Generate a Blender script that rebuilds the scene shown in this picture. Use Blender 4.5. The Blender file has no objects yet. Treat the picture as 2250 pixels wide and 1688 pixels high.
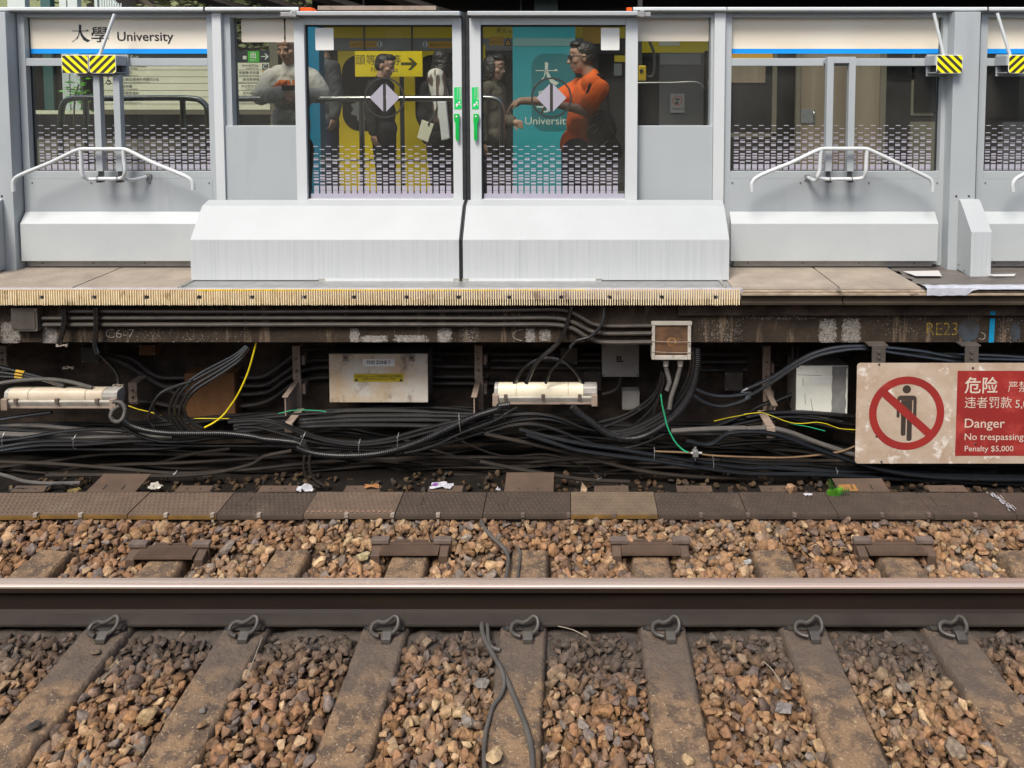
import bpy, bmesh, math, random
import numpy as np
from mathutils import Vector, Matrix, noise as mnoise
R = math.radians
random.seed(7)
SC = bpy.context.scene
COL = SC.collection

# ------------------------------------------------------------------ camera, sky, sun, exposure
FPX, U0, V0, HC, PITCH = 1690.0, 1255.0, 288.0, 1.35, R(3.5)
cam = bpy.data.cameras.new('camera'); camo = bpy.data.objects.new('camera', cam); COL.objects.link(camo)
cam.sensor_width = 36.0; cam.lens = FPX / 2250 * 36
cam.shift_x = -(U0 - 1125) / 2250; cam.shift_y = -(844 - V0) / 2250
cam.clip_start = 0.05; cam.clip_end = 500
camo.location = (0, 0, HC); camo.rotation_euler = (R(90) - PITCH, 0, 0)
SC.camera = camo
W = bpy.data.worlds.new('World'); SC.world = W; W.use_nodes = True
nt = W.node_tree; nt.nodes.clear()
sky = nt.nodes.new('ShaderNodeTexSky'); sky.sky_type = 'NISHITA'; sky.sun_disc = False
SUN_EL, SUN_AZ = R(54), R(203)          # azimuth measured clockwise from +Y (north)
sky.sun_elevation = SUN_EL; sky.sun_rotation = SUN_AZ
sky.air_density = 1.0; sky.dust_density = 3.5; sky.ozone_density = 0.6
bgn = nt.nodes.new('ShaderNodeBackground'); bgn.inputs['Strength'].default_value = 0.115
out = nt.nodes.new('ShaderNodeOutputWorld')
nt.links.new(sky.outputs[0], bgn.inputs[0]); nt.links.new(bgn.outputs[0], out.inputs[0])
sl = bpy.data.lights.new('sun', 'SUN'); sl.energy = 2.3; sl.angle = R(22); sl.color = (1.0, 0.95, 0.87)
so = bpy.data.objects.new('sun', sl); COL.objects.link(so); so.location = (2, -6, 12)
sdir = Vector((math.sin(SUN_AZ) * math.cos(SUN_EL), math.cos(SUN_AZ) * math.cos(SUN_EL), math.sin(SUN_EL)))
so.rotation_euler = sdir.to_track_quat('Z', 'Y').to_euler()
SC.view_settings.view_transform = 'Standard'; SC.view_settings.look = 'None'
SC.view_settings.exposure = 0.64; SC.view_settings.gamma = 1.0

# ------------------------------------------------------------------ photo-point helpers (a pixel and a real depth give a world point)
CP, SP = math.cos(PITCH), math.sin(PITCH)
def ray(u, v):
    x = (u - U0) / FPX; y = (V0 - v) / FPX
    return Vector((x, CP + y * SP, -SP + y * CP))
def P(u, v, Y):
    d = ray(u, v); t = Y / d.y
    return Vector((t * d.x, Y, HC + t * d.z))
def PZ(u, v, Z):
    d = ray(u, v); t = (Z - HC) / d.z
    return Vector((t * d.x, t * d.y, Z))
def rect(u0, v0, u1, v1, Y):
    vm = (v0 + v1) / 2
    return P(u0, vm, Y).x, P(u1, vm, Y).x, P((u0 + u1) / 2, v1, Y).z, P((u0 + u1) / 2, v0, Y).z   # x0,x1,z0,z1
REG = {'r1': (0, 640, .25316), 'r2': (540, 640, .25316), 'r3': (1080, 640, .25316), 'r4': (1600, 640, .29532),
       'n': (0, 0, 1), 'd': (0, 0, 1.0176), 'b1': (0, 1030, .31646), 'b2': (640, 1030, .31646), 'b3': (1280, 1030, .43852),
       'f1': (0, 1320, .40687), 'f2': (850, 1320, .36166), 'f3': (1550, 1320, .31646)}
def px(reg, x, y):
    o = REG[reg]; return o[0] + x * o[2], o[1] + y * o[2]

# ------------------------------------------------------------------ materials
def _n(t, k, **kw):
    n = t.nodes.new(k)
    for a, b in kw.items(): setattr(n, a, b)
    return n
def mat(name, c1, c2=None, scale=6, lo=.35, hi=.65, rough=.5, metal=0.0, bump=0.0, bscale=60, stretch=(1, 1, 1), spec=.5,
        c3=None, scale3=2, lo3=.55, hi3=.65, stretch3=(1, 1, 1), emit=None, detail=8, rvar=0.0, coat=0.0, ior=0):
    m = bpy.data.materials.new(name); m.use_nodes = True; t = m.node_tree
    b = t.nodes['Principled BSDF']
    b.inputs['Roughness'].default_value = rough; b.inputs['Metallic'].default_value = metal
    if spec == .5 and metal == 0 and not coat: spec = .12 if rough >= .75 else (.25 if rough >= .58 else .5)
    b.inputs['Specular IOR Level'].default_value = spec
    if ior: b.inputs['IOR'].default_value = ior
    if coat: b.inputs['Coat Weight'].default_value = coat
    geo = _n(t, 'ShaderNodeNewGeometry')
    def nz(sc, st, d=detail):
        mp = _n(t, 'ShaderNodeMapping'); mp.inputs['Scale'].default_value = st
        t.links.new(geo.outputs['Position'], mp.inputs[0])
        n = _n(t, 'ShaderNodeTexNoise'); n.inputs['Scale'].default_value = sc; n.inputs['Detail'].default_value = d
        n.inputs['Roughness'].default_value = .62
        t.links.new(mp.outputs[0], n.inputs['Vector']); return n.outputs['Fac']
    def rng(sock, a, z):
        r = _n(t, 'ShaderNodeMapRange'); r.inputs[1].default_value = a; r.inputs[2].default_value = z
        t.links.new(sock, r.inputs[0]); return r.outputs[0]
    col = None
    def mix(f, a, c):
        mx = _n(t, 'ShaderNodeMix', data_type='RGBA'); t.links.new(f, mx.inputs[0])
        if a is None: mx.inputs[6].default_value = (*c1, 1)
        else: t.links.new(a, mx.inputs[6])
        mx.inputs[7].default_value = (*c, 1); return mx.outputs[2]
    b.inputs['Base Color'].default_value = (*c1, 1)
    if c2 is not None: col = mix(rng(nz(scale, stretch), lo, hi), None, c2)
    if c3 is not None: col = mix(rng(nz(scale3, stretch3), lo3, hi3), col, c3)
    if col is not None: t.links.new(col, b.inputs['Base Color'])
    if rvar:
        rr = rng(nz(scale * 2.3, stretch), .3, .7); ma = _n(t, 'ShaderNodeMath', operation='MULTIPLY_ADD')
        t.links.new(rr, ma.inputs[0]); ma.inputs[1].default_value = rvar; ma.inputs[2].default_value = rough - rvar / 2
        t.links.new(ma.outputs[0], b.inputs['Roughness'])
    if bump:
        bp = _n(t, 'ShaderNodeBump'); bp.inputs['Strength'].default_value = bump; bp.inputs['Distance'].default_value = .01
        t.links.new(nz(bscale, (1, 1, 1), 6), bp.inputs['Height']); t.links.new(bp.outputs[0], b.inputs['Normal'])
    if emit:
        b.inputs['Emission Color'].default_value = (*emit[0], 1); b.inputs['Emission Strength'].default_value = emit[1]
    return m
def glass_mat(name, tint, refl=.06):
    m = bpy.data.materials.new(name); m.use_nodes = True; t = m.node_tree; t.nodes.clear()
    o = _n(t, 'ShaderNodeOutputMaterial'); tr = _n(t, 'ShaderNodeBsdfTransparent'); tr.inputs[0].default_value = (*tint, 1)
    g = _n(t, 'ShaderNodeBsdfGlossy'); g.inputs['Roughness'].default_value = .015
    fr = _n(t, 'ShaderNodeFresnel'); fr.inputs[0].default_value = 1.5
    mx = _n(t, 'ShaderNodeMixShader'); t.links.new(fr.outputs[0], mx.inputs[0])
    t.links.new(tr.outputs[0], mx.inputs[1]); t.links.new(g.outputs[0], mx.inputs[2])
    # thin dust film, mixed in as a milky haze that lifts the darks
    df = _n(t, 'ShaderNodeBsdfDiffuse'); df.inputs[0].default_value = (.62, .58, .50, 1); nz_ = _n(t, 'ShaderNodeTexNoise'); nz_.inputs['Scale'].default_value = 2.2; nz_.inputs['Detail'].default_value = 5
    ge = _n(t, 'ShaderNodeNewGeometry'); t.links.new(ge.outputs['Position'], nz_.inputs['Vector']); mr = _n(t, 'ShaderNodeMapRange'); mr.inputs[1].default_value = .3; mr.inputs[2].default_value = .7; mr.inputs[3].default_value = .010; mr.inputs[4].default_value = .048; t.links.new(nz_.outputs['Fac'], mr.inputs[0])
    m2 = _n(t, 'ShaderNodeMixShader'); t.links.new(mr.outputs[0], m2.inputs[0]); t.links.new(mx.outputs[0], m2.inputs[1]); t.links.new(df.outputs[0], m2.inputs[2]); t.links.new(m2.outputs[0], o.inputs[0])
    return m
M = {}
M['paint'] = mat('grey_painted_aluminium', (.365, .40, .418), (.405, .438, .453), 1.6, .3, .7, .42, bump=.02, bscale=300, rvar=.12, c3=(.31, .335, .345), scale3=1.4, lo3=.58, hi3=.85, stretch3=(6, 6, .6))
M['paint_lt'] = mat('pale_painted_aluminium', (.535, .572, .582), (.585, .613, .618), 1.3, .3, .7, .42, bump=.02, bscale=300, rvar=.1, c3=(.47, .50, .50), scale3=1.7, lo3=.6, hi3=.85, stretch3=(6, 6, .5))
M['bumper'] = mat('bumper_white_coating', (.40, .424, .437), (.37, .392, .402), 3, .35, .75, .5, bump=.05, bscale=260, c3=(.39, .41, .42), scale3=60, lo3=.62, hi3=.8)
M['bumper_f'] = mat('rain_streaked_coating', (.49, .52, .535), (.44, .47, .487), 9, .45, .7, .5, bump=.04, bscale=260, stretch=(8, 1, .14), c3=(.37, .40, .43), scale3=13, lo3=.57, hi3=.76, stretch3=(7, 1, .10))
M['step'] = mat('kick_panel_coating', (.42, .455, .465), (.47, .50, .505), 2.5, .3, .7, .5, bump=.04, bscale=260)
M['rubber'] = mat('black_rubber', (.022, .024, .027), (.035, .037, .04), 20, rough=.6)
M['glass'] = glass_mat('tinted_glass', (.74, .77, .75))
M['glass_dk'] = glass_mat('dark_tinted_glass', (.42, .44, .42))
M['dots'] = mat('frosted_print', (.36, .345, .405), rough=.6)
M['lav'] = mat('lavender_sill', (.34, .325, .40), (.38, .365, .44), 12, rough=.6)
M['white'] = mat('white_sticker', (.84, .85, .82), (.78, .79, .75), 3, rough=.5)
M['cream'] = mat('cream_sign_film', (.86, .81, .70), (.80, .72, .57), 1.5, rough=.35, stretch=(.6, 1, 2))
M['cream_bd'] = mat('cream_board', (.80, .77, .58), (.72, .69, .50), 3, rough=.6)
M['blue'] = mat('sky_blue_stripe', (.004, .30, .85), rough=.4)
M['ink'] = mat('black_ink', (.018, .020, .026), rough=.5)
M['yellow'] = mat('warning_yellow', (.93, .83, .0), rough=.5)
M['blk'] = mat('stripe_black', (.032, .030, .026), rough=.5)
M['green'] = mat('signal_green', (.004, .46, .07), (.004, .38, .06), 9, rough=.38)
M['green_s'] = mat('green_sticker', (.0, .55, .12), rough=.5)
M['steel'] = mat('brushed_steel', (.62, .60, .55), (.50, .48, .43), 14, rough=.26, metal=1, stretch=(1, 1, 8))
M['alu'] = mat('dull_alloy', (.42, .42, .41), (.33, .33, .32), 12, rough=.42, metal=.6)
M['screw'] = mat('screw_steel', (.22, .22, .22), rough=.35, metal=1)
M['orange'] = mat('orange_lens', (.85, .12, .008), (.7, .085, .005), 20, rough=.25, coat=.5)
M['tile'] = mat('buff_floor_tile', (.42, .365, .30), (.33, .285, .24), 5, rough=.75, bump=.1, bscale=200, c3=(.25, .21, .17), scale3=3, lo3=.6, hi3=.8)
M['edge'] = mat('grey_edge_strip', (.46, .44, .48), (.34, .33, .36), 8, rough=.6)
M['rib'] = mat('cream_rubber_rib', (.95, .84, .60), (.86, .70, .44), 22, rough=.6, c3=(.36, .22, .10), scale3=11, lo3=.58, hi3=.72, stretch3=(1, 1, .7))
M['ribtop'] = mat('worn_yellow_rib_top', (.95, .66, .0), (.80, .55, .22), 5, .60, .68, rough=.6, c3=(.42, .27, .12), scale3=16, lo3=.6, hi3=.75)
M['ribtopc'] = mat('buff_rib_top', (.72, .55, .34), (.78, .60, .30), 4, rough=.6, c3=(.42, .27, .12), scale3=16, lo3=.6, hi3=.75)
M['ribback'] = mat('rib_backing', (.02, .017, .014), rough=.9)
M['wood'] = mat('weathered_nosing', (.42, .34, .26), (.22, .17, .12), 9, rough=.8, stretch=(1, 1, 5), c3=(.10, .08, .06), scale3=7, lo3=.58, hi3=.66)
M['channel'] = mat('dark_channel', (.030, .023, .017), (.05, .038, .026), 8, rough=.6, stretch=(.4, 1, 3))
def concrete(name, base, dark, white, wl, wh):
    return mat(name, base, dark, 5, .35, .7, .9, bump=.5, bscale=45, c3=white, scale3=1.15, lo3=wl, hi3=wh, stretch3=(1.3, 1, .45))
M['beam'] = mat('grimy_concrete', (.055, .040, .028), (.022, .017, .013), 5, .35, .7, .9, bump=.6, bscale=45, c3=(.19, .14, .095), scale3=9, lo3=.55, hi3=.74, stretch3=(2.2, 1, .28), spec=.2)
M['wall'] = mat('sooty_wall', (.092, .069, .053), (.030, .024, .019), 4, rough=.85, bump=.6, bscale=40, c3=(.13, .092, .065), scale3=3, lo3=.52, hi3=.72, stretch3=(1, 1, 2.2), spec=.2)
M['slab'] = mat('platform_concrete', (.26, .25, .235), (.2, .19, .18), 3, rough=.85, bump=.2)
M['floor_in'] = mat('platform_floor', (.17, .165, .16), (.13, .125, .12), 3, rough=.5)
M['conduit'] = mat('dusty_conduit', (.070, .059, .050), (.036, .030, .025), 10, rough=.5, stretch=(1, 1, 3), c3=(.16, .14, .12), scale3=6, lo3=.66, hi3=.75)
M['cable'] = mat('black_cable_sheath', (.006, .006, .0062), (.010, .0097, .0094), 8, rough=.24, stretch=(.4, 1, 1), spec=.5, ior=2.1, c3=(.02, .018, .016), scale3=4, lo3=.66, hi3=.85)
M['cable_f'] = mat('sooty_cable_sheath', (.010, .0095, .009), (.016, .014, .012), 6, rough=.5, spec=.25)
M['cable_b'] = mat('dusty_brown_cable', (.034, .026, .020), (.020, .016, .013), 6, rough=.6, c3=(.075, .06, .045), scale3=5, lo3=.62, hi3=.78)
M['cable_bl'] = mat('blue_black_cable', (.006, .008, .010), (.010, .012, .015), 7, rough=.24, spec=.5, ior=2.1, c3=(.04, .043, .045), scale3=3, lo3=.64, hi3=.85)
M['cable_gr'] = mat('grey_cable', (.11, .10, .09), (.07, .065, .058), 6, rough=.55)
M['hose'] = mat('black_corrugated_hose', (.010, .010, .011), (.018, .018, .019), 12, rough=.38, spec=.5, ior=1.55)
M['hose_gr'] = mat('grey_corrugated_hose', (.13, .12, .11), (.08, .074, .068), 12, rough=.5)
M['wire_y'] = mat('yellow_sheath', (.74, .60, .01), (.60, .46, .01), 12, rough=.45)
M['wire_g'] = mat('green_sheath', (.02, .42, .20), (.03, .33, .15), 12, rough=.45)
M['earth'] = mat('tarnished_copper', (.22, .14, .07), (.12, .08, .05), 9, rough=.6)
M['tape_y'] = mat('amber_tape', (.70, .42, .03), rough=.5)
M['brk'] = mat('taupe_bracket_paint', (.36, .28, .225), (.26, .20, .155), 7, rough=.55, bump=.1, c3=(.08, .06, .05), scale3=9, lo3=.6, hi3=.75)
M['bolt'] = mat('dull_bolt', (.16, .13, .10), rough=.5, metal=.5)
M['boxw'] = mat('stained_cream_box', (.66, .62, .54), (.60, .46, .30), 5, .40, .62, .5, bump=.08, bscale=90, c3=(.20, .14, .09), scale3=8, lo3=.57, hi3=.72, stretch3=(1, 1, .7))
M['boxtop'] = mat('dusty_box_top', (.10, .09, .08), (.15, .135, .12), 6, rough=.8)
M['boxp'] = mat('peeling_white_paint', (.82, .84, .77), (.72, .73, .65), 5, rough=.55, bump=.1, c3=(.20, .15, .11), scale3=7, lo3=.66, hi3=.71, stretch3=(1.8, 1, .6))
M['boxg'] = mat('grey_primer', (.20, .20, .20), (.27, .27, .26), 14, rough=.7, bump=.2, c3=(.6, .6, .55), scale3=7, lo3=.68, hi3=.70)
M['boxel'] = mat('grey_enclosure', (.36, .345, .32), (.27, .255, .235), 6, rough=.5, c3=(.09, .08, .07), scale3=5, lo3=.58, hi3=.75)
M['boxdk'] = mat('sooty_enclosure', (.095, .083, .072), (.06, .052, .046), 8, rough=.6, c3=(.10, .09, .08), scale3=9, lo3=.64, hi3=.75)
M['rustbox'] = mat('rusty_brown_box', (.24, .115, .048), (.12, .062, .03), 4, rough=.7, c3=(.22, .12, .05), scale3=6, lo3=.58, hi3=.75)
M['rustglass'] = mat('rust_stained_lens', (.15, .082, .045), (.075, .048, .032), 13, .42, .6, rough=.35, c3=(.40, .25, .10), scale3=8, lo3=.62, hi3=.72, coat=.3)
M['lampw'] = mat('grubby_white_housing', (.50, .47, .41), (.36, .33, .28), 8, rough=.5, c3=(.13, .11, .09), scale3=12, lo3=.6, hi3=.72)
M['tube_on'] = mat('lit_diffuser', (.72, .66, .52), rough=.35, emit=((1.0, .84, .52), .12))
M['tube_dim'] = mat('dim_lit_diffuser', (.66, .57, .45), (.54, .45, .34), 6, rough=.4, emit=((1.0, .82, .55), .02))
M['tube_clear'] = mat('cloudy_end_cap', (.45, .43, .40), (.35, .33, .3), 12, rough=.3)
M['sign'] = mat('weathered_sign_plate', (.44, .325, .235), (.54, .45, .36), 5, .38, .62, .42, bump=.05, bscale=120, c3=(.74, .68, .62), scale3=11, lo3=.57, hi3=.66)
M['sred'] = mat('faded_sign_red', (.335, .030, .026), (.27, .026, .024), 4, rough=.45, c3=(.44, .06, .05), scale3=7, lo3=.55, hi3=.7)
M['sfig'] = mat('faded_sign_black', (.045, .033, .028), (.06, .045, .036), 8, rough=.5)
M['scream'] = mat('faded_sign_cream', (.60, .50, .40), (.66, .58, .49), 6, rough=.5)
M['stainb'] = mat('lime_wash_stain', (.21, .195, .175), (.06, .05, .04), 40, .40, .62, rough=.9, c3=(.36, .34, .31), scale3=70, lo3=.55, hi3=.65, spec=.2)
M['chalk'] = mat('chalk_mark', (.42, .40, .37), (.2, .18, .16), 60, rough=.9)
M['chalky'] = mat('yellow_crayon', (.30, .22, .03), (.08, .06, .03), 50, .4, .6, rough=.9)
M['spray_b'] = mat('blue_spray_paint', (.006, .27, .50), (.01, .20, .38), 20, rough=.6)
M['spray_g'] = mat('faded_blue_spray', (.055, .068, .085), (.045, .040, .036), 9, .4, .6, rough=.8)
M['trough'] = mat('brown_trough_cover', (.145, .103, .074), (.115, .083, .06), 9, rough=.62, bump=.08, bscale=150, c3=(.17, .13, .095), scale3=3, lo3=.55, hi3=.75)
M['trough_dk'] = mat('dark_trough_cover', (.078, .058, .045), (.06, .046, .037), 9, rough=.62, bump=.08, bscale=150, c3=(.12, .09, .07), scale3=3, lo3=.58, hi3=.75)
M['trough_l'] = mat('buff_trough_cover', (.18, .135, .092), (.14, .104, .072), 9, rough=.6, bump=.08, bscale=150)
M['trough_y'] = mat('amber_edge', (.22, .12, .03), (.12, .075, .03), 9, rough=.6)
M['clip'] = mat('pale_clip', (.36, .31, .26), (.24, .2, .16), 20, rough=.6)
M['plate'] = mat('brown_steel_plate', (.115, .078, .055), (.085, .058, .042), 6, rough=.55, c3=(.20, .10, .04), scale3=4, lo3=.62, hi3=.72)
M['rail_side'] = mat('rusted_rail_web', (.024, .015, .010), (.016, .011, .009), 5, rough=.6, stretch=(.3, 1, 2))
M['rail_foot'] = mat('dusty_rail_foot', (.042, .034, .028), (.026, .021, .018), 6, rough=.65, stretch=(.4, 1, 1), bump=.08, bscale=120)
M['rustpatch'] = mat('orange_rust_patch', (.42, .20, .04), (.20, .11, .05), 14, rough=.7)
M['rail_top'] = mat('polished_rail_head', (.66, .50, .42), (.50, .37, .31), 3, rough=.40, metal=.6, stretch=(.05, 1, 1), c3=(.78, .66, .58), scale3=60, lo3=.45, hi3=.6, stretch3=(.004, 1, 1))
M['rail_edge'] = mat('rusty_rail_shoulder', (.40, .20, .13), (.32, .16, .10), 6, rough=.5, metal=.4, stretch=(.1, 1, 1))
M['eclip'] = mat('dusty_spring_clip', (.055, .048, .042), (.075, .067, .058), 14, rough=.5, metal=.25)
M['anchor'] = mat('brown_anchor_iron', (.110, .073, .052), (.082, .055, .041), 9, rough=.6, bump=.15, bscale=90)
M['anchor_bl'] = mat('worn_anchor_pad', (.16, .125, .105), (.11, .083, .07), 16, rough=.45)
M['mud'] = mat('brake_dust_fines', (.095, .080, .069), (.058, .049, .043), 14, rough=.95, bump=1.0, bscale=50)
M['pit'] = mat('shade_dark_pit_floor', (.020, .016, .013), (.010, .009, .008), 9, rough=.95, bump=.6, bscale=40)  # near-black tone stands for the shade under the platform
M['bed'] = mat('track_bed_soil', (.075, .05, .034), (.05, .036, .026), 12, rough=.95, bump=.8, bscale=60)
M['skin'] = mat('skin', (.40, .235, .165), (.36, .205, .14), 12, rough=.5)
M['skin_dk'] = mat('tanned_skin', (.47, .27, .185), (.41, .235, .155), 12, rough=.5)
M['hair'] = mat('black_hair', (.014, .012, .011), (.03, .024, .02), 60, rough=.45, stretch=(4, 4, .5), bump=.3, bscale=120)
M['tee'] = mat('orange_cotton', (.92, .165, .034), (.82, .14, .028), 8, rough=.85, bump=.12, bscale=25)
M['navy'] = mat('dark_denim', (.022, .035, .065), (.016, .026, .05), 20, rough=.8)
M['hoodie'] = mat('off_white_fleece', (.60, .565, .50), (.52, .49, .43), 7, rough=.9, bump=.15, bscale=22)
M['hprint'] = mat('orange_print', (.62, .14, .02), rough=.7)
M['jacket'] = mat('charcoal_jacket', (.085, .087, .09), (.065, .066, .07), 9, rough=.8, bump=.1, bscale=25)
M['tshirt'] = mat('white_tee', (.7, .7, .68), rough=.85)
M['beige'] = mat('beige_coat', (.13, .11, .085), (.10, .085, .065), 6, rough=.85, bump=.12, bscale=20)
M['dkcloth'] = mat('black_cloth', (.018, .018, .02), (.026, .026, .028), 9, rough=.8, bump=.1, bscale=25)
M['stripe'] = mat('striped_knit', (.62, .58, .50), (.14, .10, .08), 30, .49, .51, rough=.85, stretch=(1, .2, .2), detail=0)
M['eye'] = mat('eye', (.03, .02, .018), rough=.15)
M['lensd'] = mat('dark_lens', (.012, .012, .014), rough=.12)
M['phone'] = mat('phone_black', (.02, .02, .022), rough=.25)
M['teal'] = mat('teal_totem', (.020, .33, .365), (.017, .29, .325), 1.2, rough=.4)
M['teal_dk'] = mat('deep_teal', (.010, .155, .165), (.010, .175, .19), 1.5, rough=.4)
M['azure'] = mat('azure_cladding', (.008, .22, .36), (.006, .18, .31), 2, rough=.4)
M['pale'] = mat('pale_totem_lettering', (.66, .68, .58), rough=.5)
M['tr_y'] = mat('train_yellow', (.82, .60, .004), (.74, .53, .004), 2, rough=.4)
M['tr_ys'] = mat('bright_yellow_panel', (.80, .60, .0), rough=.5)
M['tr_g'] = mat('train_grey', (.25, .25, .245), (.21, .21, .205), 3, rough=.4)
M['tr_d'] = mat('train_dark_interior', (.010, .009, .009), (.016, .014, .013), 4, rough=.5)
M['tr_w'] = mat('train_window', (.012, .012, .013), rough=.12)
M['tr_m'] = mat('train_mid_grey', (.085, .085, .09), (.07, .07, .074), 3, rough=.5)
M['stk_o'] = mat('amber_sticker', (.62, .33, .02), rough=.5)
M['sta'] = mat('stainless_door', (.46, .36, .25), (.34, .26, .18), 2, rough=.35, metal=.5, stretch=(3, 1, .2))
M['dkgreen'] = mat('header_slate', (.020, .030, .033), rough=.4)
M['exitg'] = mat('exit_green', (.04, .42, .02), rough=.5)
M['wallbg'] = mat('olive_panel', (.17, .155, .115), (.14, .125, .09), 3, rough=.6)
M['roof'] = mat('dark_roof_steel', (.020, .017, .015), (.032, .027, .023), 5, rough=.7)
M['mull'] = mat('pale_mullion', (.60, .66, .62), (.52, .58, .54), 4, rough=.5)
M['leaf'] = mat('leaf_green', (.075, .115, .030), (.14, .18, .06), 9, rough=.6)
M['leaf2'] = mat('olive_leaf', (.13, .15, .06), (.20, .21, .10), 9, rough=.6)
M['bark'] = mat('bark', (.10, .08, .06), rough=.9)
M['fern'] = mat('fern_green', (.10, .40, .02), (.16, .50, .04), 30, rough=.5)
M['fern_dk'] = mat('fern_dark', (.035, .12, .02), rough=.6)
M['litter'] = mat('white_litter', (.45, .45, .48), rough=.6)
M['purple'] = mat('purple_print', (.25, .08, .36), rough=.5)
M['dryleaf'] = mat('dry_leaf', (.36, .17, .06), (.26, .12, .05), 20, rough=.7)
M['sheet'] = mat('crumpled_grey_sheet', (.105, .09, .08), (.15, .135, .12), 3, rough=.5, stretch=(1, 4, 1), bump=.3, bscale=14, c3=(.05, .042, .036), scale3=3, lo3=.56, hi3=.7, stretch3=(1, 5, 1))
M['foil'] = mat('white_plastic_tape', (.50, .52, .58), (.38, .40, .46), 14, rough=.3, bump=.2, bscale=30)
M['paper'] = mat('white_paper', (.5, .49, .47), rough=.8)
M['grass'] = mat('dry_stem', (.30, .26, .2), rough=.8)
M['teal_tie'] = mat('pale_cable_tie', (.5, .5, .5), rough=.5)
def attr_mat(name, rough, bump):
    m = mat(name, (.2, .2, .2), None, rough=rough, bump=bump, bscale=70); t = m.node_tree; b = t.nodes['Principled BSDF']
    a = _n(t, 'ShaderNodeAttribute', attribute_name='tone'); g = _n(t, 'ShaderNodeNewGeometry')
    n = _n(t, 'ShaderNodeTexNoise'); n.inputs['Scale'].default_value = 55; n.inputs['Detail'].default_value = 6
    t.links.new(g.outputs['Position'], n.inputs['Vector'])
    r = _n(t, 'ShaderNodeMapRange'); r.inputs[1].default_value = .3; r.inputs[2].default_value = .72; r.inputs[3].default_value = .62; r.inputs[4].default_value = 1.4
    t.links.new(n.outputs['Fac'], r.inputs[0])
    mx = _n(t, 'ShaderNodeVectorMath', operation='SCALE'); t.links.new(a.outputs['Color'], mx.inputs[0]); t.links.new(r.outputs[0], mx.inputs['Scale'])
    t.links.new(mx.outputs[0], b.inputs['Base Color']); return m
M['stone'] = attr_mat('ballast_stone', .82, .45)
def sleeper_mat():
    m = mat('stained_sleeper_concrete', (.25, .165, .100), (.125, .090, .066), 13, .45, .56, .85, bump=1.0, bscale=70, c3=(.48, .37, .24), scale3=85, lo3=.59, hi3=.67)
    t = m.node_tree; b = t.nodes['Principled BSDF']; src = b.inputs['Base Color'].links[0].from_socket
    g = _n(t, 'ShaderNodeNewGeometry'); s = _n(t, 'ShaderNodeSeparateXYZ'); t.links.new(g.outputs['Position'], s.inputs[0])
    n = _n(t, 'ShaderNodeTexNoise'); n.inputs['Scale'].default_value = 3.5; n.inputs['Detail'].default_value = 8; t.links.new(g.outputs['Position'], n.inputs['Vector'])
    a = _n(t, 'ShaderNodeMath', operation='MULTIPLY_ADD'); t.links.new(n.outputs['Fac'], a.inputs[0]); a.inputs[1].default_value = .9; t.links.new(s.outputs['Y'], a.inputs[2])
    # brake-dust stain near the rail (a real deposit on the concrete)
    r1 = _n(t, 'ShaderNodeMapRange'); t.links.new(a.outputs[0], r1.inputs[0]); r1.inputs[1].default_value = 3.58; r1.inputs[2].default_value = 3.80
    r2 = _n(t, 'ShaderNodeMapRange'); t.links.new(a.outputs[0], r2.inputs[0]); r2.inputs[1].default_value = 4.5; r2.inputs[2].default_value = 4.3
    mu = _n(t, 'ShaderNodeMath', operation='MULTIPLY'); t.links.new(r1.outputs[0], mu.inputs[0]); t.links.new(r2.outputs[0], mu.inputs[1])
    mu2 = _n(t, 'ShaderNodeMath', operation='MULTIPLY'); t.links.new(mu.outputs[0], mu2.inputs[0]); mu2.inputs[1].default_value = .85
    mx = _n(t, 'ShaderNodeMix', data_type='RGBA'); t.links.new(mu2.outputs[0], mx.inputs[0]); t.links.new(src, mx.inputs[6]); mx.inputs[7].default_value = (.115, .092, .076, 1)
    t.links.new(mx.outputs[2], b.inputs['Base Color']); return m
M['sleeper'] = sleeper_mat()

# ------------------------------------------------------------------ mesh builder
ORG = {}
def basis(d):
    d = d.normalized(); a = Vector((0, 0, 1)) if abs(d.z) < .9 else Vector((1, 0, 0))
    s = d.cross(a).normalized(); return s, s.cross(d).normalized()
def spline(pts, seg=.03, closed=False):
    pts = [Vector(p) for p in pts]
    if len(pts) < 3: return pts
    res = []; n = len(pts)
    for i in range(n - 1 if not closed else n):
        p1, p2 = pts[i], pts[(i + 1) % n]
        p0 = pts[i - 1] if i > 0 or closed else p1 * 2 - p2
        p3 = pts[(i + 2) % n] if i + 2 < n or closed else p2 * 2 - p1
        k = max(2, min(40, int((p2 - p1).length / seg)))
        t0 = 0; t1 = max(1e-6, (p1 - p0).length) ** .5; t2 = t1 + max(1e-6, (p2 - p1).length) ** .5; t3 = t2 + max(1e-6, (p3 - p2).length) ** .5
        for j in range(k):
            t = t1 + (t2 - t1) * j / k
            a1 = p0 * ((t1 - t) / t1) + p1 * (t / t1); a2 = p1 * ((t2 - t) / (t2 - t1)) + p2 * ((t - t1) / (t2 - t1)); a3 = p2 * ((t3 - t) / (t3 - t2)) + p3 * ((t - t2) / (t3 - t2))
            b1 = a1 * ((t2 - t) / t2) + a2 * (t / t2); b2 = a2 * ((t3 - t) / (t3 - t1)) + a3 * ((t - t1) / (t3 - t1))
            res.append(b1 * ((t2 - t) / (t2 - t1)) + b2 * ((t - t1) / (t2 - t1)))
    if not closed: res.append(pts[-1])
    return res
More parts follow.
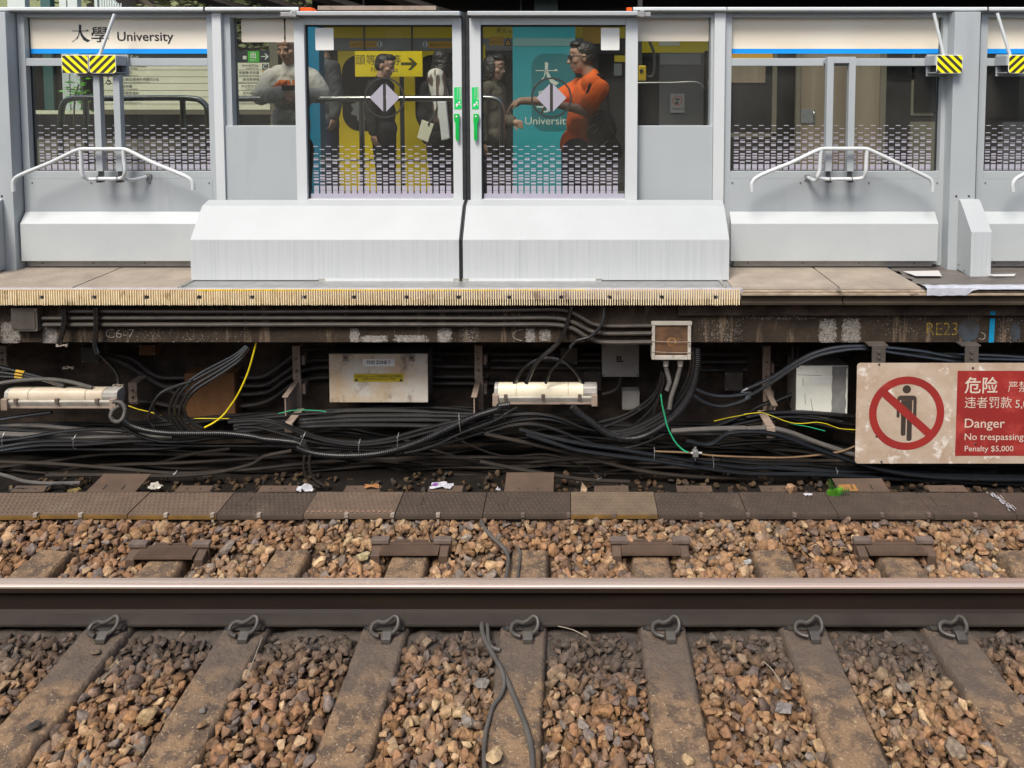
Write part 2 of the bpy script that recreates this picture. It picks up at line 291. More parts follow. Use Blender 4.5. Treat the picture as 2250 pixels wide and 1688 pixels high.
class B:
    def __init__(s): s.v = []; s.f = []; s.mi = []; s.mats = []
    def _m(s, m):
        if m is None: return 0
        if m not in s.mats: s.mats.append(m)
        return s.mats.index(m)
    def add(s, vs, fs, m=None):
        o = len(s.v); s.v += [tuple(q) for q in vs]; k = s._m(m)
        for f in fs: s.f.append(tuple(i + o for i in f)); s.mi.append(k)
        return s
    def box(s, x0, x1, y0, y1, z0, z1, m=None):
        vs = [(x, y, z) for x in (x0, x1) for y in (y0, y1) for z in (z0, z1)]
        return s.add(vs, [(0, 1, 3, 2), (4, 6, 7, 5), (0, 4, 5, 1), (2, 3, 7, 6), (0, 2, 6, 4), (1, 5, 7, 3)], m)
    def pbox(s, u0, v0, u1, v1, Y, d, m=None):
        x0, x1, z0, z1 = rect(u0, v0, u1, v1, Y); return s.box(x0, x1, Y, Y + d, z0, z1, m)
    def prism(s, prof, x0, x1, m=None):          # profile in (y, z), any winding
        n = len(prof); vs = [(x0, *p) for p in prof] + [(x1, *p) for p in prof]
        fs = [tuple(range(n)), tuple(range(2 * n - 1, n - 1, -1))] + [(i, i + n, (i + 1) % n + n, (i + 1) % n) for i in range(n)]
        return s.add(vs, fs, m)
    def plate(s, pts, Y, d, m=None):             # outline in (x, z) extruded along y
        n = len(pts); vs = [(p[0], Y, p[1]) for p in pts] + [(p[0], Y + d, p[1]) for p in pts]
        fs = [tuple(range(n)), tuple(range(2 * n - 1, n - 1, -1))] + [(i, i + n, (i + 1) % n + n, (i + 1) % n) for i in range(n)]
        return s.add(vs, fs, m)
    def cyl(s, a, b, r, r2=None, n=14, m=None):
        a, b = Vector(a), Vector(b); r2 = r if r2 is None else r2; p, q = basis(b - a)
        vs = [a + (p * math.cos(2 * math.pi * i / n) + q * math.sin(2 * math.pi * i / n)) * r for i in range(n)] + [b + (p * math.cos(2 * math.pi * i / n) + q * math.sin(2 * math.pi * i / n)) * r2 for i in range(n)]
        return s.add(vs, [tuple(range(n)), tuple(range(2 * n - 1, n - 1, -1))] + [(i, i + n, (i + 1) % n + n, (i + 1) % n) for i in range(n)], m)
    def tube(s, pts, r, n=8, seg=.03, rib=0, smooth=True, m=None, closed=False):
        ps = spline(pts, seg, closed) if smooth else [Vector(p) for p in pts]
        if rib:                                    # corrugated hose
            L = [0]
            for i in range(1, len(ps)): L.append(L[-1] + (ps[i] - ps[i - 1]).length)
            k = int(L[-1] / (rib / 4)); q = []; j = 0
            for i in range(k + 1):
                d = L[-1] * i / k
                while j < len(L) - 2 and L[j + 1] < d: j += 1
                t = (d - L[j]) / max(1e-9, L[j + 1] - L[j]); q.append(ps[j].lerp(ps[j + 1], min(1, t)))
            ps = q
        o = []; N = len(ps); up = None
        for i, p in enumerate(ps):
            d = (ps[(i + 1) % N] - ps[i - 1]) if closed else (ps[min(i + 1, N - 1)] - ps[max(i - 1, 0)])
            if d.length < 1e-9: d = Vector((1, 0, 0))
            d.normalize()
            if up is None: up, _ = basis(d)
            up = (up - d * up.dot(d)); up = up.normalized() if up.length > 1e-6 else basis(d)[0]
            w = d.cross(up); rr = r * ((1.0, 1.0, .80, .80)[i % 4] if rib else 1)
            for a in range(n):
                t = 2 * math.pi * a / n; o.append(p + (up * math.cos(t) + w * math.sin(t)) * rr)
        fs = [(i * n + a, i * n + (a + 1) % n, ((i + 1) % N) * n + (a + 1) % n, ((i + 1) % N) * n + a) for i in range(N if closed else N - 1) for a in range(n)]
        if not closed: fs += [tuple(range(n - 1, -1, -1)), tuple(range((N - 1) * n, N * n))]
        return s.add(o, fs, m)
    def ell(s, c, r, rot=None, nu=16, nv=10, m=None):
        c = Vector(c); vs = []
        for j in range(nv + 1):
            th = math.pi * j / nv
            for i in range(nu):
                ph = 2 * math.pi * i / nu; q = Vector((r[0] * math.sin(th) * math.cos(ph), r[1] * math.sin(th) * math.sin(ph), r[2] * math.cos(th)))
                vs.append(c + (rot @ q if rot else q))
        return s.add(vs, [(j * nu + i, (j + 1) * nu + i, (j + 1) * nu + (i + 1) % nu, j * nu + (i + 1) % nu) for j in range(nv) for i in range(nu)], m)
    def cap(s, a, ra, b, rb, n=12):                # tapered capsule
        a, b = Vector(a), Vector(b); d = b - a; L = max(d.length, 1e-5); d = d / L; p, q = basis(d); rows = []
        for k in range(4): t = math.pi / 2 * k / 4; rows.append((a - d * ra * math.cos(t), ra * math.sin(t) + 1e-4))
        for k in range(6): rows.append((a.lerp(b, k / 5), ra + (rb - ra) * k / 5))
        for k in range(1, 5): t = math.pi / 2 * k / 4; rows.append((b + d * rb * math.sin(t), rb * math.cos(t) + 1e-4))
        vs = [c + (p * math.cos(2 * math.pi * i / n) + q * math.sin(2 * math.pi * i / n)) * r for c, r in rows for i in range(n)]
        k = len(rows)
        return s.add(vs, [(j * n + i, j * n + (i + 1) % n, (j + 1) * n + (i + 1) % n, (j + 1) * n + i) for j in range(k - 1) for i in range(n)] + [tuple(range(n - 1, -1, -1)), tuple(range((k - 1) * n, k * n))])
    def text(s, body, x, z, Y, h, w=None, align='L', mirror=False, m=None, vert=False, bold=0.0):   # flat lettering facing -Y; h = cap height
        key = (body, bold)
        if key not in TXT:
            c = bpy.data.curves.new('lettering', 'FONT'); c.body = body; c.size = 1; c.resolution_u = 3; c.offset = bold
            o = bpy.data.objects.new('lettering', c); me = bpy.data.meshes.new_from_object(o)
            TXT[key] = ([tuple(v.co) for v in me.vertices], [tuple(p.vertices) for p in me.polygons])
            bpy.data.objects.remove(o); bpy.data.curves.remove(c); bpy.data.meshes.remove(me)
        vs, fs = TXT[key]
        if not vs: return s
        x0 = min(q[0] for q in vs); x1 = max(q[0] for q in vs)
        sc = h / (.63 if body.isascii() else .70); sx = (w / (x1 - x0)) if w else sc; W_ = (x1 - x0) * sx
        ox = {'L': 0, 'C': -W_ / 2, 'R': -W_}[align]
        if vert: ps = [(x + q[1] * sc, Y, z - (q[0] - x0) * sx) for q in vs]
        else: ps = [((x + ox + (q[0] - x0) * sx) if not mirror else (x + ox + W_ - (q[0] - x0) * sx), Y, z + q[1] * sc) for q in vs]
        if mirror: fs = [f[::-1] for f in fs]
        return s.add(ps, fs, m)
    def obj(s, name, m, parent=None, smooth=False, bevel=0, origin=None):
        vs = np.array(s.v, dtype=float) if s.v else np.zeros((1, 3))
        if origin is None: origin = Vector((vs[:, 0].mean(), vs[:, 1].mean(), vs[:, 2].min())) if parent is None else ORG[parent.name]
        me = bpy.data.meshes.new(name); me.from_pydata((vs - np.array(origin)).tolist(), [], s.f)
        mats = s.mats if s.mats else [m]
        for q in mats: me.materials.append(q if not isinstance(q, str) else M[q])
        if s.mats:
            me.polygons.foreach_set('material_index', s.mi)
        bm = bmesh.new(); bm.from_mesh(me); bmesh.ops.recalc_face_normals(bm, faces=bm.faces)
        if bevel:
            es = [e for e in bm.edges if len(e.link_faces) == 2 and e.calc_face_angle(0) > .5]
            bmesh.ops.bevel(bm, geom=es, offset=bevel, segments=2, affect='EDGES', profile=.6, clamp_overlap=True)
        bm.to_mesh(me); bm.free()
        if smooth:
            me.polygons.foreach_set('use_smooth', [True] * len(me.polygons)); me.set_sharp_from_angle(angle=R(38))
        o = bpy.data.objects.new(name, me); COL.objects.link(o)
        if parent is not None: o.parent = parent
        else: o.location = origin
        ORG[o.name] = Vector(origin)
        return o
TXT = {}
def tag(o, label, cat=None, group=None, kind=None):
    if label: o['label'] = label
    if cat: o['category'] = cat
    if group: o['group'] = group
    if kind: o['kind'] = kind
    return o
def thing(name, label, cat, loc, group=None):
    o = bpy.data.objects.new(name, None); COL.objects.link(o); o.location = loc; o.empty_display_size = .05
    ORG[o.name] = Vector(loc); return tag(o, label, cat, group)
def struct(b, name, m, **k):
    return tag(b.obj(name, m, **k), None, kind='structure')
def dup(root, loc, label, rotz=None):
    r = root.copy(); COL.objects.link(r); r.location = loc; ORG[r.name] = Vector(loc)
    if rotz is not None: r.rotation_euler.z = rotz
    r['label'] = label
    for ch in list(root.children):
        c = ch.copy(); COL.objects.link(c); c.parent = r
        for g in list(ch.children):
            e = g.copy(); COL.objects.link(e); e.parent = c
    return r
def rrect(x0, x1, z0, z1, r, n=6, corners='1111'):
    pts = []
    for k, (cx, cz, a0) in enumerate(((x1 - r, z1 - r, 0), (x0 + r, z1 - r, 90), (x0 + r, z0 + r, 180), (x1 - r, z0 + r, 270))):
        if corners[k] == '1':
            for i in range(n + 1): a = R(a0 + 90 * i / n); pts.append((cx + r * math.cos(a), cz + r * math.sin(a)))
        else: pts.append(((x1, z1), (x0, z1), (x0, z0), (x1, z0))[k])
    return pts
def ring(cx, cz, r0, r1, n=40):
    vs = []; 
    for i in range(n):
        a = 2 * math.pi * i / n; vs += [(cx + r0 * math.cos(a), cz + r0 * math.sin(a)), (cx + r1 * math.cos(a), cz + r1 * math.sin(a))]
    return vs, [(2 * i, 2 * i + 1, (2 * i + 3) % (2 * n), (2 * i + 2) % (2 * n)) for i in range(n)]
def flat(b, vs, fs, Y, m=None): return b.add([(x, Y, z) for x, z in vs], fs, m)
def disc(b, cx, cz, r, Y, m=None, n=24): return flat(b, [(cx + r * math.cos(2 * math.pi * i / n), cz + r * math.sin(2 * math.pi * i / n)) for i in range(n)], [tuple(range(n))], Y, m)
# ================================================================== SETTING
YE, YD, YP, YF, YG = 4.945, 5.47, 5.46, 5.56, 5.615     # platform edge, door face, post face, screen frame, glass
ZR = -1.134                                             # rail head
ZS = -1.322                                             # sleeper top at the rail seat
b = B(); b.add([(-60, -40, -1.62), (60, -40, -1.62), (60, 60, -1.62), (-60, 60, -1.62)], [(0, 1, 2, 3)])
struct(b, 'ground', 'bed')
# far platform: slab, edge beam and the recess wall under it
zb0, zb1 = P(1700, 752, 5.06).z, P(1700, 669, 5.0).z
b = B()
b.box(-9, 9, 5.0, 13.5, zb1, -.004)
b.box(-9, 9, 5.06, 5.62, zb0, zb1 - .002)
b.box(-9, 9, 5.78, 13.5, -1.62, zb1 - .002)
b.box(-9, 9, 5.62, 5.78, zb0 + .02, zb1 - .002)
plat = thing('platform', None, None, (0, 5.0, -.6)); plat['kind'] = 'structure'; del_keys = [k for k in ('label', 'category') if k in plat]
b2 = B(); b2.box(-9, 9, 5.0, 13.5, zb1, -.004); o = b2.obj('deck', 'slab', plat)
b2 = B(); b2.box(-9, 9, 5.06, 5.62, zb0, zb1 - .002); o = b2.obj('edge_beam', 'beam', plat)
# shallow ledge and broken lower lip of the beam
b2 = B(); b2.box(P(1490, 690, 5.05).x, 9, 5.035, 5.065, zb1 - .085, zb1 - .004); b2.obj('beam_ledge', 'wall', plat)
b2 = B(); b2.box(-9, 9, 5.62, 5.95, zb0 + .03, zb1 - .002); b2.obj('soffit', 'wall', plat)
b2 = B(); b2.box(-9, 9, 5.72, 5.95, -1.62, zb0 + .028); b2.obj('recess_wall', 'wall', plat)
b2 = B(); b2.box(-9, 9, 5.66, 13.5, -.0035, -.0005); b2.obj('floor_finish', 'floor_in', plat)
# own-side platform behind and below the camera, plus an unseen canopy and wall added to block light and dim reflections
b = B(); b.box(-14, 14, -7, .55, -.35, 0); b.box(-14, 14, -7, .2, -1.62, -.352); struct(b, 'boarding_platform', 'slab')
t = thing('unseen_canopy', 'unseen canopy and rear wall behind the viewer, added to block low light', 'canopy', (0, -3, 0))
b = B(); b.box(-14, 14, -7, -2.6, 3.0, 3.12); b.obj('roof_sheet', 'tr_m', t)
b = B(); b.box(-14, 14, -6.9, -6.7, .001, 2.999); b.obj('rear_wall', 'wallbg', t)
for x in (-9, -3.2, 3.0, 9):
    b = B(); b.box(x - .15, x + .15, -3.2, -2.9, .001, 2.999); b.obj('column', 'tr_g', t)

# ------------------------------------------------------------------ floor tiles on the platform edge
zt = 0.012
def tile(u0, v0, u1, v1, label, ribbed):
    # corners: near-left, near-right at row v1 ; X constant along the depth
    xa, xb = PZ(u0, v1, 0).x, PZ(u1, v1, 0).x
    bb = B(); bb.box(xa + .002, xb - .002, YE + .055, 5.66, -.002, zt)
    n = int((xb - xa) / .0125); t = thing('platform_tile', label, 'floor tile', ((xa + xb) / 2, 5.3, 0), 'buff tiles along the platform edge')
    bb.obj('tile_slab', 'tile', t)
    r = B()
    for i in range(n):
        x = xa + .008 + (xb - xa - .012) * i / n
        if ribbed: r.box(x, x + .006, YE + .06, 5.64, zt, zt + .003)
        else:
            for k in range(46):
                y = YE + .062 + k * .0125 + (.006 if i % 2 else 0)
                if y < 5.63: r.box(x, x + .006, y, y + .006, zt, zt + .002)
    r.obj('tread_pattern', 'tile', t); return t
tile(-330, 630, 172, 630, 'buff studded tile at the far end beneath the station name panel', False)
tile(176, 630, 404, 630, 'buff studded tile beside the left end of the long white bumper', False)
tile(1608, 633, 1838, 633, 'buff grooved tile just past the right end of the long white bumper', True)
tile(1842, 633, 2020, 633, 'buff grooved tile next to the crumpled grey sheeting', True)
b = B(); b.box(PZ(405, 630, 0).x, PZ(1606, 630, 0).x, YE + .055, 5.66, -.002, .006)
tag(b.obj('door_threshold', 'alu', bevel=.002), 'long bare metal threshold strip under the white door bumpers', 'threshold')
for u, lab in ((404, 'thin bright metal trim ending the threshold beside the studded tile'), (1590, 'thin bright metal trim ending the threshold beside the grooved tile')):
    x = PZ(u, 630, 0).x; b = B(); b.box(x - .012, x + .012, YE + .055, 5.5, .0065, .016); b.cyl((x, YE + .09, .016), (x, YE + .09, .021), .008)
    tag(b.obj('threshold_trim', 'steel', bevel=.002), lab, 'trim', 'metal trims at the threshold ends')
b = B(); b.box(-4.3, PZ(1627, 632, 0).x, YE + .02, YE + .053, -.06, .010)
tag(b.obj('edge_strip', 'edge', bevel=.002), 'grey lilac metal strip running above the cream rubber comb', 'edge strip')
# right part: nosing board and dark channel without comb
xr0 = PZ(1629, 640, 0).x
t = thing('edge_nosing', 'weathered timber and cream nosing along the edge without rubber comb', 'nosing', (xr0 + 1, YE + .03, -.05))
z1, z2, z3, z4 = -.006, P(1900, 643, YE + .02).z, P(1900, 650, YE).z, P(1900, 668, YE + .02).z
b = B(); b.box(xr0, 4.5, YE + .025, YE + .06, z2, z1); b.obj('tile_edge', 'wood', t, bevel=.003)
b = B(); b.box(xr0, 4.5, YE - .005, YE + .058, z3, z2 - .002); b.obj('timber_board', 'wood', t, bevel=.004)
xm = P(1853, 660, YE).x
for xa, xb in ((xr0, xm - .004), (xm + .004, 4.5)):
    b = B(); b.prism([(YE + .012, z3 - .002), (YE + .018, z4 + .02), (YE - .004, z4 + .012), (YE - .004, z4), (YE + .058, z4), (YE + .058, z3 - .002)], xa, xb); b.obj('steel_channel', 'channel', t)

# ------------------------------------------------------------------ cream rubber comb (gap filler)
zt_c, zb_c = P(900, 640, YE).z, P(900, 671, YE).z
HOLES = [-30, 90, 206, 320, 436, 553, 669, 777, 893, 1007, 1119, 1233, 1341, 1455, 1572]
joints = [-220, 153, 432, 735, 1286, 1627]
LBL = ['partly worn cream comb piece at the far end below the station name', 'cream comb piece below the studded tiles', 'cream comb piece below the left end of the long bumper',
       'comb piece with bright yellow worn top under the bumper joint', 'cream comb piece ending where the bare nosing begins']
rnd = random.Random(3)
for k in range(5):
    xa, xb = P(joints[k], 655, YE).x, P(joints[k + 1], 655, YE).x
    t = thing('edge_comb', 'cream ribbed rubber ' + LBL[k].replace('partly worn cream ', '').replace('cream ', ''), 'gap filler', ((xa + xb) / 2, YE, zb_c), 'ribbed rubber gap filler pieces')
    bk = B(); bk.box(xa, xb, YE + .035, YE + .054, zb_c + .006, zt_c - .004); bk.obj('backing_strip', 'ribback', t)
    rb = B(); tp = B(); bo = B()
    hx = [P(u, 655, YE).x for u in HOLES]
    n = int((xb - xa) / .01545)
    for i in range(n):
        x = xa + (i + .5) * (xb - xa) / n; w = .0032 + rnd.uniform(-.0004, .0004); dx = rnd.uniform(-.0012, .0012); dy = rnd.uniform(-.002, .002); sh = rnd.uniform(-.0015, .0015)
        near = min(abs(x - h) for h in hx)
        segs = [(zb_c + sh, zt_c)] if near > .0155 else [(zb_c + sh, zb_c + .037), (zb_c + .064, zt_c)]
        for z0, z1_ in segs:
            vs = []
            for z, xx in ((z0, x + dx), ((z0 + z1_) / 2, x + rnd.uniform(-.0008, .0008)), (z1_, x)):
                vs += [(xx - w, YE + .036, z), (xx - w * .8, YE + dy, z), (xx + w * .8, YE + dy, z), (xx + w, YE + .036, z)]
            fs = [(0, 1, 2, 3), (8, 11, 10, 9)]
            for q in (0, 4): fs += [(q + a, q + (a + 1) % 4, q + 4 + (a + 1) % 4, q + 4 + a) for a in range(4)]
            rb.add(vs, fs)
        tp.box(x - w, x + w, YE + .002 + dy, YE + .056, zt_c + .0005, zt_c + .0075)
    for h in hx:
        if xa < h < xb: bo = B(); bo.cyl((h, YE + .034, zb_c + .05), (h, YE + .014, zb_c + .05), .0125, n=12); bo.obj('bolt_recess', 'blk', t)
    rb.obj('rib', 'rib', t); tp.obj('rib_top', 'ribtop' if k in (2, 3) else 'ribtopc', t)

# ================================================================== SCREENS AND GATES
def screws(parent, pts, r=.006, Y=None, m='screw'):
    bb = B()
    for u, v in pts:
        p = P(u, v, Y); bb.cyl((p.x, p.y + .004, p.z), (p.x, p.y - .003, p.z), r, n=8)
    return bb.obj('screw', m, parent)
DROWS = [(1268, 7, 0), (1296, 7, 1), (1332, 8, 0), (1352, 8, 1), (1371, 5, 0), (1381, 12, 0), (1396, 5, 1), (1410, 14, 1), (1424, 5, 0), (1438, 16, 0),
         (1461, 6, 1), (1475, 15, 1), (1482, 5, 0), (1497, 16, 0), (1518, 15, 1), (1527, 8, 0), (1541, 16, 1), (1549, 18, 0), (1563, 8, 1), (1580, 14, 0), (1588, 16, 1), (1615, 40, 2), (1657, 38, 2)]
def dots(x0, x1, ztop, Y, k=.000826):
    bb = B(); per = 110.0 * k
    for y, h, ph in DROWS:
        z1_ = ztop - (y - 1268) * k; z0_ = z1_ - h * k
        for i in range(int((x1 - x0) / per * 2) + 1):
            if ph != 2 and i % 2 != ph: continue
            xa = x0 + i * per / 2 + .006; xb = xa + 42 * k
            if xb < x1 - .003: bb.add([(xa, Y, z0_), (xb, Y, z0_), (xb, Y, z1_), (xa, Y, z1_)], [(0, 1, 2, 3)])
    return bb
ZTOP = P(1000, 28, YF).z; ZBOT = P(1000, 584, YF).z
def bay(uL, uR, label, band=True, sl=15, sr=15, kick=None, xl=None, xr=None):
    xa = P(uL, 306, YF).x if xl is None else xl; xb = P(uR, 306, YF).x if xr is None else xr
    t = thing('fixed_screen', label, 'platform screen', ((xa + xb) / 2, YF + .04, ZBOT), 'fixed glazed screens')
    s = .0505
    zc1, zc0 = P(250, 128, YF).z, P(250, 145, YF).z; zl = P(250, 377, YF).z; zk1, zk2, zk3, zk4 = P(250, 465, YF - .005).z, P(250, 492, YF - .065).z, P(250, 574, YF - .065).z, P(250, 585, YF - .02).z
    f = B()
    f.box(xa, xa + s, YF, YG + .03, zk4, ZTOP); f.box(xb - s, xb, YF, YG + .03, zk4, ZTOP)
    f.box(xa + s, xb - s, YF + .003, YG + .03, P(250, 38, YF).z, ZTOP); f.box(xa + s, xb - s, YF + .001, YG + .03, zl - .055, zl)
    f.obj('frame', 'paint', t, bevel=.002)
    f = B(); f.box(xa + s + .001, xb - s - .001, YF + .002, YG + .02, zc0, zc1); f.obj('crossbar', 'paint', t, bevel=.003)
    f = B(); f.box(xa + s - .012, xb - s + .012, YF - .002, YF + .03, zk4 + .01, zl - .056); f.obj('lower_panel', 'paint', t, bevel=.0015)
    g = B(); g.box(xa + s, xb - s, YG, YG + .012, zl, P(250, 38, YF).z); g.obj('glass', 'glass', t)
    g = B(); zt2 = P(250, 38, YF).z; g.box(xa + s + .0005, xa + s + .007, YG - .008, YG - .0005, zl, zt2); g.box(xb - s - .007, xb - s - .0005, YG - .008, YG - .0005, zl, zt2); g.box(xa + s + .0075, xb - s - .0075, YG - .008, YG - .0005, zl, zl + .006); g.obj('gasket', 'rubber', t)
    d = dots(xa + s + .03, xb - s - .01, P(250, 275, YG).z, YG - .0015); d.obj('dot_print', 'dots', t)
    if band:
        zb, zs = P(250, 107.5, YG).z, P(250, 118, YG).z
        q = B(); q.box(xa + s + .002, xb - s - .002, YG - .004, YG - .001, zb, P(250, 38.5, YG).z); q.obj('name_band', 'cream', t)
        q = B(); q.box(xa + s + .002, xb - s - .002, YG - .005, YG - .001, zs, zb - .0005); q.obj('blue_stripe', 'blue', t)
    kx0, kx1 = (xa + .006, xb - .03) if kick is None else kick
    k = B(); k.prism([(YF - .004, zk1), (YF - .065, zk2), (YF - .065, zk3), (YF - .004, zk3)], kx0, kx1); k.obj('kick_box', 'step', t, bevel=.002)
    k = B(); k.box(kx0 + .03, kx1 - .02, YF - .025, YF - .003, zk4, zk3 - .001); k.obj('skirting', 'alu', t)
    n = B(); w = kx1 - kx0
    for i in range(4):
        x = kx0 + w * (.09 + .27 * i); z = (zk3 + zk4) / 2; n.cyl((x, YF - .024, z), (x, YF - .029, z), .007, n=8)
    for i in range(4):
        x = xa + s + (xb - xa - 2 * s) * (.01 + .327 * i); z = P(250, 402, YF).z; n.cyl((x, YF + .001, z), (x, YF - .006, z), .005, n=8)
    n.obj('screw', 'screw', t)
    return t, xa + s, xb - s
tA, a0, a1 = bay(48, 476, 'glazed grey screen with the station name on a cream band')
p = P(161, 94, YG); h = P(161, 57, YG).z - P(161, 92, YG).z
nm = B(); nm.text('University', P(259, 90, YG).x, P(259, 90, YG).z, YG - .0062, P(0, 72, YG).z - P(0, 90, YG).z, w=P(382, 90, YG).x - P(259, 90, YG).x, bold=.008)
nm.obj('english_lettering', 'ink', tA); nm = B()
# hand-drawn brush-serif strokes of the two characters
def strokes(bb, items, x, z, s, Y):
    for poly in items: bb.add([(x + q[0] * s, Y, z + q[1] * s) for q in poly], [tuple(range(len(poly)))])
DA = [[(0, .65), (.0, .61), (1, .61), (.89, .71), (.80, .65)], [(.41, 1), (.41, .63), (.53, .63), (.56, .97)], [(.41, .64), (.36, .38), (.20, .16), (-.02, -.01), (-.01, .03), (.33, .22), (.49, .62)],
      [(.45, .62), (.53, .62), (.66, .36), (.82, .20), (1.03, .09), (.88, -.01), (.66, .10), (.50, .36)]]
x0 = P(160, 92, YG).x; s_ = (P(198, 92, YG).x - x0)
strokes(nm, DA, x0, P(160, 92.5, YG).z, s_, YG - .0062)
nm.text('學', P(202, 92, YG).x, P(202, 90, YG).z, YG - .0062, .085, w=P(240, 92, YG).x - P(202, 92, YG).x, bold=.006)
nm.obj('chinese_lettering', 'ink', tA)
tC, c0, c1 = bay(1590, 2081, 'glazed grey screen with a blank cream band and blue stripe', kick=(P(1606, 530, YF - .065).x, P(2061, 530, YF - .065).x))
tD, d0, d1 = bay(2148, 2600, 'glazed grey screen cut off at the edge beyond the wedge bumper')
tZ, _, _ = bay(-440, -8, 'grey screen beyond the outermost post at the other edge')

def cap(u0, u1, label, lens=0):
    t = thing('screen_cap', label, 'capping rail', (P((u0 + u1) / 2, 20, YF - .075).x, YF - .1, P(0, 24, YF - .075).z), 'white capping rails on top of the screens')
    z1, z0 = P(1000, 15.5, YF - .075).z, P(1000, 24.5, YF - .075).z; xa, xb = P(u0, 20, YF - .075).x, P(u1, 20, YF - .075).x
    prof = [(YF - .062, z0), (YF - .073, z0 + .006), (YF - .073, z1 - .008), (YF - .064, z1), (YF + .10, z1 + .012), (YF + .10, z0)]
    q = B(); q.prism(prof, xa, xb); q.obj('rail_profile', 'paint_lt', t, bevel=.002)
    q = B(); q.box(xa, xb, YF - .03, YF + .09, ZTOP - .001, z0 - .001); q.obj('web', 'paint', t)
    q = B(); q.box((xb if u1 < 1200 and lens == 0 else (xa if lens == 2 else xb)) - .004, (xb if lens != 2 else xa) + .004, YF - .075, YF, z0, z1 + .001); q.obj('end_gasket', 'rubber', t)
    if lens:
        xl0, xl1 = (xb, P(694, 20, YF - .075).x) if lens == 1 else (P(1377, 20, YF - .075).x, xa)
        q = B()
        if lens == 1: q.prism([(YF - .07, z0 + .002), (YF - .07, z1 - .003), (YF - .01, z1), (YF - .01, z0 + .002)], xl0, xl0 + (xl1 - xl0) * .7)
        else: q.prism([(YF - .07, z0 + .002), (YF - .07, z1 - .003), (YF - .01, z1), (YF - .01, z0 + .002)], xl0, xl1)
        if lens == 1:
            a = xl0 + (xl1 - xl0) * .7; q.add([(a, YF - .07, z0 + .002), (a, YF - .07, z1 - .003), (a, YF - .01, z1), (a, YF - .01, z0 + .002), (xl1, YF - .05, z0 + .003), (xl1, YF - .02, z0 + .003)], [(0, 4, 1), (1, 4, 5, 2), (2, 5, 3), (0, 3, 5, 4)])
        q.obj('indicator_lens', 'orange', t, bevel=.002)
    return t
cap(-440, 447, 'white capping rail above the station name band')
cap(449.5, 657, 'short white capping rail ending in an orange lens by the left sliding door', 1)
cap(1390, 1596.5, 'short white capping rail ending in an orange lens by the right sliding door', 2)
cap(1599, 2171, 'white capping rail above the blank cream band')
cap(2174, 2600, 'white capping rail cut off at the edge of the view')

def side_screen(uw0, uw1, up0, up1, stile, label, right):
    t = thing('side_screen', label, 'platform screen', (P((up0 + up1) / 2, 300, YF).x, YF, ZBOT), 'narrow screens beside the sliding doors')
    x0, x1 = P(up0, 300, YF).x, P(up1, 300, YF).x; sx0, sx1 = P(stile[0], 300, YF).x, P(stile[1], 300, YF).x
    wz1, wz0 = P(0, 38, YF).z, P(0, 274, YF).z; wx0, wx1 = P(uw0, 155, YG + .03).x, P(uw1, 155, YG + .03).x
    q = B(); q.box(sx0, sx1, YF - .03, YG + .05, ZBOT, ZTOP); q.obj('stile', 'paint_lt', t, bevel=.003)
    q = B()
    if right: q.box(wx1, sx0 - .001, YF + .002, YG + .06, wz0 - .03, ZTOP); q.box(x0, wx1, YF + .004, YG + .06, wz1, ZTOP)
    else: q.box(sx1 + .001, wx0, YF + .002, YG + .06, wz0 - .03, ZTOP); q.box(wx0, x1, YF + .004, YG + .06, wz1, ZTOP)
    q.obj('reveal', 'paint', t)
    q = B(); q.box(*( (x0, sx0 - .001) if right else (sx1 + .001, x1)), YF - .012, YF + .06, ZBOT + .02, wz0 - .008); q.obj('lower_panel', 'paint', t, bevel=.004)
    q = B(); q.box(wx0, wx1, YG + .02, YG + .03, wz0, wz1 - .001); q.obj('window', 'glass', t)
    return t, wx0, wx1, wz0, wz1
tB, bx0, bx1, bz0, bz1 = side_screen(519, 662, 494, 664, (476.5, 496), 'narrow pale screen whose window shows the man in the off-white hoodie', False)
for u0_, u1_, n in ((531, 624.5, 'sticker'), (628, 668, 'sticker')):
    x0, x1, z0, z1 = rect(u0_, 42, u1_, 93, YG + .02); q = B(); q.plate(rrect(x0, x1, z0, z1, .012), YG + .0145, .003); q.obj('blank_plate', 'cream', tB)
tB2, rx0, rx1, rz0, rz1 = side_screen(1392, 1557, 1392, 1572, (1566, 1589.5), 'narrow pale screen with a blank cream upper band beside the blank-band screen', True)
x0, x1, z0, z1 = rect(1396, 38, 1557, 91, YG + .02); q = B(); q.box(x0, x1, YG + .0145, YG + .018, z0, z1); q.obj('upper_band', 'cream', tB2)
for uu, par, s in ((640, tB, 1), (1406, tB2, -1)):
    q = B(); x0, x1, z0, z1 = rect(uu - (24 if s > 0 else 8), 27, uu + (8 if s > 0 else 24), 36, YF - .17); q.box(x0, x1, YF - .17, YF - .10, z0, z1)
    x0, x1, z0, z1 = rect(uu, 23, uu + 10, 37, YF - .185); q.box(x0, x1, YF - .185, YF - .08, z0, z1); q.obj('latch', 'alu', par, bevel=.002)

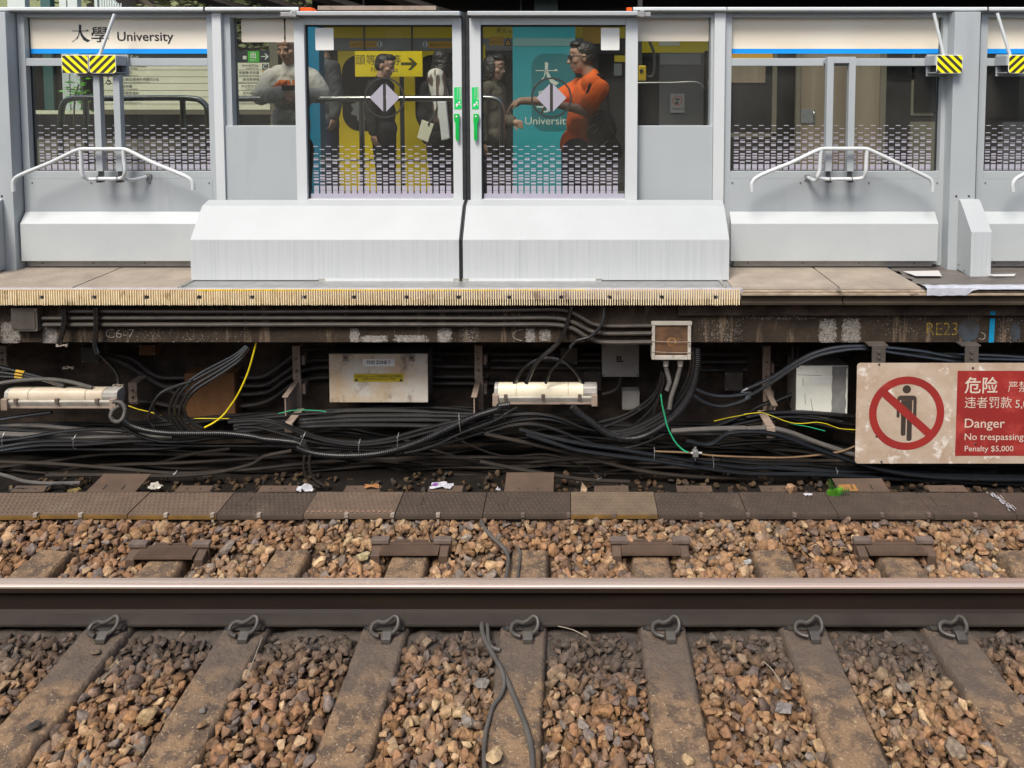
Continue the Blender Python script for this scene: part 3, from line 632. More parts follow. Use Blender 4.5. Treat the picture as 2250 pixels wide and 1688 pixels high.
# ---- sliding doors, each with its long white bumper
def door(u0, u1, g0, g1, sealu, label, side):
    x0, x1 = P(u0, 240, YD).x, P(u1, 240, YD).x; ix0, ix1 = P(g0, 240, YD).x, P(g1, 240, YD).x
    zt_, zg1, zg0, zb_ = P(0, 40, YD).z, P(0, 54.5, YD).z, P(0, 438, YD).z, P(0, 460, YD).z
    t = thing('sliding_door', label, 'platform gate', ((x0 + x1) / 2, YD, .03), 'pair of sliding platform doors')
    q = B(); q.box(x0, ix0, YD, YD + .062, zb_, zt_); q.box(ix1, x1, YD, YD + .062, zb_, zt_); q.box(ix0, ix1, YD + .0015, YD + .062, zg1, zt_); q.box(ix0, ix1, YD + .0015, YD + .062, zb_, zg0)
    q.obj('frame', 'paint_lt', t, bevel=.003)
    hz1, hz0 = P(0, 24.5, YD - .09).z, P(0, 33, YD - .09).z
    q = B(); q.prism([(YD - .085, hz0), (YD - .09, hz1 - .004), (YD - .08, hz1), (YD + .06, hz1 + .006), (YD + .06, hz0)], x0 + (.01 if side < 0 else 0), x1 - (0 if side < 0 else .01)); q.obj('head_rail', 'paint_lt', t, bevel=.002)
    q = B(); q.box(x0 + .01, x1 - .01, YD + .005, YD + .05, zt_ + .0005, hz0 - .0005); q.obj('head_recess', 'paint', t)
    q = B(); q.box(ix0, ix1, YD + .045, YD + .055, zg0, zg1); q.obj('glass', 'glass', t)
    zs = P(0, 425.5, YD + .045).z; q = B(); q.box(ix0 + .003, ix1 - .002, YD + .036, YD + .044, zg0 + .001, zs); q.obj('glazing_sill', 'lav', t)
    q = B(); q.box(ix0, ix1, YD + .030, YD + .0445, zg1 - .012, zg1 - .0005); q.box(ix0, ix0 + .012, YD + .030, YD + .0445, zg0, zg1 - .013); q.obj('gasket', 'rubber', t)
    d = dots(ix0 + .028, ix1 - .004, P(0, 321, YD + .043).z, YD + .0435); d.obj('dot_print', 'dots', t)
    # arrow emblem
    uc = 845 if side < 0 else 1211.7; c = P(uc, 215, YD + .043); k = c.x - P(uc - 1, 215, YD + .043).x
    q = B(); rv, rf = ring(c.x, c.z, 40.8 * k, 44.8 * k, 48); flat(q, rv, rf, YD + .0432); q.obj('emblem_ring', 'blk', t)
    q = B()
    for s in (-1, 1): q.add([(c.x + s * 33 * k, YD + .0428, c.z), (c.x + s * 3.4 * k, YD + .0428, c.z + 30.5 * k), (c.x + s * 3.4 * k, YD + .0428, c.z - 30.5 * k)], [(0, 1, 2)])
    q.obj('emblem_arrow', 'dots', t)
    q = B(); q.box(c.x - 2.9 * k, c.x + 2.9 * k, YD + .0429, YD + .0434, c.z - 31 * k, c.z + 31 * k); q.obj('emblem_bar', 'blk', t)
    su0, su1 = (693, 733) if side < 0 else (1320.5, 1361)
    xa, xb, za, zb2 = rect(su0, 61.5, su1, 110.5, YD + .043); q = B(); q.plate(rrect(xa, xb, za, zb2, .008), YD + .041, .003); q.obj('blank_sticker', 'white', t)
    # green notice and release handle
    n0, n1 = (998, 1014) if side < 0 else (1037, 1052); xa, xb, za, zb2 = rect(n0, 192, n1, 240, YD)
    q = B(); q.plate(rrect(xa, xb, za, zb2, .004), YD - .0022, .002); q.obj('green_notice', 'green_s', t)
    q = B(); w = xb - xa; hh = zb2 - za
    q.text('緊急出口拉起', xb - w * .25, zb2 - hh * .05, YD - .0032, w * .22, w=hh * .52, vert=True); q.text('Pull handle to exit', xa + w * .40, zb2 - hh * .05, YD - .0032, w * .15, w=hh * .50, vert=True)
    q.add([(xa + w * .2, YD - .0032, za + hh * .16), (xa + w * .34, YD - .0032, za + hh * .10), (xa + w * .85, YD - .0032, za + hh * .32), (xa + w * .72, YD - .0032, za + hh * .37)], [(0, 1, 2, 3)])
    rv, rf = ring(xa + w * .55, za + hh * .16, w * .28, w * .36, 16); flat(q, rv[:20], rf[:9], YD - .0032); q.obj('notice_lettering', 'white', t)
    hx = P(1003.5 if side < 0 else 1046, 280, YD - .03); k = .00322
    out_ = [(-5.5, 30), (4.5, 30), (6, 27), (6, 15), (3, 9), (3, -24), (1, -30), (-3, -30), (-5, -27), (-5, 6), (-6, 14)]
    if side < 0: out_ = [(-a, b_) for a, b_ in out_]; 
    q = B(); q.plate([(hx.x + a * k, hx.z + b_ * k) for a, b_ in out_], YD - .032, .018); q.plate([(hx.x + a * k, hx.z + b_ * k) for a, b_ in [(-4, 28), (4, 28), (4, 14), (-4, 14)]], YD - .013, .0125)
    ho = q.obj('release_handle', 'green', t, bevel=.003)
    q = B(); q.cyl((hx.x, YD - .0325, hx.z + 24 * k), (hx.x, YD - .036, hx.z + 24 * k), .006, n=10); q.obj('pivot_screw', 'white', ho)
    # bumper
    Yk, Yf = YD - .10, YD - .287
    zz = [P(0, 439, YD).z, P(0, 452, Yk).z, P(0, 527, Yf).z, P(0, 616.5, Yf).z]
    bxl, bxr = (P(418.5, 570, Yf).x, P(1009, 570, Yf).x) if side < 0 else (P(1017, 570, Yf).x, P(1602.5, 570, Yf).x)
    q = B(); q.prism([(YD - .002, zz[0]), (Yk, zz[1]), (Yf, zz[2]), (Yf, zz[3]), (YD - .002, zz[3] + .02)], bxl, bxr); q.obj('bumper', 'bumper', t, bevel=.004)
    q = B(); q.box(bxl + .001, bxr - .001, Yf - .0012, Yf + .004, zz[3] + .004, zz[2] - .003); q.obj('streaked_front', 'bumper_f', t)
    q = B()
    us = (622, 777, 930) if side < 0 else (1101, 1253, 1406)
    for u in us:
        p_ = P(u, 499, (Yk + Yf) / 2); q.cyl((p_.x, p_.y + .03, p_.z + .005), (p_.x, p_.y - .0, p_.z + .0005), .0045, n=8)
    q.obj('rivet', 'screw', t)
    q = B(); rq = random.Random(40 + side)
    for _ in range(16):
        f_ = rq.random(); x = bxl + (bxr - bxl) * rq.random(); y = Yk + (Yf - Yk) * f_; z = zz[1] + (zz[2] - zz[1]) * f_; w = rq.uniform(.0015, .005); h_ = rq.uniform(.002, .012)
        q.add([(x - w, y - .0008, z + .0008), (x + w, y - .0008, z + .0008), (x + w * .6, y - .0008 - h_ * .68, z + .0008 - h_ * .73), (x - w * .4, y - .0008 - h_ * .68, z + .0008 - h_ * .73)], [(0, 1, 2, 3)])
        if _ < 9: x = bxl + (bxr - bxl) * rq.random(); z = zz[3] + (zz[2] - zz[3]) * rq.random(); q.add([(x - w, Yf - .0018, z), (x + w, Yf - .0018, z), (x + w * .7, Yf - .0018, z - h_), (x - w * .2, Yf - .0018, z - h_)], [(0, 1, 2, 3)])
    q.obj('scuff_mark', 'edge', t)
    lu = (701, 1009) if side < 0 else (1017, 1322)
    xa, xb, za, zb2 = rect(lu[0], 613, lu[1], 619.5, Yf - .004); q = B(); q.box(xa, xb, Yf - .005, Yf + .05, za, zb2); q.obj('sweep_strip', 'paint_lt', t, bevel=.001)
    q = B()
    for u in (lu[0] + 6, lu[1] - 6): x = P(u, 614, Yf).x; q.box(x - .022, x + .022, Yf - .008, Yf - .0052, P(0, 615.5, Yf).z, P(0, 612, Yf).z)
    q.obj('strip_bracket', 'steel', t)
    # meeting seal
    m0, m1 = sealu; q = B()
    q.box(P(m0, 240, YD).x, P(m1, 240, YD).x, YD - .006, YD + .06, zb_, hz1 - .002)
    sx0, sx1 = (bxr + .0005, bxr + .0105) if side < 0 else (bxl - .0105, bxl - .0005)
    q.prism([(YD - .007, zz[0] + .004), (Yk - .002, zz[1] + .002), (Yf - .004, zz[2]), (Yf - .004, zz[3] - .008), (YD - .007, zz[3])], sx0, sx1); q.obj('meeting_seal', 'rubber', t, bevel=.002)
    return t
door(649, 1015.4, 671.5, 995, (1016, 1023.4), 'left leaf of the sliding door pair with long white bumper', -1)
door(1032.5, 1401, 1057, 1374.5, (1024.2, 1031.8), 'right leaf of the sliding door pair with long white bumper', 1)

# ---- posts and wedge bumpers
def post(u0, u1, label, wed):
    x0, x1 = P(u0, 320, YP).x, P(u1, 320, YP).x
    t = thing('gate_post', label, 'post', ((x0 + x1) / 2, YP + .05, 0), 'grey posts between the screens')
    q = B(); q.box(x0, x1, YP, YP + .16, .001, P(0, 26, YP).z); q.obj('shaft', 'paint', t, bevel=.004)
    if wed:
        wx0, wx1 = wed; Yw = YP - .19
        z = [P(0, 437, YP).z, P(0, 442, YP - .03).z, P(0, 510, Yw).z, P(0, 609, Yw).z, P(0, 594, YP + .06).z]
        q = B(); q.box(wx0 + .001, wx1 - .001, Yw - .0012, Yw + .004, z[3] + .004, z[2] - .003); q.obj('streaked_front', 'bumper_f', t); q = B(); q.prism([(YP - .002, z[0]), (YP - .03, z[1]), (Yw, z[2]), (Yw, z[3]), (YP - .002, z[3] + .012)], wx0, wx1); q.obj('wedge_bumper', 'bumper', t, bevel=.003)
        q = B()
        for yy, zz_ in ((YP - .03, z[3] + .05), (YP - .11, z[3] + .025)): q.cyl((wx0 + .002, yy, zz_), (wx0 - .003, yy, zz_), .006, n=8)
        for k in (.25, .75): x = x0 + (x1 - x0) * k; zz_ = P(0, 431, YP).z; q.cyl((x, YP + .001, zz_), (x, YP - .004, zz_), .007, n=8)
        q.obj('screw', 'screw', t)
    return t
post(-75, 24, 'grey post at the outer edge beside the station name screen', (P(-60, 555, YP - .19).x, P(12, 555, YP).x))
post(2090, 2146, 'grey post with a free-standing white wedge bumper at its foot', (P(2133, 560, YP - .19).x, P(2178, 560, YP - .19).x))
p = P(6, 503, 5.275); b = B(); b.prism([(5.262, p.z - .02), (5.262, p.z + .012), (5.30, p.z + .03), (5.30, p.z - .02)], P(12, 555, YP).x + .0006, P(12, 555, YP).x + .02); b.prism([(5.258, p.z - .02), (5.258, p.z + .006), (5.2615, p.z + .012), (5.2615, p.z - .02)], p.x - .3, P(12, 555, YP).x + .02)
tag(b.obj('yellow_wedge_cover', 'yellow', bevel=.003), 'bright yellow corner piece on the wedge bumper at the very edge', 'cover')

# ---- striped warning brackets with stay rods
def clip_poly(poly, x0, x1, z0, z1):
    for ax, lim, sgn in ((0, x0, 1), (0, x1, -1), (1, z0, 1), (1, z1, -1)):
        o_ = []
        for i in range(len(poly)):
            a, c = poly[i], poly[(i + 1) % len(poly)]; da, dc = (a[ax] - lim) * sgn, (c[ax] - lim) * sgn
            if da >= 0: o_.append(a)
            if da * dc < 0: t_ = da / (da - dc); o_.append((a[0] + (c[0] - a[0]) * t_, a[1] + (c[1] - a[1]) * t_))
        poly = o_
        if not poly: return []
    return poly
def striped(par, u0, u1, lean, Y, v0=121, v1=161.5):
    x0, x1, z0, z1 = rect(u0, v0, u1, v1, Y)
    q = B(); q.plate(rrect(x0, x1, z0, z1, .022, corners='0011'), Y, .004); pl = q.obj('striped_plate', 'white', par, bevel=.001)
    m_ = .0035; q = B(); q.plate(rrect(x0 + m_, x1 - m_, z0 + m_, z1 - m_, .019, corners='0011'), Y - .0008, .0008); q.obj('yellow_ground', 'yellow', pl)
    q = B(); h_ = z1 - z0; per = .058
    for i in range(-6, 9):
        c = x0 + i * per + .01
        poly = [(c, z0), (c + .029, z0), (c + .029 + lean * h_ * 1.05, z1), (c + lean * h_ * 1.05, z1)]
        poly = clip_poly(poly, x0 + m_, x1 - m_, z0 + m_, z1 - m_)
        if len(poly) > 2:
            q.add([(a, Y - .0012, c_) for a, c_ in poly], [tuple(range(len(poly)))])
    q.obj('black_stripe', 'blk', pl)
def bracket(label, plates, bu0, bu1, back, rod, wide):
    Yb = YF - .16; x0, x1, z0, z1 = rect(bu0, 122, bu1, 161, Yb + .004)
    t = thing('warning_bracket', label, 'warning bracket', ((x0 + x1) / 2, YF - .08, z0), 'striped warning brackets on the screens')
    q = B(); zm = P(0, 145, YF).z
    q.box(x0, x1, Yb + .006, YF - .004, zm, z1 - .002); q.box(x0 + .01, x1 - .01, Yb + .03, YF - .02, z0, z0 + .008); q.obj('arm_box', 'paint', t, bevel=.002)
    q = B(); q.box(x0 + .02, x1 - .02, Yb + .012, YF - .05, z0 + .009, zm - .001); q.obj('dark_inner_box', 'rubber', t)
    xa, xb, za, zb_ = rect(back[0], 120, back[1], 168, YF - .02); q = B(); q.box(xa, xb, YF - .018, YF - .003, za, zb_); q.obj('back_plate', 'paint', t, bevel=.002)
    for u0_, u1_, ln in plates: striped(t, u0_, u1_, ln, Yb)
    q = B(); q.tube([P(rod[0], rod[1], YF - .10), P(rod[2], rod[3], YF - .13)], .0115, n=10, smooth=False); q.obj('stay_rod', 'paint_lt', t, smooth=True)
    q = B()
    for vv in (129, 139): p_ = P(back[1] - 3.5, vv, YF - .02); q.cyl(p_, p_ + Vector((0, -.006, 0)), .006, n=8)
    q.obj('screw', 'screw', t)
bracket('pair of black and yellow striped plates on a grey bracket by the station name', [(135.5, 194, -1), (196, 254.5, 1)], 137, 254, (160, 281), (252, 31, 219, 122), True)
bracket('single black and yellow striped plate beside the post with wedge bumper', [(2058, 2115, -1)], 2054, 2114, (2037, 2100), (2052, 29, 2073, 121), False)
bracket('striped plate whose stripes lean the other way, cut off at the edge', [(2216, 2274, 1)], 2212, 2272, (2190, 2262), (2191, 29, 2219, 121), False)

# ---- bent tube guards on twin columns
def guard(label, cols, top, tube, loop, plate_u, clampv=(378, 401)):
    Yc = YF - .115; Yt = Yc - .05
    t = thing('tube_guard', label, 'tube guard', (P(cols[0], 390, Yc).x + .1, Yc, P(0, 420, Yc).z), 'bent tube guards in front of the screens')
    zb_ = P(0, 377, Yc).z
    for c in cols:
        x0 = P(c, 260, Yc).x; q = B(); q.box(x0, x0 + .046, Yc, Yc + .05, zb_, P(0, top, Yc).z); q.obj('column', 'paint', t, bevel=.003)
        q = B(); q.box(x0 + .008, x0 + .038, Yc + .008, Yc + .03, P(0, clampv[1], Yc).z, zb_ - .001); q.box(x0 + .004, x0 + .042, Yc - .012, Yc + .03, P(0, clampv[1], Yc).z, P(0, clampv[1] - 6, Yc).z)
        rv = P(0, 392, Yc).z
        q.tube([(x0 + .023 , Yc - .045 * math.cos(a), rv + .022 * math.sin(a)) for a in [k * math.pi / 6 for k in range(12)]], .003, n=5, closed=True, smooth=False); q.obj('clamp', 'screw', t)
    if top < 130:
        x0, x1 = P(cols[0], 260, Yc).x + .0462, P(cols[1], 260, Yc).x - .0002; q = B(); q.box(x0, x1, Yc, Yc + .05, P(0, 139, Yc).z, P(0, top, Yc).z); q.box(x0 - .04, x1 + .04, Yc + .0502, YF + .001, P(0, 140, YF).z, P(0, 130, YF).z); q.obj('head_piece', 'paint', t, bevel=.003)
    q = B(); q.tube([P(u, v, Yt) for u, v in tube], .0143, n=12, seg=.012); q.obj('guard_tube', 'paint_lt', t, smooth=True)
    q = B(); q.tube([P(u, v, Yt + dy) for u, v, dy in loop], .0135, n=12, seg=.012); q.obj('loop_tube', 'paint_lt', t, smooth=True)
    x0, x1, z0, z1 = rect(*plate_u, YF - .02); q = B(); q.box(x0, x1, YF - .012, YF - .003, z0, z1); q.cyl(((x0 + x1) / 2, YF - .011, (z0 + z1) / 2), ((x0 + x1) / 2, YF - .020, (z0 + z1) / 2), .009, n=10); q.obj('foot_plate', 'alu', t, bevel=.001)
    return t
Lt = [(30, 421), (29.5, 402), (34, 392), (46, 384.5), (110, 358), (166, 331.5), (176, 328.5), (190, 328), (225, 328), (262, 328), (274, 328.5), (284, 332), (330, 355), (410, 389), (420, 396), (424, 406), (424.5, 417)]
Ll = [(177, 329, 0), (178.5, 350, 0), (180, 378, 0), (183, 388, .004), (194, 393.5, .03), (225, 393, .03), (252, 393, .03), (268, 391, .028), (274.5, 380, 0), (272.5, 350, 0), (271, 329, 0)]
guard('grey tube guard hanging below the pair of striped plates', (207, 250.5), 165, Lt, Ll, (318, 382, 330, 396))
b = B(); b.tube([P(268, 391, YF - .135), P(285, 396, YF - .11), P(305, 393, YF - .06), P(322, 389, YF - .02)], .0135, n=12, seg=.012); g1 = b.obj('wall_tube', 'paint_lt', bpy.data.objects['tube_guard'], smooth=True)
Rt = [(1652.5, 421), (1652.5, 404), (1657, 395), (1670, 386), (1740, 357), (1794, 331.5), (1806, 327.5), (1820, 327), (1860, 327), (1894, 327), (1906, 328), (1918, 333), (1965, 355), (2032, 387), (2044, 394), (2049, 404), (2049.5, 421)]
Rl = [(1804, 329, 0), (1802, 360, 0), (1800.5, 378, 0), (1796, 389, .004), (1812, 393.5, .03), (1850, 393.5, .03), (1885, 393, .03), (1897, 390, .02), (1902, 378, 0), (1903.5, 355, 0), (1905, 329, 0)]
gr = guard('grey tube guard on a tall twin column frame before the blank band', (1816, 1864), 125, Rt, Rl, (1769, 384, 1780, 397))
b = B(); b.tube([P(1800, 390, YF - .14), P(1792, 397, YF - .10), P(1776, 390.5, YF - .02)], .0135, n=12, seg=.012); b.obj('wall_tube', 'paint_lt', gr, smooth=True)
Dt = [(2226, 421), (2226, 404), (2231, 395), (2244, 386), (2314, 357), (2368, 331.5), (2380, 327.5), (2400, 327), (2470, 327), (2500, 333), (2606, 387)]
Dl = [(2378, 329, 0), (2376, 360, 0), (2374, 378, 0), (2372, 389, .01), (2390, 393.5, .03), (2440, 393.5, .03), (2472, 390, .02), (2476, 360, 0), (2478, 329, 0)]
guard('tube guard mostly out of view with only its bent end showing', (2390, 2438), 125, Dt, Dl, (2343, 384, 2354, 397))
# ================================================================== UNDER THE PLATFORM
YB = 5.06
def PR(reg, x, y, Y): return P(*px(reg, x, y), Y)
def rr(reg, x0, y0, x1, y1, Y): return rect(*px(reg, x0, y0), *px(reg, x1, y1), Y)
rs = random.Random(11)
# lime stains, chalk and paint on the edge beam (parts of the platform)
wash = B()
def stain(spots):
    q = B()
    for reg, x0, y0, x1, y1, n in spots:
        xa, xb, za, zb_ = rr(reg, x0, y0, x1, y1, YB)
        if n > 200:
            nb = 34; pb_ = [((xa + xb) / 2 + (xb - xa) * .5 * max(-1, min(1, 1.25 * math.cos(6.283 * a / nb))) * rs.uniform(.72, 1.08), YB - .0009, (za + zb_) / 2 + (zb_ - za) * .5 * max(-1, min(1, 1.3 * math.sin(6.283 * a / nb))) * rs.uniform(.7, 1.0)) for a in range(nb)]; wash.add(pb_, [tuple(range(nb))])
        for i in range(int(n * 1.6)):
            x = xa + (xb - xa) * (.5 + .5 * rs.uniform(-1, 1) * rs.random() ** .35); z = za + (zb_ - za) * rs.random() ** 1.2; r = rs.uniform(.0008, .0027)
            k = rs.randint(3, 6); a0 = rs.random() * 6
            q.add([(x + r * rs.uniform(.5, 1.2) * math.cos(a0 + 6.28 * j / k), YB - .0012 - rs.random() * .0008, z + 1.5 * r * rs.uniform(.5, 1.2) * math.sin(a0 + 6.28 * j / k)) for j in range(k)], [tuple(range(k))])
    return q.obj('lime_stain', 'chalk', plat)
stain([('r2', 900, 325, 990, 440, 420), ('r2', 990, 385, 1240, 440, 560), ('r2', 1280, 380, 1590, 440, 520), ('r2', 1660, 320, 1790, 440, 520), ('r2', 1860, 320, 2040, 440, 130),
       ('r4', 670, 205, 810, 382, 620), ('r4', 840, 200, 990, 380, 600), ('r4', 0, 180, 660, 210, 160), ('r1', 0, 265, 180, 450, 700), ('r1', 365, 310, 500, 450, 500),
       ('r3', 290, 315, 380, 440, 260), ('r3', 410, 330, 520, 430, 240), ('r3', 1760, 250, 2212, 430, 200), ('r4', 1000, 180, 1500, 330, 90), ('r1', 560, 330, 2200, 440, 160), ('r4', 1990, 200, 2200, 380, 120)])
wash.obj('lime_stain', 'stainb', plat)
q = B(); z_ = rr('r1', 918, 335, 1165, 405, YB); q.text('C6-7', z_[0], z_[2], YB - .002, z_[3] - z_[2], w=z_[1] - z_[0], bold=-.022); q.obj('chalk_lettering', 'chalk', plat)
q = B(); q.tube([PR('r3', x, y, YB - .001) for x, y in ((270, 333), (215, 345), (185, 378), (200, 410), (265, 430))], .0018, n=5); q.tube([PR('r4', x, y, YB - .001) for x, y in ((1880, 308), (1905, 318), (1912, 340), (1895, 360), (1865, 352))], .0025, n=5); q.obj('chalk_arc', 'chalk', plat)
q = B(); z_ = rr('r4', 1475, 240, 1705, 328, YB); q.text('RE23', z_[0], z_[2], YB - .002, z_[3] - z_[2], w=z_[1] - z_[0], bold=-.012); q.obj('crayon_lettering', 'chalky', plat)
q = B(); q.add([PR('r4', x, y, YB - .032 if y < 200 else YB - .003) + Vector((0, 0, 0)) for x, y in ((1948, 203), (1986, 203), (1976, 382), (1938, 382))], [(0, 1, 2, 3)]); q.obj('blue_paint_stroke', 'spray_b', plat)
q = B(); q.add([PR('r4', x, y, YB - .0275) for x, y in ((1950, 150), (1990, 150), (1988, 178), (1949, 178))], [(0, 1, 2, 3)]); q.obj('blue_paint_stroke', 'spray_b', plat)
def blob(reg, cx, cy, rx, ry, Y, n=26):
    c = PR(reg, cx, cy, Y); k = REG[reg][2] / FPX * 5.15
    return [(c.x + rx * k * math.cos(6.283 * i / n) * rs.uniform(.82, 1.12), Y, c.z + ry * k * math.sin(6.283 * i / n) * rs.uniform(.82, 1.12)) for i in range(n)]
q = B(); v_ = blob('r4', 1790, 290, 82, 88, YB - .0022); q.add(v_, [tuple(range(len(v_)))]); v_ = blob('r4', 2135, 300, 36, 80, YB - .0022); q.add(v_, [tuple(range(len(v_)))]); q.obj('faded_spray_patch', 'spray_g', plat)

# conduits
CG = 'dusty conduits under the platform edge'
def run(reg, pts, Y, r, m, name, label, cat, group=None, n=8, seg=.03, rib=0, smooth=True):
    q = B(); q.tube([PR(g_, x, y, Y if len(p_) < 3 else Y + p_[2]) for p_ in pts for (g_, x, y) in [((p_[3] if len(p_) > 3 else reg), p_[0], p_[1])]], r, n=n, seg=seg, rib=rib)
    return tag(q.obj(name, m, smooth=smooth), label, cat, group)
def V(reg, *pts): return [(reg, x, y) for x, y in pts]
def pipe(pts, Y, r, m, name, label, cat, group=None, n=8, seg=.03, rib=0):
    q = B(); q.tube([PR(g_, x, y, Y) for g_, x, y in pts], r, n=n, seg=seg, rib=rib); return tag(q.obj(name, m, smooth=True), label, cat, group)
pipe(V('r1', (560, 175), (2200, 178)) + V('r3', (0, 168), (640, 168), (740, 205), (880, 285), (980, 300), (1390, 300)), 5.035, .013, 'conduit', 'conduit', 'uppermost conduit on the edge beam, bending down to the rust-stained lamp box', 'conduit', CG)
pipe(V('r1', (370, 235), (2200, 232)) + V('r3', (0, 235), (610, 240), (720, 275), (870, 350), (970, 366), (1390, 366)), 5.035, .014, 'conduit', 'conduit', 'second conduit from the top on the edge beam, running to the rust-stained lamp box', 'conduit', CG)
pipe(V('r1', (380, 292), (2200, 290)) + V('r3', (0, 290), (590, 296), (700, 322), (840, 405), (940, 438), (1390, 442)), 5.035, .015, 'conduit', 'conduit', 'lowest conduit on the edge beam, meeting the lamp box just above the EL enclosure', 'conduit', CG)
for i, y in enumerate((750, 822, 895, 968)):
    pts = [V('r1', (860, 540), (1010, 600), (1200, 700), (1400, 815), (1520, 885), (1700, 895)), V('r1', (930, 560), (1130, 650), (1280, 760), (1420, 822), (1600, 825)), V('r1', (930, 530), (1150, 590), (1300, 705), (1400, 748), (1600, 752)), V('r1', (1120, 955), (1300, 960), (1500, 1000), (1600, 1000))][(2, 1, 0, 3)[i]]
    pts = pts + V('r1', (2100, y + (30 if i == 3 else 0)))
    tail = [((150, 742), (300, 650), (420, 560), (520, 510), (720, 495)), ((180, 812), (330, 720), (480, 620), (600, 600), (1700, 590)), ((200, 872), (350, 770), (500, 690), (720, 660), (2100, 655)), ((170, 962), (300, 890), (420, 800), (560, 760), (2100, 740))][i]
    pipe(pts + V('r2', *tail), 5.645, .0165, 'conduit', 'conduit', ('conduit on the back wall rising behind the first strap bracket, topmost of four', 'second of four conduits bending up behind the first strap bracket', 'third of four conduits bending up behind the first strap bracket', 'lowest of four conduits bending up behind the first strap bracket')[i], 'conduit', CG)
for reg, x0, x1, ys, wh in (('r2', 1560, 2212, (540, 800), 'beside the stained cream cabinet'), ('r3', 0, 960, (545, 600, 665), 'between the tube lamp and the EL enclosure'), ('r3', 1790, 2212, (545, 612, 682), 'right of the rust-stained lamp box'), ('r4', 300, 900, (465, 545, 610), 'behind the peeling white cabinet')):
    for k, y in enumerate(ys):
        pipe(V(reg, (x0, y), ((x0 + x1) / 2, y + 2), (x1, y + 1)), 5.66, .0155, 'conduit', 'conduit', ('upper', 'middle', 'lower')[k if len(ys) == 3 else k * 2] + ' straight conduit on the back wall ' + wh, 'conduit', CG)

def cbox(reg, x0, y0, x1, y1, Y, d, m, name, label, cat, bevel=.004, group=None, parent=None):
    xa, xb, za, zb_ = rr(reg, x0, y0, x1, y1, Y)
    t = thing(name, label, cat, ((xa + xb) / 2, Y + d / 2, za), group)
    q = B(); q.box(xa, xb, Y, Y + d, za, zb_); q.obj('casing', m, t, bevel=bevel); return t, xa, xb, za, zb_
def corner_screws(t, xa, xb, za, zb_, Y, i=.012, r=.005, m='clip'):
    q = B()
    for x in (xa + i, xb - i):
        for z in (za + i, zb_ - i): q.cyl((x, Y + .001, z), (x, Y - .004, z), r, n=8)
    q.obj('screw', m, t)
# stained cream cabinet "FOD ZONE 7"
t, xa, xb, za, zb_ = cbox('r2', 724, 545, 1580, 966, 5.40, .20, 'boxw', 'equipment_cabinet', 'stained cream cabinet labelled FOD ZONE 7', 'cabinet')
bpy.data.objects.remove(t.children[0]); q = B(); q.box(xa, xb, 5.412, 5.60, za + .006, zb_ - .004); q.obj('casing', 'boxtop', t, bevel=.004)
q = B(); q.box(xa, xb, 5.40, 5.4115, za, zb_); q.obj('door', 'boxw', t, bevel=.004)
q = B(); l = rr('r2', 1018, 588, 1292, 652, 5.40); q.box(l[0], l[1], 5.396, 5.3995, l[2], l[3]); lp = q.obj('name_label', 'white', t)
q = B(); q.text('FOD ZONE 7', (l[0] + l[1]) / 2, l[2] + .019, 5.3952, .0215, w=(l[1] - l[0]) * .74, align='C', bold=.022); q.obj('label_lettering', 'ink', lp)
q = B(); l = rr('r2', 938, 716, 1370, 786, 5.40); q.box(l[0], l[1], 5.398, 5.3995, l[2], l[3]); lp = q.obj('warning_strip', mat('dull_yellow_strip', (.50, .40, .02), (.42, .33, .02), 9, rough=.5), t)
q = B(); w = l[1] - l[0]; h = l[3] - l[2]
q.text('大電力房 (Power Room) 不可擅進設備房 工程人員請聯絡', l[0] + w * .5, l[2] + h * .58, 5.3972, h * .2, w=w * .92, align='C'); q.text('以免觸電 非授權人員 (Authorised) 不得開啟', l[0] + w * .5, l[2] + h * .26, 5.3972, h * .2, w=w * .68, align='C')
for c in (.052, .948): x = l[0] + w * c; q.add([(x - w * .032, 5.3972, l[2] + h * .06), (x + w * .032, 5.3972, l[2] + h * .06), (x, 5.3972, l[2] + h * .48)], [(0, 1, 2)])
q.obj('strip_lettering', 'ink', lp)
for x_ in (865, 1438):
    l = rr('r2', x_ - 26, 558, x_ + 26, 610, 5.39); q = B(); q.box(l[0], l[1], 5.388, 5.3995, l[2], l[3]); lk = q.obj('lock', 'clip', t, bevel=.002)
    q = B(); q.cyl(((l[0] + l[1]) / 2, 5.3878, (l[2] + l[3]) / 2 + .004), ((l[0] + l[1]) / 2, 5.386, (l[2] + l[3]) / 2 + .004), .009, n=12); q.obj('keyhole', 'blk', lk)
# EL enclosure
t, xa, xb, za, zb_ = cbox('r3', 960, 462, 1280, 745, 5.48, .11, 'boxel', 'enclosure', 'flat grey enclosure marked EL', 'enclosure'); corner_screws(t, xa, xb, za, zb_, 5.48, m='boxdk')
q = B(); l = rr('r3', 1085, 570, 1145, 612, 5.48); q.text('EL', l[0], l[2], 5.479, l[3] - l[2], w=l[1] - l[0], bold=.05); q.obj('marking', 'ink', t)
q = B(); p_ = PR('r3', 1120, 760, 5.52); q.cyl(p_ + Vector((0, 0, .02)), p_ - Vector((0, 0, .015)), .012); q.obj('gland', 'conduit', t)
pipe(V('r3', (1120, 765), (1105, 820), (1050, 870), (960, 895)), 5.52, .013, 'conduit', 'conduit', 'short bent conduit dropping from the EL enclosure to the tube lamp', 'conduit', CG)
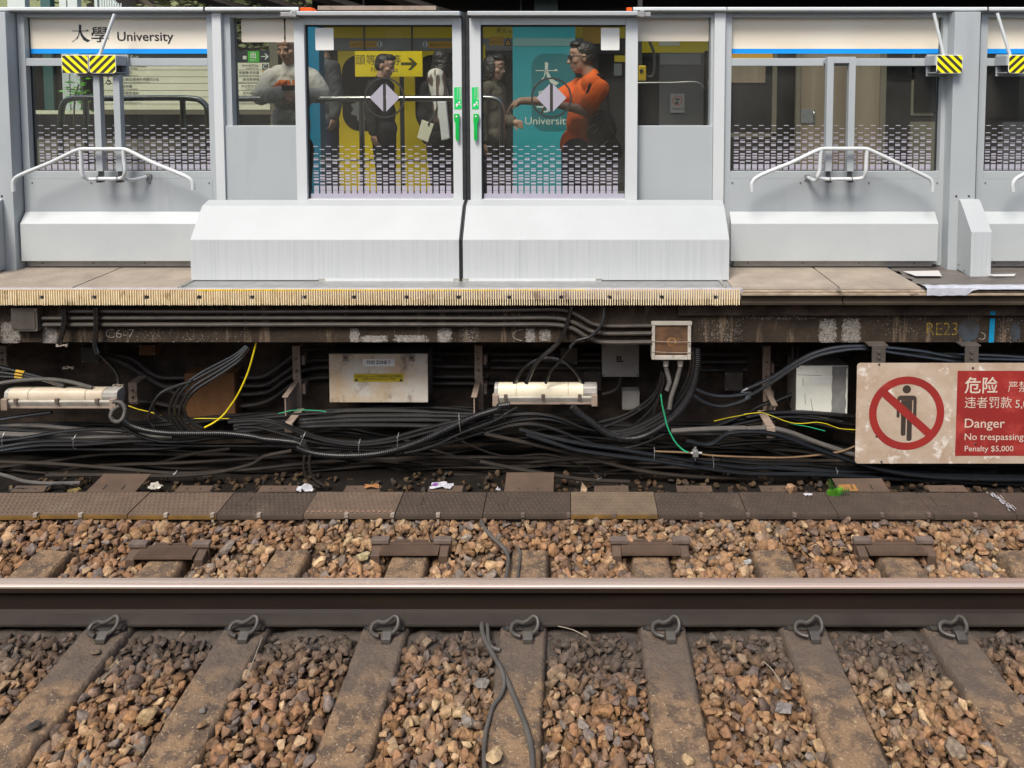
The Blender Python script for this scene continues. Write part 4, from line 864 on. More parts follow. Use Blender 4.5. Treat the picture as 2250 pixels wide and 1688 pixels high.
# rust-stained square lamp box
t, xa, xb, za, zb_ = cbox('r3', 1390, 265, 1730, 592, 5.04, .11, 'lampw', 'lamp_box', 'square white lamp box with rust-stained lens and wire', 'lamp box')
bpy.data.objects.remove(t.children[0]); q = B(); q.prism([(5.05, za), (5.05, zb_), (5.15, zb_ - .01), (5.15, za + .01)], xa, xb); q.obj('casing', 'lampw', t, bevel=.006)
f = .022; q = B(); q.box(xa - .004, xb + .006, 5.028, 5.0495, zb_ - f, zb_ + .004); q.box(xa, xa + f, 5.03, 5.0495, za, zb_ - f - .0005); q.box(xb - f, xb, 5.03, 5.0495, za, zb_ - f - .0005); q.box(xa + f + .0005, xb - f - .0005, 5.03, 5.0495, za, za + f + .006); q.obj('rim', 'lampw', t, bevel=.004)
q = B(); q.box(xa + f, xb - f, 5.04, 5.0492, za + f, zb_ - f); q.obj('lens', 'rustglass', t)
q = B(); rv, rf = ring((xa + xb) / 2 + .003, (za + zb_) / 2 - .008, .022, .030, 20); flat(q, rv, rf, 5.039); q.obj('rust_ring', mat('ochre_rust', (.42, .24, .08), (.25, .12, .05), 30, rough=.8), t)
q = B()
for yy in (436, 528): zz_ = PR('r3', 1500, yy, 5.03).z; q.tube([(xa - .002, 5.027, zz_ + .003), ((xa + xb) / 2, 5.024, zz_ - .002), (xb + .003, 5.027, zz_ - .003)], .0022, n=5)
q.obj('tie_wire', 'clip', t)
for x_, pts, nm in ((1513, ((1513, 655), (1528, 720), (1545, 790), (1522, 860)), 'short grey corrugated hose under the lamp box, nearer the EL enclosure'), (1638, ((1638, 655), (1622, 720), (1600, 800), (1560, 920), (1545, 1020)), 'long grey corrugated hose under the lamp box, beside the black cables')):
    p_ = PR('r3', x_, 600, 5.09); q = B(); q.cyl(p_ + Vector((0, 0, .004)), p_ - Vector((0, 0, .04)), .021, .018); q.obj('gland', 'lampw', t, bevel=.002)
    pipe(V('r3', *pts), 5.09, .0165, 'hose_gr', 'corrugated_hose', nm, 'hose', 'corrugated hoses', n=10, rib=.011)
# junction boxes
JB = 'small junction boxes under the platform'
for reg, c, Y, d, m, lab in (('r3', (600, 492, 745, 638), 5.55, .08, 'boxdk', 'black square junction box under the crossing hoses'), ('r3', (805, 700, 950, 860), 5.58, .07, 'boxdk', 'sooty junction box tucked below the EL enclosure'),
        ('r3', (1135, 872, 1285, 1030), 5.50, .09, 'boxel', 'dusty grey junction box in the gap left of the green wire'), ('r3', (2025, 706, 2182, 865), 5.55, .08, 'boxdk', 'sooty junction box left of the peeling white cabinet'),
        ('r1', (705, 487, 856, 622), 5.5, .07, 'boxdk', 'small dark junction box below the chalk writing'), ('r1', (1205, 470, 1348, 556), 5.5, .08, 'rustbox', 'little rusty junction box up under the beam'),
        ('r1', (95, 150, 325, 350), 5.0, .06, 'boxdk', 'large sooty junction box on the beam at the stained end'), ('r4', (0, 605, 108, 742), 5.6, .05, 'boxdk', 'flat dark junction box touching the third strap bracket')):
    if reg == 'r4': continue
    t, xa, xb, za, zb_ = cbox(reg, *c, Y, d, m, 'junction_box', lab, 'junction box', group=JB); corner_screws(t, xa, xb, za, zb_, Y, .010, .0042)
    q = B(); q.box(xa + .015, xb - .015, Y - .004, Y - .0003, za + .015, zb_ - .015); q.obj('lid', m, t, bevel=.002)
t, xa, xb, za, zb_ = cbox('r1', 1605, 712, 2045, 1100, 5.58, .13, 'rustbox', 'pull_box', 'big rusty brown box behind the hanging yellow cable', 'pull box', bevel=.006)
q = B(); q.box(xa + .004, xb - .004, 5.572, 5.5795, za + .004, zb_ - .004); q.obj('cover_plate', 'rustbox', t, bevel=.003)
# peeling white cabinet
t, xa, xb, za, zb_ = cbox('r4', 503, 552, 885, 922, 5.30, .22, 'boxtop', 'equipment_cabinet', 'peeling white cabinet with a bare grey strip, beside the danger sign', 'cabinet')
xs = PR('r4', 768, 740, 5.30).x; q = B(); q.box(xa, xb, 5.288, 5.2995, za, zb_); dr = q.obj('door', 'boxp', t, bevel=.003)
q = B(); pts = [(xs + rs.uniform(-.005, .005), zb_ - .002 - (zb_ - za - .004) * i / 14) for i in range(15)] + [(xb - .012 + rs.uniform(-.006, .004), za + .002 + (zb_ - za - .004) * i / 10) for i in range(11)]
q.add([(x, 5.2872, z) for x, z in pts], [tuple(range(len(pts)))]); q.obj('bare_patch', 'boxg', dr)
corner_screws(t, xa, xb, za, zb_, 5.288, .010, .005, 'bolt')
l = rr('r4', 625, 637, 766, 685, 5.287); q = B(); q.box(l[0], l[1], 5.284, 5.2872, l[2], l[3]); q.obj('name_plate', 'white', t)
q = B()
for a, b_ in (((515, 622), (690, 628)), ((556, 645), (558, 700)), ((570, 760), (574, 840)), ((615, 800), (632, 915))): q.tube([PR('r4', *a, 5.2868), PR('r4', *b_, 5.2868)], .0016, n=4, smooth=False)
q.obj('scratch', 'bolt', t)
for x_ in (480, 520): pipe(V('r4', (x_, 410), (x_, 520)), 5.42, .009, 'conduit', 'conduit', ('thin pipe entering the top of the peeling white cabinet, outer one', 'thin pipe entering the top of the peeling white cabinet, inner one')[x_ > 500], 'conduit', CG)

# strap brackets carrying the cables
def strap(reg, cx, y0, ys, y1, label, arm=1, k=1.0):
    Y = 5.50; w = 34 * k * REG[reg][2] / FPX * 5.6; p0, p1, p2 = PR(reg, cx, y0, Y), PR(reg, cx, ys, Y), PR(reg, cx + 12, y1, Y); s = -1 if px(reg, cx, 0)[0] < U0 else 1
    t = thing('cable_bracket', label, 'bracket', (p0.x, Y, p2.z), 'taupe strap brackets holding the cables')
    q = B(); q.box(p0.x - w, p0.x + w, Y, Y + .012, p1.z, p0.z); q.box(p0.x - w, p0.x + w, Y + .0122, Y + .20, p0.z - .012, p0.z); q.obj('strap', 'brk', t, bevel=.003)
    q = B(); q.box(p1.x - w + .006, p1.x + w + .006, Y + .0125, Y + .022, p2.z, p1.z + .02); q.obj('lower_strap', 'brk', t, bevel=.003)
    q = B()
    for f_ in (.38, .72): z = p0.z + (p1.z - p0.z) * f_; q.cyl((p0.x, Y + .001, z), (p0.x, Y - .012, z), .009, n=6)
    q.obj('bolt', 'bolt', t, bevel=.001)
    q = B()
    for f_ in (.2, .55, .9): z = p0.z + (p1.z - p0.z) * f_; q.cyl((p0.x, Y - .0006, z), (p0.x, Y + .001, z), .004, n=8)
    q.obj('hole', 'blk', t)
    if arm:
        xa_ = p1.x + s * w * .2; h = p1.z - p2.z
        q = B(); q.prism([(Y + .012, p1.z - .03), (Y - .20, p1.z - .05), (Y - .20, p1.z - h * .72), (Y + .012, p2.z + .02)], xa_ - .004, xa_ + .004); q.prism([(Y + .011, p1.z - .022), (Y - .205, p1.z - .042), (Y - .205, p1.z - .049), (Y + .011, p1.z - .029)], xa_ - .02, xa_ + .02); q.obj('arm', 'brk', t, bevel=.001)
        q = B(); q.box(p1.x + w + .008, p1.x + w + .03, Y + .025, Y + .09, p1.z + .10, p1.z + .17); q.box(p1.x + w + .008, p1.x + w + .03, Y + .025, Y + .09, p1.z - .12, p1.z - .04); q.obj('side_lug', 'brk', t, bevel=.003)
    return t
strap('r2', 435, 475, 768, 1062, 'taupe strap bracket left of the stained cream cabinet')
strap('r2', 2018, 470, 768, 1062, 'taupe strap bracket between the cream cabinet and the lit tube lamp')
strap('r4', 288, 408, 720, 1005, 'taupe strap bracket just left of the peeling white cabinet', k=.86)
strap('r1', 15, 475, 640, 760, 'taupe strap bracket cut by the left edge of the view', 0)
strap('r1', 1148, 795, 965, 985, 'short taupe strap bracket right of the dim tube lamp', 0, 1.1)
q = B(); l = rr('r4', 288, 1012, 352, 1095, 5.03); q.box(l[0], l[1], 5.03, 5.045, l[2], l[3]); q.box(l[0], l[1], 5.0455, 5.3, l[3] - .012, l[3]); tag(q.obj('cable_hook', 'brk', bevel=.005), 'taupe hook plate gripping the brown and blue-black cables', 'hook')
q = B(); l = rr('r2', 335, 1145, 405, 1230, 5.2); q.box(l[0], l[1], 5.2, 5.215, l[2], l[3]); q.box(l[0], l[1], 5.2155, 5.45, l[3] - .012, l[3]); tag(q.obj('cable_hook', 'brk', bevel=.005), 'taupe hook plate among the black cables left of the cream cabinet', 'hook')

# tube lamps
def lamp(reg, x0, x1, ytop, ymid, ybot, on, label):
    Y = 5.17; xa, xb, zb_, zt_ = rr(reg, x0, ytop + 22, x1, ybot, Y); zm = PR(reg, (x0 + x1) / 2, ymid, Y).z
    t = thing('tube_lamp', label, 'lamp', ((xa + xb) / 2, Y + .06, zb_), 'tube lamps under the platform')
    prof = [(Y + .012, zm), (Y + .006, zm + .02), (Y + .012, zm + .05)] + [(Y + .06 - .048 * math.cos(a), zm + .05 + (zt_ - zm - .05) * math.sin(a)) for a in (R(25), R(50), R(75), R(100), R(130), R(160))] + [(Y + .115, zm)]
    L = xb - xa; e0, e1 = xa + L * .045, xa + L * .865
    q = B(); q.prism(prof, e0, e1); q.obj('diffuser', 'tube_on' if on else 'tube_dim', t, smooth=True)
    for a, b_ in ((xa + L * .008, e0 - .0005), (e1 + .0005, xb)):
        q = B(); q.prism(prof, a, b_); q.obj('end_cap', 'tube_clear', t, bevel=.008)
    q = B(); q.prism([(Y + .002, zm - .002), (Y - .002, zm - .012), (Y + .012, zb_ + .016), (Y + .11, zb_ + .016), (Y + .12, zm - .002)], xa + L * .02, xb - L * .01); q.obj('base_tray', 'lampw', t, bevel=.003)
    q = B(); q.box(xa + L * .03, xb - L * .04, Y + .01, Y + .06, zb_ + .001, zb_ + .0155); q.obj('support_rail', 'brk', t, bevel=.002)
    for c in (xa - .004, xb - L * .055): q = B(); q.box(c, c + L * .056, Y - .012, Y + .03, zb_ - .004, zm + .012); q.obj('mounting_clamp', 'brk', t, bevel=.004)
    for c in (.12, .48, .83): q = B(); q.box(xa + L * c - .012, xa + L * c + .012, Y - .010, Y + .006, zm - .022, zm + .014); q.obj('catch', 'anchor_bl', t, bevel=.003)
    q = B()
    for c in (.22, .72): q.tube([(xa + L * c, yy - (.003 if yy < Y + .05 else 0), zz_ + .0025) for yy, zz_ in prof[:-1]], .0010, n=5, smooth=False)
    q.obj('retaining_wire', 'bolt', t)
lamp('r1', 18, 1010, 847, 948, 1025, False, 'dim yellowish tube lamp near the amber-taped cables')
lamp('r3', 14, 918, 806, 912, 990, True, 'brightly lit tube lamp below the black cable arch')

# ---------------------------------------------------------------- danger sign
Yn = 4.97
xa, _, za, zb_ = rr('r4', 952, 535, 1900, 1283, Yn); xb = P(2540, 900, Yn).x
t = thing('danger_sign', 'large weathered metal sign, a barred walking figure beside red Danger text', 'sign', ((xa + xb) / 2, Yn, za))
q = B(); q.plate(rrect(xa, xb, za, zb_, .022), Yn, .004); q.obj('sign_plate', 'sign', t, bevel=.001)
for x_ in (1115, 1805):
    l = rr('r4', x_ - 50, 400, x_ + 50, 560, Yn + .02); q = B(); q.box(l[0], l[1], Yn + .006, Yn + .016, l[2], l[3]); q.box(l[0] - .02, l[1] + .02, Yn + .0165, 5.2, l[3] - .01, l[3]); h_ = q.obj('hanger', 'boxdk', t, bevel=.002)
    q = B()
    for yy in (452, 494): p_ = PR('r4', x_ + 7, yy, Yn); q.cyl(p_ + Vector((0, .006, 0)), p_ + Vector((0, -.004, 0)), .011, n=6)
    q.obj('bolt', 'bolt', h_)
q = B()
for x_, y_ in ((1123, 545), (1820, 571), (1103, 1079), (1140, 1268), (1838, 1137)): p_ = PR('r4', x_, y_, Yn); q.cyl(p_, p_ + Vector((0, -.005, 0)), .008, .006, n=8)
q.obj('bolt', 'screw', t)
c = PR('r4', 1327, 908, Yn); k = .29532 / FPX * (PR('r4', 1327, 908, Yn).y * CP + (HC - c.z) * SP); Yl = Yn - .001
q = B(); hd = [(c.x + (-3 + 31 * math.cos(6.283 * i / 24)) * k, c.z + (182 + 31 * math.sin(6.283 * i / 24)) * k) for i in range(24)]; flat(q, hd, [tuple(range(24))], Yl)
def fig(pts): 
    v_ = [(c.x + x * k, c.z + y * k) for x, y in pts]; flat(q, v_, [tuple(range(len(v_)))], Yl)
def rp(x0, x1, y0, y1, r, cs='1111'): return rrect(x0, x1, y0, y1, r, 5, cs)
fig([(-45, 135), (46, 135), (62, 130), (71, 118), (73, 100), (48, 100), (-50, 100), (-74, 100), (-71, 120), (-60, 131)])
fig(rp(-74, -52, -34, 99.5, 10, '0011')); fig(rp(48, 73, -30, 99.5, 10, '0011')); fig(rp(-43, 40.5, -20, 99.5, .5)); fig(rp(-40, -4, -172, -20.5, 16, '0011')); fig(rp(4, 42, -211, -20.5, 16, '0011'))
q.obj('walking_figure', 'sfig', t)
q = B(); rv, rf = ring(c.x, c.z, 224 * k, 280 * k, 64); flat(q, rv, rf, Yl - .0008)
a = R(-42); dx, dz = math.cos(a), math.sin(a); w_ = 30
bar = [(-228 * dx - w_ * dz, -228 * dz + w_ * dx), (-228 * dx + w_ * dz, -228 * dz - w_ * dx), (228 * dx + w_ * dz, 228 * dz - w_ * dx), (228 * dx - w_ * dz, 228 * dz + w_ * dx)]
flat(q, [(c.x + x * k, c.z + y * k) for x, y in bar], [(0, 1, 2, 3)], Yl - .0012); q.obj('prohibition_ring', 'sred', t)
l = rr('r4', 1697, 592, 1760, 1224, Yn); q = B(); q.box(l[0], xb - .03, Yl - .0004, Yl, l[2], l[3]); q.obj('red_panel', 'sred', t)
q = B()
def tx(s, x0, yb, h, x1, bold=.004): p_ = PR('r4', x0, yb, Yn); q.text(s, p_.x, p_.z, Yl - .0012, h * k, w=(PR('r4', x1, yb, Yn).x - p_.x) if x1 else None, bold=bold)
tx('危险', 1758, 748, 92, 2005, .012); tx('严禁擅进', 2080, 742, 62, 2390, .0); tx('违者罚款', 1758, 862, 66, 2108, .0); tx('5,000元', 2135, 866, 60, 2390); tx('Danger', 1758, 1014, 62, 2056); tx('No trespassing', 1758, 1106, 46, 2196); tx('Penalty $5,000', 1758, 1190, 38, 2120)
q.obj('sign_lettering', 'scream', t)

# ---------------------------------------------------------------- cables
CB = 'black cables bundled under the platform'
def cable(pts, Y, r, m, label, group=CB, name='cable', cat='cable', rib=0, n=8): return pipe(pts, Y, r, m, name, label, cat, group, n=n, rib=rib)
# tangled background lines: nothing tells them apart
rb_ = random.Random(5)
def env(u, f):   # vertical place of the bundle across the view
    pts = [(-60, 938, 985), (250, 938, 978), (500, 925, 990), (760, 905, 992), (1000, 905, 985), (1200, 915, 960), (1400, 930, 985), (1650, 945, 1000), (1900, 965, 1030), (2310, 985, 1052)]
    for (a, b0, c0), (d, e0, f0) in zip(pts, pts[1:]):
        if a <= u <= d: s = (u - a) / (d - a); lo = b0 + (e0 - b0) * s; hi = c0 + (f0 - c0) * s; return lo + (hi - lo) * f
    return 1000
for i in range(9):
    f0 = rb_.random(); ph = rb_.random() * 6; pts = []
    for u in range(-60, 2320, 130): f0 = min(1.1, max(-.12, f0 + rb_.uniform(-.30, .30))); pts.append(P(u, env(min(u, 2300), f0) + rb_.uniform(-3, 3), 5.50 + .06 * math.sin(ph + u * .004)))
    q = B(); q.tube(pts, rb_.choice((.0105, .012, .0135, .0135)), n=7, seg=.05); tag(q.obj('cable', 'cable_f', smooth=True), 'dusty black cable lying inside the long tangled bundle under the platform', 'cable', CB)
for i in range(9):
    f0 = rb_.random(); pts = []
    for u in range(-60, 2320, 150): f0 = min(1.05, max(-.1, f0 + rb_.uniform(-.4, .4))); s = (u + 60) / 2380; pts.append(P(u, 1000 + 22 * s + (52 - 14 * s) * f0, 5.22 + .18 * rb_.random()))
    q = B(); q.tube(pts, rb_.choice((.008, .010, .012)), n=7, seg=.05); tag(q.obj('cable', 'cable_b', smooth=True), 'brown dusty cable lying low on the ground under the bundle', 'cable', 'brown cables lying on the ground')
L_ = [
 (V('r1', (-60, 1160), (300, 1165), (700, 1200), (1050, 1228), (1300, 1250)), 5.30, .0105, 'cable_gr', 'grey upper cable entering at the edge below the dim tube lamp'),
 (V('r1', (-60, 1188), (500, 1228), (1000, 1245), (1250, 1236), (1600, 1230)), 5.29, .0095, 'cable', 'black cable running level below the dim lamp, second from the top'),
 (V('r1', (-60, 1238), (300, 1252), (600, 1266), (1150, 1255), (1500, 1258)), 5.26, .014, 'cable_gr', 'thickest dusty cable below the dim tube lamp'),
 (V('r1', (-60, 1305), (200, 1275), (420, 1238), (620, 1210), (900, 1198), (1110, 1213)), 5.22, .0085, 'cable', 'black cable rising towards the hose loop below the dim lamp'),
 (V('r1', (-60, 1362), (300, 1308), (640, 1300), (1000, 1312), (1500, 1338), (2212, 1342)) + V('r2', (500, 1352), (1000, 1375), (1300, 1392)), 5.20, .0085, 'cable', 'black cable along the lower rim of the bundle, below the cream cabinet'),
 (V('r1', (-60, 1392), (330, 1340), (700, 1333), (1150, 1302), (1600, 1300), (1900, 1262), (2212, 1268)), 5.18, .009, 'cable', 'black cable crossing over the lower rim left of the first zip tie'),
 (V('r1', (-60, 1400), (400, 1372), (1000, 1372), (1400, 1365), (1700, 1345), (2212, 1335)), 5.21, .008, 'cable', 'lowest black cable of the bundle below the dim lamp'),
 (V('r1', (1060, 1178), (1200, 1250), (1400, 1302), (1650, 1300), (1950, 1265), (2212, 1280)) + V('r2', (200, 1295), (440, 1320)), 5.15, .0075, 'cable', 'thin black cable dipping beneath the corrugated hose'),
 (V('r2', (-100, 1120), (300, 1085), (600, 1060), (900, 1042), (1300, 1040), (1700, 1052), (2250, 1075)), 5.34, .008, 'cable', 'topmost black cable bowed under the cream cabinet'),
 (V('r2', (-100, 1165), (400, 1122), (900, 1086), (1500, 1080), (2000, 1090), (2250, 1110)), 5.32, .010, 'cable', 'second black cable bowed under the cream cabinet'),
 (V('r2', (-100, 1195), (350, 1152), (900, 1120), (1500, 1116), (1800, 1122), (2100, 1150)), 5.30, .009, 'cable', 'third black cable bowed under the cream cabinet'),
 (V('r2', (-100, 1225), (400, 1182), (900, 1164), (1600, 1170), (2000, 1185), (2212, 1200)), 5.29, .0105, 'cable', 'thick lower black cable bowed under the cream cabinet'),
 (V('r2', (-150, 1120), (60, 1108), (180, 1112), (310, 1145), (500, 1228), (700, 1282), (950, 1306), (1200, 1288), (1500, 1208), (1800, 1130), (2000, 1085), (2150, 1068)), 5.14, .0075, 'cable', 'upper of two black cables swooping down between the zip ties'),
 (V('r2', (-150, 1135), (80, 1122), (200, 1135), (330, 1170), (520, 1250), (720, 1305), (960, 1335), (1250, 1308), (1560, 1230), (1850, 1150), (2100, 1090)), 5.13, .0075, 'cable', 'lower of two black cables swooping down between the zip ties'),
 (V('r2', (-60, 1180), (120, 1185), (400, 1260), (650, 1318), (1000, 1355), (1350, 1330), (1650, 1262), (1900, 1180), (2150, 1100)), 5.16, .0085, 'cable', 'black cable hugging the corrugated hose below the cream cabinet'),
 (V('r2', (1300, 1430), (1700, 1335), (2000, 1242), (2212, 1178)) + V('r3', (150, 1120), (320, 1090)), 5.18, .0075, 'cable', 'black cable climbing to the hump below the lit tube lamp'),
 (V('r2', (1250, 1410), (1600, 1320), (1900, 1225), (2120, 1150)) + V('r3', (120, 1090), (400, 1068), (600, 1108), (800, 1188), (1000, 1222), (1250, 1235)), 5.16, .008, 'cable', 'highest black cable of the hump below the lit tube lamp'),
 (V('r3', (-60, 1195), (250, 1118), (480, 1108), (700, 1160), (900, 1222), (1100, 1250)), 5.17, .008, 'cable', 'second black cable of the hump below the lit tube lamp'),
 (V('r3', (-60, 1232), (150, 1172), (380, 1158), (560, 1205), (760, 1282), (950, 1345), (1100, 1366), (1300, 1325), (1500, 1240)), 5.12, .0075, 'cable', 'looping black cable that drops below the hump and rises again'),
 (V('r3', (240, 1200), (500, 1268), (800, 1328), (1100, 1370), (1400, 1420), (1800, 1480), (2212, 1532)) + V('r4', (300, 1312), (700, 1338), (1100, 1345), (1500, 1362), (2300, 1380)), 5.08, .0105, 'cable_bl', 'upper of two thick blue-black cables sloping down to the danger sign'),
 (V('r3', (300, 1245), (500, 1310), (720, 1375), (1000, 1420), (1400, 1470), (1800, 1530), (2212, 1582)) + V('r4', (400, 1362), (700, 1366), (1000, 1380), (1560, 1412), (2300, 1442)), 5.06, .0105, 'cable_bl', 'lower of two thick blue-black cables sloping down to the danger sign'),
 (V('r3', (1690, 1300), (1900, 1330)) + V('r4', (0, 1060), (280, 1052), (400, 1080), (560, 1138), (760, 1210), (960, 1280), (1200, 1340), (1500, 1380), (1900, 1398), (2300, 1402)), 5.02, .011, 'cable_bl', 'blue-black cable held by the hook and passing beneath the danger sign'),
 (V('r3', (1560, 1215), (1800, 1200), (2212, 1190)) + V('r4', (0, 1036), (300, 1018), (450, 1048), (640, 1118), (850, 1190), (1100, 1260)), 5.05, .012, 'cable_gr', 'dusty brown-grey cable beside the blue-black one on the hook'),
 (V('r3', (1400, 1240), (1900, 1240), (2212, 1245)) + V('r4', (300, 1060), (600, 1120), (950, 1190), (1100, 1230)), 5.20, .010, 'cable', 'black cable running level behind the hook toward the sign'),
 (V('r3', (1480, 1215), (1700, 1215), (1900, 1180), (2100, 1110), (2212, 1060)) + V('r4', (130, 930), (300, 905), (520, 902), (960, 935)), 5.25, .011, 'cable', 'thick black cable climbing to the foot of the peeling cabinet'),
 (V('r4', (-40, 1015), (200, 960), (400, 935), (640, 945), (960, 1000)), 5.26, .010, 'cable', 'black cable arched just below the peeling cabinet'),
 (V('r4', (-40, 980), (260, 930), (500, 955), (760, 1010), (1000, 1070)), 5.28, .009, 'cable', 'black cable sagging from below the peeling cabinet to the sign'),
 (V('r4', (-60, 1255), (200, 1280), (600, 1292), (1000, 1330), (1500, 1345)), 5.15, .010, 'cable', 'black cable just above the two thick blue-black ones near the sign'),
 (V('r4', (-60, 1150), (300, 1130), (600, 1170), (960, 1230), (1300, 1290)), 5.25, .009, 'cable', 'black cable in the dark hollow behind the danger sign edge'),
 # fan of cables falling from the beam to the bundle (left)
 (V('r1', (2140, 470), (2050, 545), (1920, 615), (1760, 700), (1640, 780), (1540, 865), (1480, 980), (1475, 1090), (1545, 1200)), 5.16, .0068, 'cable', 'outermost black cable of the fan falling past the rusty box'),
 (V('r1', (2150, 478), (2060, 560), (1930, 640), (1780, 720), (1660, 790), (1570, 880), (1515, 1000), (1520, 1100), (1590, 1205)), 5.15, .0068, 'cable', 'second black cable of the fan falling past the rusty box'),
 (V('r1', (2160, 480), (2080, 570), (1950, 660), (1800, 750), (1690, 820), (1610, 910), (1560, 1020), (1570, 1120), (1650, 1205)), 5.14, .0068, 'cable', 'third black cable of the fan falling past the rusty box'),
 (V('r1', (2165, 490), (2090, 590), (1970, 680), (1830, 770), (1720, 840), (1640, 920), (1600, 1030), (1640, 1120), (1760, 1190)), 5.145, .0068, 'cable', 'innermost black cable of the fan falling past the rusty box'),
 (V('r1', (1660, 782), (1540, 815), (1400, 880), (1320, 985), (1290, 1080), (1300, 1140), (1335, 1182)), 5.13, .0058, 'cable', 'thin black cable looping widely left of the fan'),
 (V('r1', (1720, 760), (1520, 830), (1380, 900), (1330, 1000), (1370, 1080), (1460, 1130)), 5.17, .0058, 'cable', 'thin black cable making a small loop left of the fan'),
 # left edge cables with amber tape
 (V('r1', (-80, 640), (0, 657), (140, 690), (330, 738), (450, 775), (560, 812)), 5.22, .008, 'cable', 'upper black amber-taped cable at the edge above the dim lamp'),
 (V('r1', (-80, 690), (0, 702), (150, 722), (300, 748), (450, 790), (560, 830)), 5.23, .008, 'cable', 'middle black amber-taped cable at the edge above the dim lamp'),
 (V('r1', (-80, 735), (0, 738), (150, 746), (320, 752), (480, 800)), 5.24, .008, 'cable', 'lower black amber-taped cable at the edge above the dim lamp'),
 (V('r1', (-80, 812), (60, 790), (200, 772), (420, 764), (600, 785), (800, 838)), 5.21, .0095, 'cable_gr', 'grey cable arching over the dim tube lamp'),
 (V('r1', (-60, 1125), (120, 1095), (300, 1070), (450, 1050)), 5.27, .008, 'cable', 'short black cable slanting up right under the dim lamp'),
 # right group from lamp box
 (V('r3', (1730, 480), (1730, 620), (1690, 780), (1610, 920), (1500, 1040), (1350, 1130), (1180, 1200), (1000, 1222)), 5.14, .0085, 'cable', 'black cable beside the lamp box, innermost of the falling set'),
 (V('r3', (1752, 480), (1752, 640), (1715, 800), (1640, 930), (1540, 1040), (1400, 1135), (1230, 1215), (1000, 1248)), 5.13, .0085, 'cable', 'black cable beside the lamp box, next to the corrugated hose'),
 (V('r3', (1768, 480), (1770, 640), (1740, 800), (1670, 940), (1570, 1060), (1440, 1150), (1260, 1230), (1050, 1268)), 5.125, .0075, 'cable', 'black cable beside the lamp box, lying tight on the hose'),
 (V('r3', (1480, 690), (1455, 790), (1410, 890), (1300, 990), (1150, 1075), (930, 1138)), 5.22, .006, 'cable', 'upper thin cable of the fan below the EL enclosure'),
 (V('r3', (1490, 700), (1460, 830), (1390, 950), (1260, 1050), (1100, 1130), (960, 1182)), 5.21, .006, 'cable', 'second thin cable of the fan below the EL enclosure'),
 (V('r3', (1495, 720), (1470, 860), (1410, 990), (1300, 1110), (1180, 1200), (1080, 1235)), 5.20, .006, 'cable', 'third thin cable of the fan below the EL enclosure'),
 (V('r3', (1500, 760), (1460, 900), (1420, 1020), (1390, 1110), (1365, 1175)), 5.19, .006, 'cable', 'steepest thin cable of the fan below the EL enclosure'),
 (V('r3', (195, 810), (235, 730), (290, 660), (390, 595), (510, 575), (630, 610), (720, 690), (795, 805)), 5.23, .0085, 'cable', 'black cable arch standing over the lit tube lamp'),
 (V('r3', (690, 130), (665, 250), (625, 370), (560, 470), (450, 560), (370, 650), (300, 800)), 5.02, .0095, 'cable', 'black cable dropping from the comb behind the cable arch'),
 (V('r3', (1775, 848), (1880, 895), (2050, 912), (2250, 880)) + V('r4', (90, 752), (200, 700), (330, 640), (460, 555), (600, 475), (760, 425), (950, 408), (1400, 442), (1700, 492), (2300, 515)), 5.06, .009, 'cable_bl', 'upper of two cables rising in a long bow over the peeling cabinet'),
 (V('r3', (1760, 905), (1850, 965), (1990, 1000), (2150, 965), (2250, 920)) + V('r4', (120, 802), (240, 732), (360, 655), (500, 560), (650, 485), (820, 445), (1000, 430), (1300, 470), (1800, 540)), 5.05, .009, 'cable_bl', 'lower of two cables rising in a long bow over the peeling cabinet'),
 (V('r4', (1000, 425), (1300, 470), (1700, 470), (2000, 480), (2300, 500)), 5.12, .009, 'cable', 'black cable sagging high behind the danger sign hangers'),
 (V('r4', (330, 830), (470, 770), (600, 740)), 5.4, .009, 'cable', 'short black cable disappearing behind the peeling cabinet'),
 (V('r4', (60, 1000), (200, 870), (400, 800), (480, 770)), 5.42, .010, 'cable', 'black cable coming up behind the third strap bracket'),
 # lower brown runs
 (V('r1', (-60, 1480), (500, 1502), (1000, 1540), (1500, 1580), (1900, 1575)), 5.10, .0085, 'cable_b', 'rusty flat cable sloping gently at the bottom left'),
 (V('r1', (-60, 1575), (80, 1610), (200, 1648), (420, 1668), (700, 1662)), 5.0, .0085, 'cable_gr', 'grey cable curling down to the steel plates at the edge'),
 (V('r1', (-60, 1645), (500, 1622), (900, 1580), (1300, 1508), (1700, 1410), (2000, 1370)), 5.12, .0085, 'cable_b', 'brown cable rising across the dark hollow below the lamp'),
 (V('r1', (400, 1600), (1000, 1595), (1500, 1605), (1900, 1570), (2212, 1490)) + V('r2', (150, 1440), (400, 1385)), 5.06, .009, 'cable_b', 'brown cable with a white tie turning up toward the cream cabinet'),
 (V('r3', (-60, 1240), (400, 1338), (700, 1410), (1000, 1490), (1300, 1560), (1700, 1605), (2212, 1622)), 5.10, .010, 'cable_b', 'brown cable slanting down below the two blue-black ones'),
 (V('r3', (-100, 1480), (200, 1540), (500, 1590), (800, 1635), (1200, 1655)), 5.02, .009, 'cable_b', 'brown cable sagging to the ground below the lit lamp'),
 (V('r3', (-500, 1150), (-200, 1330), (100, 1430), (500, 1420), (800, 1520), (1080, 1659)), 5.0, .0055, 'cable_b', 'thin brown wire running down to the light ribbed trough cover'),
 (V('r2', (900, 1400), (1200, 1510), (1500, 1590), (1800, 1640), (2212, 1640)) + V('r3', (300, 1600), (600, 1560)), 5.03, .0085, 'cable_b', 'brown cable making a shallow dip near the steel cover plate'),
